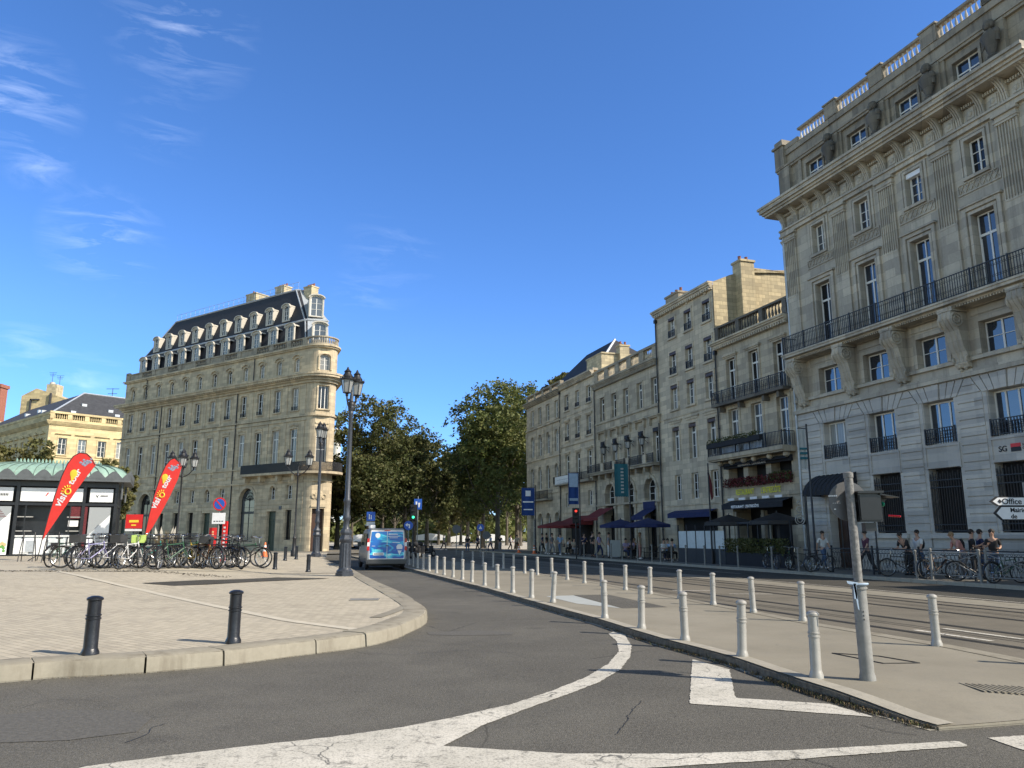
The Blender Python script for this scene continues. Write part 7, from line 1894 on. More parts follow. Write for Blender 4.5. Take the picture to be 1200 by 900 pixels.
# posters
def postermat():
    m = bpy.data.materials.new('poster_print'); m.use_nodes = True; g = NT(m); g.b.inputs['Roughness'].default_value = .35
    oc = g.n('ShaderNodeTexCoord').outputs['Object']; sp = g.n('ShaderNodeSeparateXYZ', {0: oc})
    d = g.n('ShaderNodeMath', {0: sp.outputs[0], 1: g.n('ShaderNodeMath', {0: sp.outputs[2], 1: 1.1}, operation='MULTIPLY').outputs[0]}, operation='SUBTRACT').outputs[0]
    c = g.mix(g.rng(d, -1.12, -1.10), (.30,.32,.33), (.74,.76,.76)); MT['poster_print'] = m; g.t.links.new(c, g.b.inputs['Base Color'])
postermat()
for (x0, x1, full) in ((-3.35, -2.05, True), (2.15, 3.35, False)):
    f = MB(); f.box(0, x1-x0, -.03, 0, .12, 2.48); pn = f.build('poster', MT['poster_print'], kio, loc=(x0, yf_, 0))
    if full:
        f = MB(); rq = random.Random(2)
        for k in range(26): f.ball((.1+rq.random()*1.1, -.035, .25+.35*rq.random()), .09, .01, .07, 7, 4)
        f.build('poster_leaves', MT['poster_green'], pn); f = MB()
        for k in range(9): f.ball((.14+.13*k, -.045, .62+.06*(k % 2)), .09, .01, .09, 7, 4)
        f.build('poster_flowers', MT['poster_peach'], pn)
        f = MB(); f.box(.45, .80, -.034, -.03, 1.25, 1.5)
        for k in range(5): f.box(.12, 1.1-.08*k, -.034, -.03, 1.95+.08*k, 1.98+.08*k)
        f.build('poster_marks', MT['flower_red'], pn)
# counter, inside shelving and the opening
f = MB(); f.box(-1.75, 1.9, -KD+.05, -KD+.5, .1, 1.0); f.box(-1.75, 1.9, -KD-.05, -KD+.55, 1.0, 1.06); f.build('counter', MT['poster_pale'], kio)
for (x0, x1, z0, z1, m) in ((-1.7, -.9, .15, .9, 'poster_pale'), (.1, .95, .15, .92, 'white_glaze'), (.25, .75, .35, .7, 'letter_black'), (-1.1, -.6, .25, .8, 'zinc')):
    f = MB(); f.box(x0, x1, -KD-.07-.012*(m == 'letter_black')-.006*(m == 'zinc'), -KD-.05, z0, z1); f.build('counter_front', MT[m], kio)
f = MB()
for z_ in (1.25, 1.95): f.box(-1.85, -.9, -KD-.02, -KD+.3, z_, z_+.05); f.box(.95, 1.9, -KD-.02, -KD+.3, z_, z_+.05)
f.build('shelf', MT['steel_grey'], kio)
f = MB(); f.box(1.1, 1.9, -KD-.01, -KD+.02, 1.9, 2.5); f.build('red_poster', MT['flower_red'], kio); f = MB(); f.box(1.05, 1.6, -KD-.03, -KD-.012, 1.5, 1.8); f.build('paper_notice', MT['sign_white'], kio)
f = MB(); f.box(1.85, 2.05, -KD-.04, -KD+.02, .1, 2.5); f.build('red_post', MT['flower_red'], kio)
# small A-frame stand beside
for i, (px, py, l) in enumerate(((27, 656, 'tall black folding stand in front of the kiosk, left of the flag'), (55, 657, 'tall black folding stand in front of the kiosk, right of the flag foot'))):
    p = GP(px+4, py+2); t = thing('folding_stand', l, 'stand', (p.x, p.y, p.z), R(20), 'folding stands by the kiosk'); f = MB()
    for s in (-1, 1): f.tube((s*.3, -.35, 0), (s*.22, 0, 1.35), .022, n=6); f.tube((s*.3, .35, 0), (s*.22, 0, 1.35), .022, n=6)
    f.tube((-.22, 0, 1.35), (.22, 0, 1.35), .022, n=6); f.tube((-.28, -.25, .4), (.28, -.25, .4), .015, n=6); f.build('frame', MT['iron'], t)

# ------------------------------------------------------------------ feather flags
def feather(label, px0, py0, m_w, outl, pole_n, marks):
    p = GP(px0, py0); Y = p.y
    S_ = Y/FPX*1.02
    t = thing('feather_flag', label, 'flag', (p.x, p.y, p.z), 0, 'red feather flags')
    q2 = lambda x, y: ((x-px0)*S_, (py0-y)*S_)
    P_ = [q2(*v) for v in outl]; f = MB(); f.prism(P_, -.008, .008); f.build('sail', MT['banner_red'], t)
    f = MB(); L = [q2(*v) for v in outl[:pole_n]]; f.path([(0, 0, 0), (L[0][0]*.4, 0, L[0][1]*.4)] + [(a-.03, 0, b) for a, b in L], .022, 6); f.build('pole', MT['iron'], t)
    f = MB()
    for a in (30, 150, 270): f.tube((0, 0, .25), (.7*math.cos(R(a)), .7*math.sin(R(a)), .01), .02, n=5)
    f.build('foot', MT['iron'], t)
    (v0, v1, o_, r0, r1, bal, sk) = [q2(*v) for v in marks]
    ang = math.atan2(v1[1]-v0[1], v1[0]-v0[0]); sz = m_w
    tx = text('visi', sz, MT['sign_white'], 'lettering', t, (v0[0], -.014, v0[1]), (R(90), -ang, 0), bold=.012)
    f = MB(); f.torus((o_[0], -.014, o_[1]), sz*.26, sz*.07, n=18, m=5)
    for k in range(6): a = R(75+26*k); f.tube((o_[0]+sz*.42*math.cos(a), -.014, o_[1]+sz*.42*math.sin(a)), (o_[0]+sz*.62*math.cos(a), -.014, o_[1]+sz*.62*math.sin(a)), sz*.045, n=5)
    f.build('sun_mark', MT['sign_yellow'], t)
    text('tour', sz*.86, MT['sign_white'], 'lettering', t, (r0[0], -.014, r0[1]), (R(90), -ang, 0), bold=.012)
    f = MB(); f.ball((bal[0], -.014, bal[1]), sz*.36, .012, sz*.40, 14, 8); f.prism([(bal[0]-sz*.25, bal[1]-sz*.25), (bal[0]+sz*.2, bal[1]-sz*.3), (bal[0]-sz*.15, bal[1]-sz*.8)], -.02, -.010); f.build('pin_mark', MT['sign_yellow'], t)
    f = MB(); rq = random.Random(9)
    for k in range(16): f.ball((sk[0]+rq.gauss(0, sz*.28), -.012, sk[1]+rq.gauss(0, sz*.2)), sz*.14, .01, sz*.11, 6, 4)
    if 'sketch_grey' not in MT: mat('sketch_grey', (.30,.33,.42), .7, var=.3, scale=9)
    f.build('sketch_patch', MT['sketch_grey'], t)
feather('red feather flag with visitor tour lettering in front of the kiosk', 43, 657, .52, [(47,634),(51,608),(56,583),(61,563),(66,549),(72,540),(79,536),(87,537),(93,542),(98,550),(89,563),(79,579),(68,598),(57,617)], 10, [(62,598),(69,585),(69.5,580),(74,573),(84,561),(74,560),(88,547)])
feather('red feather flag with visitor tour lettering behind the bicycles', 161, 655, .46, [(167,632),(170,608),(174,584),(179,564),(184,551),(189,544),(194,542),(199,546),(202,552),(199,566),(192,584),(184,602),(175,620)], 9, [(176,600),(182,588),(182.5,584),(185.5,577),(192,566),(184,564),(194,553)])

# ------------------------------------------------------------------ signs and panels
def disc(mb, x, y, z, r_, th=.02, n=28):
    vs = [(x + r_*math.cos(2*math.pi*k/n), yy, z + r_*math.sin(2*math.pi*k/n)) for yy in (y-th, y) for k in range(n)]
    mb.add(vs, [tuple(range(n)), tuple(range(n, 2*n))[::-1]] + [(k, n+k, n+(k+1)%n, (k+1)%n) for k in range(n)])
def sign_post(label, x, y, z0, H, m='pole_grey', rz=0, name='road_sign', cat='road sign', r_=.035):
    t = thing(name, label, cat, (x, y, z0), rz); f = MB(); f.tube((0, 0, 0), (0, 0, H), r_, n=8); f.build('post', MT[m], t); return t
p = GP(253, 659); k_ = p.y/FPX
t = sign_post('round blue no-parking sign with red ring and white plate behind the bicycles', p.x, p.y, p.z, 2.9)
f = MB(); disc(f, 0, -.05, 2.62, .30); d = f.build('disc', MT['sign_red'], t); f = MB(); disc(f, 0, -.072, 2.62, .235, .004); f.build('disc_face', MT['sign_blue'], d); f = MB(); f.prism([(-.19,2.78),(-.15,2.82),(.19,2.46),(.15,2.42)], -.082, -.078); f.build('bar', MT['sign_red'], d)
f = MB(); f.box(-.30, .30, -.06, -.04, 1.72, 2.22); pl_ = f.build('plate', MT['sign_white'], t); f = MB(); [f.box(-.22+.12*k, -.14+.12*k, -.066, -.062, 1.82, 1.86) for k in range(4)]; f.build('plate_marks', MT['letter_black'], pl_)
t = thing('red_sign', 'narrow red vertical panel sign beside the no-parking sign behind the bicycles', 'sign', (p.x-.35, p.y+.3, p.z), R(5)); f = MB(); f.box(-.16, .16, -.03, .03, .45, 1.55); f.build('panel', MT['sign_red'], t); f = MB(); f.box(-.02, .02, -.02, .02, 0, .45); f.build('post', MT['iron'], t)
f = MB(); [f.box(-.04, .05, -.036, -.031, .6+.12*k, .68+.12*k) for k in range(7)]; f.build('panel_marks', MT['poster_peach'], t)
t = thing('red_sign', 'tall thin red post sign with white marks right of the narrow red panel', 'sign', (p.x+.18, p.y+.35, p.z), R(-8)); f = MB(); f.box(-.11, .11, -.05, .05, 0, 1.85); f.build('panel', MT['sign_red'], t); f = MB(); [f.box(-.05, .05, -.056, -.051, .5+.17*k, .58+.17*k) for k in range(7)]; f.build('panel_marks', MT['sign_white'], t)
p = GP(144, 656); t = sign_post('small red rectangular sign with yellow marks left of the second flag', p.x+.4, p.y, p.z, 2.3, 'iron', name='red_sign', cat='sign'); f = MB(); f.box(-.42, .42, -.05, -.02, 1.55, 2.25); f.build('board', MT['sign_red'], t); f = MB(); f.box(-.24, .24, -.056, -.051, 1.85, 1.97); f.box(-.12, .12, -.056, -.051, 1.68, 1.75); f.build('board_marks', MT['sign_yellow'], t); f = MB(); f.box(-.42, .42, -.05, -.02, 1.42, 1.52); f.build('lower_strip', MT['sign_white'], t)
# planter with tall grasses behind the bicycles
p = GP(192, 660); t = thing('planter', 'round planter of tufted grasses behind the bicycles below the second flag', 'planter', (p.x, p.y, p.z)); f = MB(); f.lathe([(.5, 0), (.7, .5), (.74, .55), (.68, .56)], n=14); f.build('pot', MT['kerb_grey'], t); f = MB(); rq = random.Random(4)
for k in range(420):
    a = rq.uniform(0, 6.3); q = rq.random(); L_ = rq.uniform(.4, 1.0); b = Vector((.5*q*math.cos(a), .5*q*math.sin(a), .5)); e = b + Vector((L_*.55*math.cos(a)*q+rq.gauss(0,.1), L_*.55*math.sin(a)*q, L_)); s = Vector((-math.sin(a), math.cos(a), 0))*.014
    f.add([b-s, b+s, e], [(0,1,2)])
f.build('grass', MT['dry_weed'], t, recalc=False); f = MB()
for q in (-.35, -.15, .25, .33):
    b = Vector((q, -.1, 1.0)); f.loft([[(b.x+.05*math.cos(a), b.y+.05*math.sin(a), b.z) for a in (0, 2, 4)], [(b.x+q*.2+.06*math.cos(a), b.y+.06*math.sin(a), b.z+.35) for a in (0, 2, 4)], [(b.x+q*.35, b.y, b.z+.6), (b.x+q*.35+.01, b.y, b.z+.6), (b.x+q*.35, b.y+.01, b.z+.6)]])
f.build('plumes', MT['dormer_paint'], t)
# traffic cones
def cone(label, x, y, z, s=1.0):
    t = thing('traffic_cone', label, 'traffic cone', (x, y, z), .3, 'traffic cones'); f = MB(); f.box(-.17*s, .17*s, -.17*s, .17*s, 0, .04*s); f.lathe([(.13*s, .04*s), (.03*s, .7*s), (.02*s, .71*s)], n=14); f.build('body', MT['orange'], t); f = MB(); f.lathe([(.099*s, .27*s), (.078*s, .39*s)], n=14); f.lathe([(.066*s, .47*s), (.05*s, .57*s)], n=14); f.build('bands', MT['sign_white'], t)
p = GP(303+7, 652.5); cone('orange and white traffic cone beside the black bollards in front of the mansion', p.x, p.y, p.z, 1.15)
for px, l in ((608, 'traffic cone on the far pavement, left of two'), (626, 'traffic cone on the far pavement, right of two')):
    q = offpt(px, 23.6); cone(l, q.x, q.y, .12)
# drain grate at the tip of the plaza
p = GP(427, 703); t = thing('drain_grate', 'small metal drain grate in the paving near the kerb tip', 'grate', (p.x, p.y, p.z+.006), R(5)); f = MB(); [f.box(-.30+.045*k, -.275+.045*k, -.16, .16, 0, .012) for k in range(14)]; f.box(-.33, .33, -.19, -.165, 0, .014); f.box(-.33, .33, .165, .19, 0, .014); f.build('bars', MT['pole_grey'], t); f = MB(); f.box(-.32, .32, -.18, .18, -.003, .001); f.build('pit', MT['groove'], t)
# traffic signals and road signs beyond the van
def signal(label, x, y, z, H, lit, rz=0):
    t = thing('traffic_light', label, 'traffic light', (x, y, z), rz, 'traffic lights'); f = MB(); f.tube((0,0,0), (0,0,H), .055, n=10); f.build('post', MT['iron'], t)
    f = MB(); f.box(-.16, .16, -.16, .08, H-.95, H); f.box(-.24, .24, .08, .10, H-1.03, H+.06)
    for k in range(3): f.add([(-.12,-.16,H-.06-.3*k),(.12,-.16,H-.06-.3*k),(.12,-.34,H-.10-.3*k),(-.12,-.34,H-.10-.3*k)], [(0,1,2,3)])
    f.build('head', MT['letter_black'], t)
    mname = 'lamp_'+lit
    if mname not in MT:
        m = bpy.data.materials.new(mname); m.use_nodes = True; b = m.node_tree.nodes['Principled BSDF']; c = (1, .05, .03, 1) if lit == 'red' else (.05, 1, .45, 1); b.inputs['Emission Color'].default_value = c; b.inputs['Emission Strength'].default_value = 1.0; b.inputs['Base Color'].default_value = c; MT[mname] = m
    zc = H-.16 if lit == 'red' else H-.78; f = MB(); f.ball((0, -.165, zc), .085, .02, .085, 12, 7); f.build('lit_lens', MT[mname], t)
    return t
q = offpt(676, 22.7); signal('traffic light showing red on the far side of the lane', q.x, q.y, .0, 3.5, 'red')
Yg = 52; xg = at(484, Yg); tg = signal('traffic light showing green above the blue arrow sign behind the van', xg, Yg, 0, 3.6, 'green')
t = sign_post('round blue left-turn arrow sign right of the van', at(478.5, 50), 50, 0, 2.5); f = MB(); disc(f, 0, -.05, 2.25, .29); f.build('disc', MT['sign_blue'], t); f = MB(); f.prism([(.02,2.08),(.10,2.08),(.10,2.34),(-.06,2.34),(-.06,2.42),(-.2,2.29),(-.06,2.17),(-.06,2.26),(.02,2.26)], -.078, -.074); f.build('arrow', MT['sign_white'], t)
t = sign_post('square blue sign high behind the traffic light', at(489, 60), 60, 0, 4.6); f = MB(); f.box(-.3, .3, -.06, -.03, 3.6, 4.4); f.build('board', MT['sign_blue'], t); f = MB(); f.prism([(-.15,3.75),(-.08,3.75),(-.05,4.2),(-.18,4.2)], -.066, -.062); f.prism([(.05,3.75),(.12,3.75),(.18,4.1),(.02,4.1)], -.066, -.062); f.build('board_marks', MT['sign_white'], t)
t = sign_post('square blue sign with white plate above the van roof', at(434, 48), 48, 0, 3.0); f = MB(); f.box(-.26, .26, -.06, -.03, 2.5, 3.05); f.build('board', MT['sign_blue'], t); f = MB(); f.box(-.12, -.06, -.066, -.062, 2.6, 2.9); f.box(.0, .05, -.066, -.062, 2.6, 2.85); f.build('board_marks', MT['sign_white'], t); f = MB(); f.box(-.26, .26, -.06, -.03, 2.2, 2.45); f.build('plate', MT['zinc'], t)
for (px, Y, H, m, l) in ((535, 66, 2.4, 'sign_back', 'round grey back of a road sign in the middle distance'), (563, 62, 2.5, 'sign_blue', 'round blue road sign in the middle distance'), (570, 70, 1.9, 'sign_back', 'small grey sign disc right of the blue one')):
    t = sign_post(l, at(px, Y), Y, 0, H); f = MB(); disc(f, 0, -.05, H-.25, .36 if m != 'sign_blue' else .28); f.build('disc', MT[m], t)
    if m == 'sign_blue': f = MB(); f.prism([(-.14, H-.36), (.14, H-.36), (0, H-.1)], -.078, -.074); f.build('mark', MT['sign_white'], t)
# banners on poles along the far pavement
def banner(label, px, off, z0, z1, w_, m, arm=1, marks=None):
    q = offpt(px, off); t = thing('banner_pole', label, 'banner', (q.x, q.y, .12), RZ, 'banner poles on the far pavement')
    f = MB(); f.lathe([(.09, 0), (.09, .5), (.05, .55), (.04, z1+.25)], n=8); f.tube((0, 0, z1+.05), (arm*(w_+.1), 0, z1+.05), .02, n=5); f.tube((0, 0, z0), (arm*(w_+.1), 0, z0), .015, n=5); f.build('pole', MT['iron'], t)
    f = MB(); f.box(arm*.08, arm*(w_+.05), -.01, .01, z0+.02, z1); bo = f.build('cloth', MT[m], t)
    if marks:
        f = MB()
        for (a, b, c, d) in marks: f.box(arm*(.08+w_*a), arm*(.08+w_*b), .012, .016, z0+(z1-z0)*c, z0+(z1-z0)*d)
        f.build('cloth_marks', MT['sign_white'], bo)
# poles stand clear of the cloth, which faces the camera
def banner2(label, px, off, z0, z1, w_, m, marks, mm='sign_white'):
    q = offpt(px, off); t = thing('banner_pole', label, 'banner', (q.x, q.y, .12), R(8), 'banner poles on the far pavement')
    f = MB(); f.lathe([(.09, 0), (.09, .5), (.05, .55), (.04, z1+.25)], n=8); f.tube((0, 0, z1+.05), (-(w_+.1), 0, z1+.05), .02, n=5); f.build('pole', MT['iron'], t)
    f = MB()
    for k in range(8):
        a = -.08-w_*k/8; b = -.08-w_*(k+1)/8; f.add([(a, .03*math.sin(k*1.3), z0), (b, .03*math.sin((k+1)*1.3), z0+.05), (b, .03*math.sin((k+1)*1.3), z1), (a, .03*math.sin(k*1.3), z1)], [(0,1,2,3)])
    bo = f.build('cloth', MT[m], t)
    f = MB(); [f.box(-(.08+w_*b), -(.08+w_*a), -.06, -.055, z0+(z1-z0)*c, z0+(z1-z0)*d) for a, b, c, d in marks]; f.build('cloth_marks', MT[mm], bo)
banner2('blue banner with white marks at the far end of the row', 628, 24.2, 3.2, 5.6, 1.15, 'banner_blue', [(.1,.9,.47,.52),(.15,.85,.2,.24),(.3,.7,.7,.9)])
banner2('blue and pale banner in front of the three-bay house', 681, 24.4, 3.8, 6.2, .8, 'banner_blue', [(.08,.92,.55,.98),(.1,.9,.12,.2)], 'pale_ribbon')
banner2('teal banner hanging in front of the arcaded house', 741, 24.6, 4.0, 6.2, .95, 'teal_cloth', [(.35,.55,.12+.1*k,.17+.1*k) for k in range(8)], 'cool_paving')
banner2('pale banner with dark stripes at the joint of bank and restaurant', 958, 24.6, 4.4, 6.2, .34, 'cool_paving', [(0,1,.25,.31),(0,1,.37,.43),(0,1,.49,.54)], 'teal_cloth')
q = offpt(836, 24.6); t = thing('flag_pole', 'tall dark pole with furled red and white flag in front of the tall house', 'flag pole', (q.x, q.y, .12)); f = MB(); f.lathe([(.09, 0), (.08, .6), (.05, .7), (.04, 5.4)], n=8); f.build('pole', MT['iron'], t); f = MB(); f.loft([[(-.06,0,4.9),(.06,.04,4.9),(.0,.1,4.9)], [(.0,0,4.2),(.2,.06,4.3),(.1,.12,4.2)], [(.1,0,3.4),(.22,.05,3.5),(.15,.1,3.4)]]); f.build('furled_flag', MT['flower_red'], t)
# direction signs at the right edge, black mast
q = offpt(1214, 23.6); t = thing('direction_sign', 'white arrow direction signs reading Office and Mairie on a post at the right edge', 'direction sign', (q.x, q.y, .12), R(0)); f = MB(); f.tube((0,0,0), (0,0,3.1), .05, n=8); f.build('post', MT['pole_grey'], t)
k_ = q.y/FPX*1.03
def arrow_sign(z0, z1, x0, words, size, xs, zs):
    f = MB(); zc = (z0+z1)/2; f.prism([(x0, zc), (x0+.22, z1), (1.2, z1), (1.2, z0), (x0+.22, z0)], -.07, -.05); b = f.build('arrow_board', MT['letter_black'], t)
    f = MB(); f.prism([(x0+.10, zc), (x0+.27, z1-.035), (1.17, z1-.035), (1.17, z0+.035), (x0+.27, z0+.035)], -.076, -.070); f.build('board_face', MT['sign_white'], b)
    for w_, z in zip(words, zs): text(w_, size, MT['letter_black'], 'lettering', b, (x0+xs, -.082, z), (R(90), 0, 0), bold=.003)
s_ = 1.0
zA = EYE - .12 + (628-590)*k_ ; zB = EYE - .12 + (628-603)*k_
wpx = 45*k_
arrow_sign(zA-5.5*k_, zA+5.5*k_, -43*k_, ['Office'], 9*k_, 14*k_, [zA-3*k_]); arrow_sign(zB-8*k_, zB+8*k_, -40*k_, ['Mairie', 'de'], 7*k_, 19*k_, [zB+1.1*k_, zB-5.8*k_])
f = MB(); f.prism([(-34*k_, zA), (-31.5*k_, zA+2.5*k_), (-29*k_, zA), (-31.5*k_, zA-2.5*k_)], -.083, -.078); f.build('diamond_mark', MT['letter_black'], t)
q = offpt(1031, 24.5); t = thing('thin_mast', 'thin black mast rising from the iron fence before the bank', 'mast', (q.x, q.y, .12)); f = MB(); f.lathe([(.06, 0), (.05, 1.0), (.035, 1.1), (.03, 3.0), (.02, 3.02)], n=8); f.build('mast', MT['iron'], t)
q = offpt(951, 24.9); t = thing('ornate_sign_pole', 'dark pole with scrolled ironwork sign between restaurant and bank', 'sign', (q.x, q.y, .12), R(8)); f = MB(); f.lathe([(.07, 0), (.05, 1.0), (.045, 3.3)], n=8); f.build('pole', MT['iron'], t); f = MB(); [f.torus((-.35, 0, z), r1, .022, n=16, m=5) for z, r1 in ((2.2, .22), (2.2, .12), (2.65, .13), (2.95, .08))]; f.build('scrolls', MT['steel_grey'], t)

# ================================================================== people
def skin_obj(name, verts, edges, radii, m, parent, sub=1):
    me = bpy.data.meshes.new('g'); me.from_pydata(verts, edges, []); o = bpy.data.objects.new('g', me); COL.objects.link(o)
    md = o.modifiers.new('s', 'SKIN'); md.use_smooth_shade = True
    for v, r_ in zip(me.skin_vertices[0].data, radii): v.radius = r_ if isinstance(r_, tuple) else (r_, r_)
    me.skin_vertices[0].data[0].use_root = True
    sb = o.modifiers.new('b', 'SUBSURF'); sb.levels = sub; sb.render_levels = sub
    bpy.context.view_layer.update(); me2 = bpy.data.meshes.new_from_object(o.evaluated_get(bpy.context.evaluated_depsgraph_get())); bpy.data.objects.remove(o)
    me2.materials.clear(); me2.materials.append(m)
    for p_ in me2.polygons: p_.use_smooth = True
    me2.name = name; return ob(name, me2, parent)
def pose(kind, r):
    if kind == 'sit':
        hip = (0, 0, .50); ch = (0, .0, .90); nk = (0, .02, 1.04); hd = (0, .05, 1.20)
        legs = [((s*.09, 0, .50), (s*.12, .42, .50), (s*.13, .44, .10), (s*.13, .56, .04)) for s in (-1, 1)]
        arms = [((s*.17, 0, .97), (s*.21, .08, .72), (s*.12, .32, .74), (s*.10, .40, .75)) for s in (-1, 1)]
    elif kind == 'lean':
        hip = (0, -.1, .90); ch = (0, .14, 1.22); nk = (0, .24, 1.36); hd = (0, .33, 1.49)
        legs = [((s*.09, -.1, .90), (s*.10, .0, .48), (s*.11, -.06, .08), (s*.12, .08, .03)) for s in (-1, 1)]
        arms = [((s*.18, .18, 1.30), (s*.20, .24, 1.02), (s*.14, .46, .98), (s*.12, .54, 1.0)) for s in (-1, 1)]
    else:
        w_ = 1 if kind == 'walk' else 0
        hip = (0, 0, .90); ch = (0, .01, 1.25); nk = (0, .01, 1.43); hd = (0, .04, 1.585)
        legs = [((s*.09, 0, .90), (s*(.10), (.16*s+.05)*w_+.02, .49), (s*.10, (.30*s-.05)*w_-.01, .08), (s*.11, (.30*s)*w_+.12, .03)) for s in (-1, 1)]
        if kind == 'talk': arms = [((s*.18, .0, 1.37), (s*.22, .02, 1.10), (s*.16, .24, 1.16 if s > 0 else 1.05), (s*.14, .32, 1.22 if s > 0 else 1.07)) for s in (-1, 1)]
        else: arms = [((s*.18, .0, 1.37), (s*.23, -.10*s*w_, 1.10), (s*.22, -.20*s*w_+.06, .86), (s*.21, -.24*s*w_+.09, .76)) for s in (-1, 1)]
    return hip, ch, nk, hd, legs, arms
def person(label, x, y, z, rz, kind, shirt, trousers, hair='hair_dark', skin='skin', H=1.72, bag=None, skirt=False, longsleeve=False, shorts=False, group=None, longhair=False):
    t = thing('person', label, 'person', (x, y, z), rz, group); k = H/1.72; t.scale = (k, k, k)
    hip, ch, nk, hd, legs, arms = pose(kind, rng)
    # whole body, one surface
    V = [hip, tuple(Vector(hip).lerp(Vector(ch), .45)), ch, nk, tuple(Vector(nk).lerp(Vector(hd), .45)), hd, tuple(Vector(hd)+Vector((0, .0, .10)))]
    E_ = [(0,1),(1,2),(2,3),(3,4),(4,5),(5,6)]; Rd = [(.13,.10), (.125,.095), (.15,.10), (.06,.06), (.052,.055), (.078,.092), (.06,.075)]
    for L_ in legs:
        i = len(V); V += list(L_[0:1]) + [L_[1], tuple(Vector(L_[1]).lerp(Vector(L_[2]), .4)), L_[2], L_[3]]; Rd += [.085, .058, .055, .036, .03]; E_ += [(0,i),(i,i+1),(i+1,i+2),(i+2,i+3),(i+3,i+4)]
    for A_ in arms:
        i = len(V); V += list(A_); Rd += [.052, .040, .027, .030]; E_ += [(2,i),(i,i+1),(i+1,i+2),(i+2,i+3)]
    b = skin_obj('body', V, E_, Rd, MT[skin], t)
    # fingers, nose and ears joined to the body mesh
    f = MB()
    for A_ in arms:
        w0 = Vector(A_[2]); h0 = Vector(A_[3]); d = (h0-w0).normalized(); sd_ = Vector((1, 0, 0)); s = 1 if A_[0][0] > 0 else -1
        for q, L_ in enumerate((.060, .070, .066, .050)):
            b0 = h0 + d*.02 + sd_*(.018*(q-1.5)); b1 = b0 + d*L_*.55; b2 = b1 + (d + Vector((0, .0, -.45))).normalized()*L_*.5; f.tube(b0, b1, .0085, n=5); f.tube(b1, b2, .008, .006, n=5)
        b0 = h0 - d*.01 - sd_*s*.026; b1 = b0 + (d - sd_*s*.8).normalized()*.04; f.tube(b0, b1, .010, n=5); f.tube(b1, b1 + d*.03, .009, .007, n=5)
    h = Vector(hd); f.tube(h+Vector((0,.08,.03)), h+Vector((0,.112,-.005)), .010, .014, n=5)
    for s in (-1, 1): f.ball(h+Vector((s*.078, 0, .01)), .012, .02, .03, 6, 4)
    f.tube(h+Vector((-.025,.083,-.045)), h+Vector((.025,.083,-.045)), .007, n=4)
    bm_ = bmesh.new(); bm_.from_mesh(b.data); me_ = f.mesh('x', MT[skin]); bm_.from_mesh(me_); bm_.to_mesh(b.data); bm_.free()
    f = MB(); [f.ball(h+Vector((s*.03, .084, .022)), .010, .006, .007, 6, 4) for s in (-1, 1)]; f.build('eyes', MT['letter_black'], t)
    # shirt
    V = [tuple(Vector(hip)+Vector((0, 0, .0))), tuple(Vector(hip).lerp(Vector(ch), .45)), ch, tuple(Vector(ch).lerp(Vector(nk), .55))]; E_ = [(0,1),(1,2),(2,3)]; Rd = [(.158,.12), (.145,.11), (.165,.115), (.10,.085)]
    for A_ in arms:
        i = len(V); e = A_[1] if not longsleeve else A_[1]; V += [A_[0], tuple(Vector(A_[0]).lerp(Vector(A_[1]), .85))]; Rd += [.066, .058]; E_ += [(2,i),(i,i+1)]
        if longsleeve: V += [tuple(Vector(A_[1]).lerp(Vector(A_[2]), .5)), tuple(Vector(A_[1]).lerp(Vector(A_[2]), .9))]; Rd += [.044, .036]; E_ += [(i+1,i+2),(i+2,i+3)]
    skin_obj('shirt', V, E_, Rd, MT[shirt], t)
    V = [tuple(Vector(hip)+Vector((0, 0, .06))), tuple(Vector(hip)-Vector((0, 0, .03)))]; E_ = [(0,1)]; Rd = [(.145,.11), (.15,.12)]
    for L_ in legs:
        i = len(V); V += [L_[0], L_[1]]; Rd += [.105, .075]; E_ += [(1,i),(i,i+1)]
        if not shorts: V += [tuple(Vector(L_[1]).lerp(Vector(L_[2]), .5)), tuple(Vector(L_[1]).lerp(Vector(L_[2]), .93))]; Rd += [.066, .056]; E_ += [(i+1,i+2),(i+2,i+3)]
    skin_obj('trousers', V, E_, Rd, MT[trousers], t)
    f = MB()
    for L_ in legs: a = Vector(L_[2]); f.loft([[(a.x+.045*math.cos(q*math.pi/4), a.y-.05+.02*math.sin(q*math.pi/4), zz) for q in range(8)] for zz in (.0,)] ) if False else f.ball((a.x, a.y+.05, .045), .048, .13, .05, 10, 6)
    f.build('shoes', MT['sign_white' if r_shoe() else 'saddle'], t)
    f = MB(); f.ball(h+Vector((0,-.022,.045)), .092, .100, .098, 12, 8)
    if longhair: f.ball(h+Vector((0,-.06,-.07)), .08, .055, .14, 10, 7)
    f.build('hair', MT[hair], t)
    if bag: f = MB(); c_ = Vector(ch); f.ball((c_.x, c_.y-.17, c_.z-.06), .15, .09, .22, 10, 7); f.build('backpack', MT[bag], t)
    return t
_sh = random.Random(12)
def r_shoe(): return _sh.random() < .5
mat('cl_white', (.62,.62,.60), .9); mat('cl_black', (.02,.02,.022), .9); mat('cl_navy', (.02,.03,.08), .9); mat('cl_grey', (.22,.22,.23), .9); mat('cl_lilac', (.38,.32,.50), .9); mat('cl_jeans', (.06,.10,.18), .9); mat('cl_rose', (.45,.22,.20), .9); mat('cl_beige', (.42,.36,.27), .9); mat('cl_sky', (.25,.38,.55), .9); mat('cl_plum', (.09,.03,.05), .9)
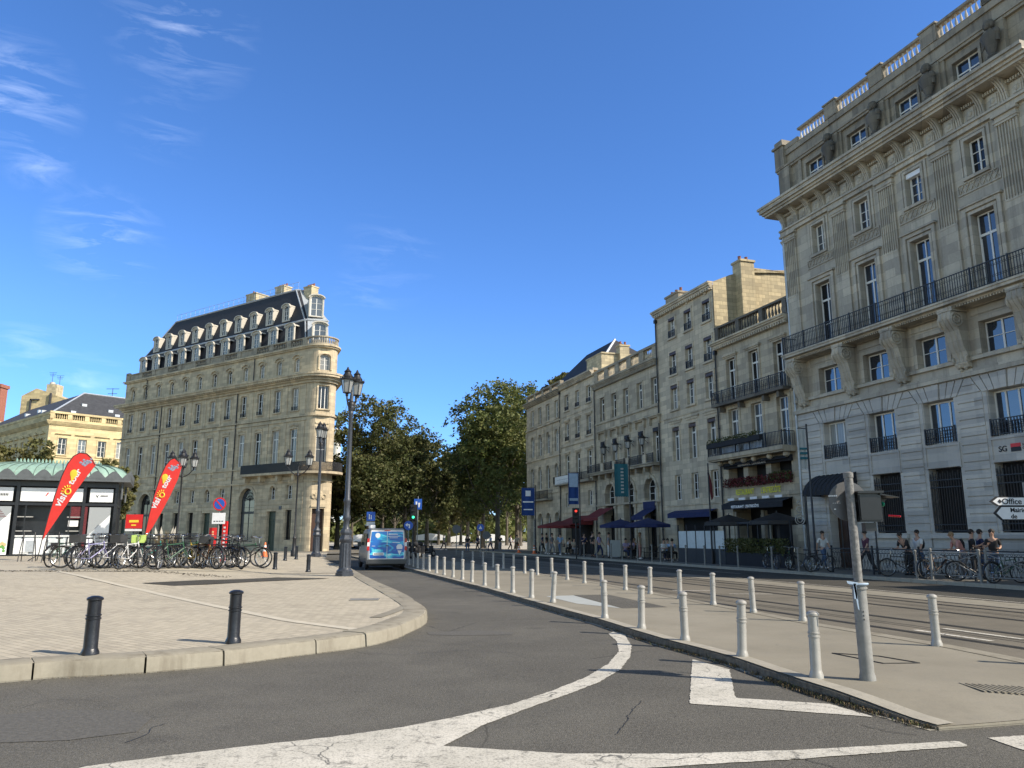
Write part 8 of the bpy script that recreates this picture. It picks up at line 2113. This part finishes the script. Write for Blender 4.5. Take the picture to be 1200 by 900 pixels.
PP = [ # px, off, facing deg, pose, shirt, trousers, label, opts
 (967, 26.4, 200, 'walk', 'cl_white', 'cl_jeans', 'person in white shirt walking by the bank door', dict(hair='hair_dark')),
 (1018, 25.6, 100, 'walk', 'cl_plum', 'cl_black', 'person in dark red top walking past the first barred window', {}),
 (1066, 25.2, 110, 'lean', 'cl_black', 'cl_black', 'person in black leaning forward behind the iron fence', {}),
 (1080, 25.6, 110, 'walk', 'cl_white', 'cl_jeans', 'person in white shirt with a black backpack behind the iron fence', dict(bag='cl_black')),
 (1130, 25.1, 90, 'lean', 'cl_rose', 'cl_grey', 'person in rose top bending over by the steel barriers', dict(hair='hair_fair', bag='cl_black')),
 (1143, 25.4, 250, 'talk', 'cl_black', 'cl_black', 'person in black T-shirt second from the left by the barriers', {}),
 (1153, 25.9, 260, 'stand', 'cl_navy', 'cl_jeans', 'person in navy top standing behind the others by the barriers', {}),
 (1168, 25.2, 150, 'talk', 'cl_black', 'cl_jeans', 'person in black sleeveless top at the right of the group', dict(longhair=True)),
 (695, 24.4, 300, 'stand', 'cl_black', 'cl_black', 'person all in black standing in front of the arcaded house', dict(H=1.8)),
 (703, 24.0, 250, 'walk', 'cl_lilac', 'cl_navy', 'person in lilac top and dark trousers near the kerb', dict(H=1.75)),
 (714, 24.1, 260, 'stand', 'cl_grey', 'cl_white', 'person in grey top and white trousers near the kerb', {}),
 (685, 24.9, 200, 'talk', 'cl_navy', 'cl_black', 'person in navy standing left of the one in black', {}),
 (657, 24.2, 20, 'walk', 'cl_sky', 'cl_jeans', 'person in light blue shirt walking before the three-bay house', {}),
 (647, 24.3, 250, 'walk', 'cl_grey', 'cl_grey', 'person in grey walking before the four-bay house', {}),
 (641, 24.9, 70, 'stand', 'cl_black', 'cl_white', 'person in black top and pale trousers by the red awning', {}),
 (636, 25.2, 100, 'walk', 'cl_navy', 'cl_black', 'person in dark clothes farthest along the row', {}),
 (751, 25.2, 250, 'stand', 'cl_beige', 'cl_rose', 'person in beige top standing at the blue parasols', dict(hair='hair_fair', longhair=True)),
 (673, 25.4, 200, 'sit', 'cl_beige', 'cl_grey', 'seated person in beige under the red awning', {}),
 (668, 25.9, 20, 'sit', 'cl_white', 'cl_black', 'seated person in white under the red awning', {}),
 (734, 25.0, 210, 'sit', 'cl_lilac', 'cl_navy', 'seated person in lilac under the left blue parasol', {}),
 (741, 25.5, 330, 'sit', 'cl_lilac', 'cl_black', 'second seated person in pale lilac under the left blue parasol', {}),
 (745, 26.1, 30, 'sit', 'cl_white', 'cl_grey', 'seated person in white under the left blue parasol', dict(hair='hair_fair')),
 (779, 25.0, 210, 'sit', 'cl_white', 'cl_black', 'seated person in white at the right of the blue parasols', {}),
 (784, 25.5, 160, 'sit', 'cl_sky', 'cl_navy', 'seated person in light blue right of the one in white', {}),
 (789, 25.0, 330, 'sit', 'cl_sky', 'cl_black', 'seated person in pale blue nearest the glass screen', {}),
]
mat('chair_dark', (.03,.022,.016), .7); 
def chair_me():
    f = MB()
    for sx in (-1, 1): f.tube((sx*.19, .19, 0), (sx*.18, .18, .45), .014, n=5); f.tube((sx*.19, -.19, 0), (sx*.18, -.18, .45), .014, n=5); f.tube((sx*.18, -.18, .45), (sx*.17, -.24, .85), .014, n=5)
    s_ = MB(); s_.box(-.2, .2, -.2, .2, .43, .46); b_ = MB(); b_.box(-.18, .18, -.245, -.225, .58, .86)
    return f.mesh('legs', MT['chair_dark']), s_.mesh('seat', MT['chair_dark']), b_.mesh('backrest', MT['chair_dark'])
CHM = chair_me(); cn_ = 0
def chair(x, y, z, rz, label):
    t = thing('cafe_chair', label, 'chair', (x, y, z), rz, 'cafe terrace chairs'); ob('legs', CHM[0], t); ob('seat', CHM[1], t); ob('backrest', CHM[2], t)
for (px, off, fa, kd, a, b, l, kw) in PP:
    q = offpt(px, off); person(l, q.x, q.y, .12, R(fa), kd, a, b, **kw)
    if kd == 'sit': chair(q.x, q.y, .12, R(fa), 'chair under the ' + l)
def table(px, off, label):
    q = offpt(px, off); t = thing('cafe_table', label, 'table', (q.x, q.y, .12), 0, 'cafe terrace tables'); f = MB(); f.lathe([(.22, 0), (.2, .02), (.025, .04), (.025, .70)], n=12); f.build('leg', MT['iron'], t); f = MB(); f.lathe([(.34, .70), (.34, .73)], n=18); f.build('tabletop', MT['chair_dark'], t)
for px, off, l in ((671, 25.6, 'small round table under the red awning'), (737, 25.4, 'small round table under the left blue parasol'), (756, 25.2, 'small round table between the two blue parasols'), (784, 25.0, 'small round table near the glass screen'), (768, 25.9, 'small round table under the right blue parasol')): table(px, off, l)
for px, off, rz, l in ((728, 25.4, 90, 'empty chair left of the blue parasols'), (753, 25.6, 250, 'empty chair between the blue parasols'), (760, 25.0, 60, 'empty chair in front of the right blue parasol'), (771, 25.4, 200, 'empty chair under the right blue parasol'), (678, 25.3, 120, 'empty chair under the red awning'), (664, 25.2, 300, 'empty chair at the left of the red awning')):
    q = offpt(px, off); chair(q.x, q.y, .12, R(rz), l)
def parasol(label, px, off, z, r_, m, n=8):
    q = offpt(px, off); t = thing('parasol', label, 'parasol', (q.x, q.y, .12), R(10), 'cafe parasols'); f = MB(); f.tube((0,0,0), (0,0,z+.5), .03, n=8); f.lathe([(.3, 0), (.3, .06), (.05, .1)], n=12); f.build('pole', MT['iron'], t)
    f = MB(); ring = [(r_*math.cos(2*math.pi*k/n), r_*math.sin(2*math.pi*k/n), z) for k in range(n)]; low = [(a, b, z-.18) for a, b, c in ring]
    f.loft([low, ring], smooth=False, cap=False); f.add(ring+[(0,0,z+.42)], [(k, (k+1)%n, n) for k in range(n)]); f.build('canopy', MT[m], t)
parasol('dark blue parasol over the terrace of the arcaded house, left one', 729, 25.1, 2.2, 1.5, 'blue_cloth'); parasol('dark blue parasol over the terrace of the arcaded house, right one', 762, 25.2, 2.2, 1.5, 'blue_cloth')
parasol('red parasol before the four-bay house', 655, 25.4, 2.3, 1.8, 'red_cloth'); parasol('black parasol of the restaurant terrace, left one', 858, 25.6, 2.2, 1.4, 'letter_black'); parasol('black parasol of the restaurant terrace, right one', 915, 25.5, 2.2, 1.4, 'letter_black')
# terrace screens and hedges of the restaurant
a = offpt(797, 24.7); b = offpt(852, 24.7)
t = thing('glass_screen', 'frosted glass terrace screen before the tall house', 'screen', (b.x, b.y, .12), math.atan2(a.y-b.y, a.x-b.x)); L_ = (a-b).length
f = MB(); n = 5
for k in range(n): f.box(L_*k/n+.05, L_*(k+1)/n-.05, -.01, .01, .8, 1.75)
f.build('glass', MT['white_glaze'], t); f = MB(); [f.box(L_*k/n-.03, L_*k/n+.03, -.03, .03, 0, 2.1) for k in range(n+1)]; f.box(0, L_, -.025, .025, 0, .8); f.build('frame', MT['iron'], t)
a = offpt(853, 24.9); b = offpt(925, 24.9); t = thing('terrace_hedge', 'dark hedge boxes along the restaurant terrace', 'hedge', (b.x, b.y, .12), math.atan2(a.y-b.y, a.x-b.x)); L_ = (a-b).length
f = MB(); f.box(0, L_, -.2, .2, 0, .65); f.build('box', MT['dark_cloth'], t); f = MB(); leaves(f, 0, L_, -.25, .25, .6, 1.35, 2200, .06); f.build('leaves', MT['leaf_dark'], t)
f = MB(); [f.box(L_*k/6-.03, L_*k/6+.03, -.28, -.22, 0, 2.2) for k in range(7)]; f.box(0, L_, -.27, -.23, 2.1, 2.18); f.build('posts', MT['iron'], t)
q = offpt(722, 24.1); t = thing('menu_board', 'pale leaning menu board on the pavement', 'menu board', (q.x, q.y, .12), R(10)); f = MB(); f.box(-.35, .35, -.02, .02, .1, 1.2); f.build('board', MT['cool_paving'], t); f = MB(); f.tube((-.33, 0, 0), (-.33, 0, 1.25), .02, n=5); f.tube((.33, 0, 0), (.33, 0, 1.25), .02, n=5); f.build('frame', MT['iron'], t)
# scooters behind the van
def scooter(label, x, y, rz):
    t = thing('scooter', label, 'scooter', (x, y, IZ), rz, 'parked scooters')
    for xx in (0, 1.25): f = MB(); f.torus((xx, 0, .26), .19, .065, n=18, m=7); w_ = f.build('wheel', MT['rubber'], t); f = MB(); f.tube((xx, -.04, .26), (xx, .04, .26), .13, n=10); f.build('rim', MT['steel_grey'], w_)
    f = MB(); f.ball((.15, 0, .58), .42, .16, .2); f.box(.35, .95, -.14, .14, .28, .36); f.loft([[(.95+.1*math.cos(k*math.pi/3), .18*math.sin(k*math.pi/3), .35) for k in range(6)], [(1.0+.07*math.cos(k*math.pi/3), .2*math.sin(k*math.pi/3), .8) for k in range(6)]]); f.tube((1.22, 0, .3), (1.0, 0, .95), .03); f.build('body', MT['cl_black'], t)
    f = MB(); f.ball((.15, 0, .8), .36, .13, .07); f.build('seat', MT['saddle'], t); f = MB(); f.tube((.98, -.3, 1.0), (.98, .3, 1.0), .02); f.build('handlebar', MT['iron'], t); f = MB(); f.ball((-.3, 0, .95), .2, .19, .17); f.build('top_box', MT['cl_black'], t)
for i, (px, Y, a) in enumerate(((482, 53, 70), (489, 54, 75), (496, 56, 60))): scooter(f'dark parked scooter beyond the van, {ordn[i]} from the left', at(px, Y), Y, R(a))
# people and bollards in the far shade
for i, (px, Y, s_, tr) in enumerate(((548, 78, 'cl_black', 'cl_jeans'), (560, 84, 'cl_navy', 'cl_black'), (575, 80, 'cl_sky', 'cl_navy'), (586, 86, 'cl_black', 'cl_grey'), (598, 90, 'cl_white', 'cl_black'), (520, 90, 'cl_grey', 'cl_black'), (606, 84, 'cl_beige', 'cl_black'))):
    person(f'distant pedestrian in the shade of the trees, {ordn[i]} in the group, wearing a {s_[3:]} top', at(px, Y), Y, .01, R(60*i), 'walk', s_, tr, group='distant pedestrians')
# low sunlit pavilions at the end of the esplanade
for i, (px, w_, h_) in enumerate(((424, 7, 1.5), (505, 9, 1.7), (540, 6, 1.4), (577, 8, 1.6))):
    Y = 150; x = at(px, Y); t = thing('market_tent', f'low white tent on the sunlit esplanade beyond the trees, {ordn[i]} from the left', 'tent', (x, Y, 0), 0, 'white tents beyond the trees'); f = MB(); f.prism([(-w_*.3, h_-.9), (w_*.3, h_-.9), (w_*.3, h_), (0, h_+.35), (-w_*.3, h_)], -3, 0); f.build('roof', MT['sign_white'], t); f = MB(); [f.tube((sx*w_*.28, -.2, 0), (sx*w_*.28, -.2, h_-.9), .06, n=5) for sx in (-1, 0, 1)]; f.build('poles', MT['steel_grey'], t)
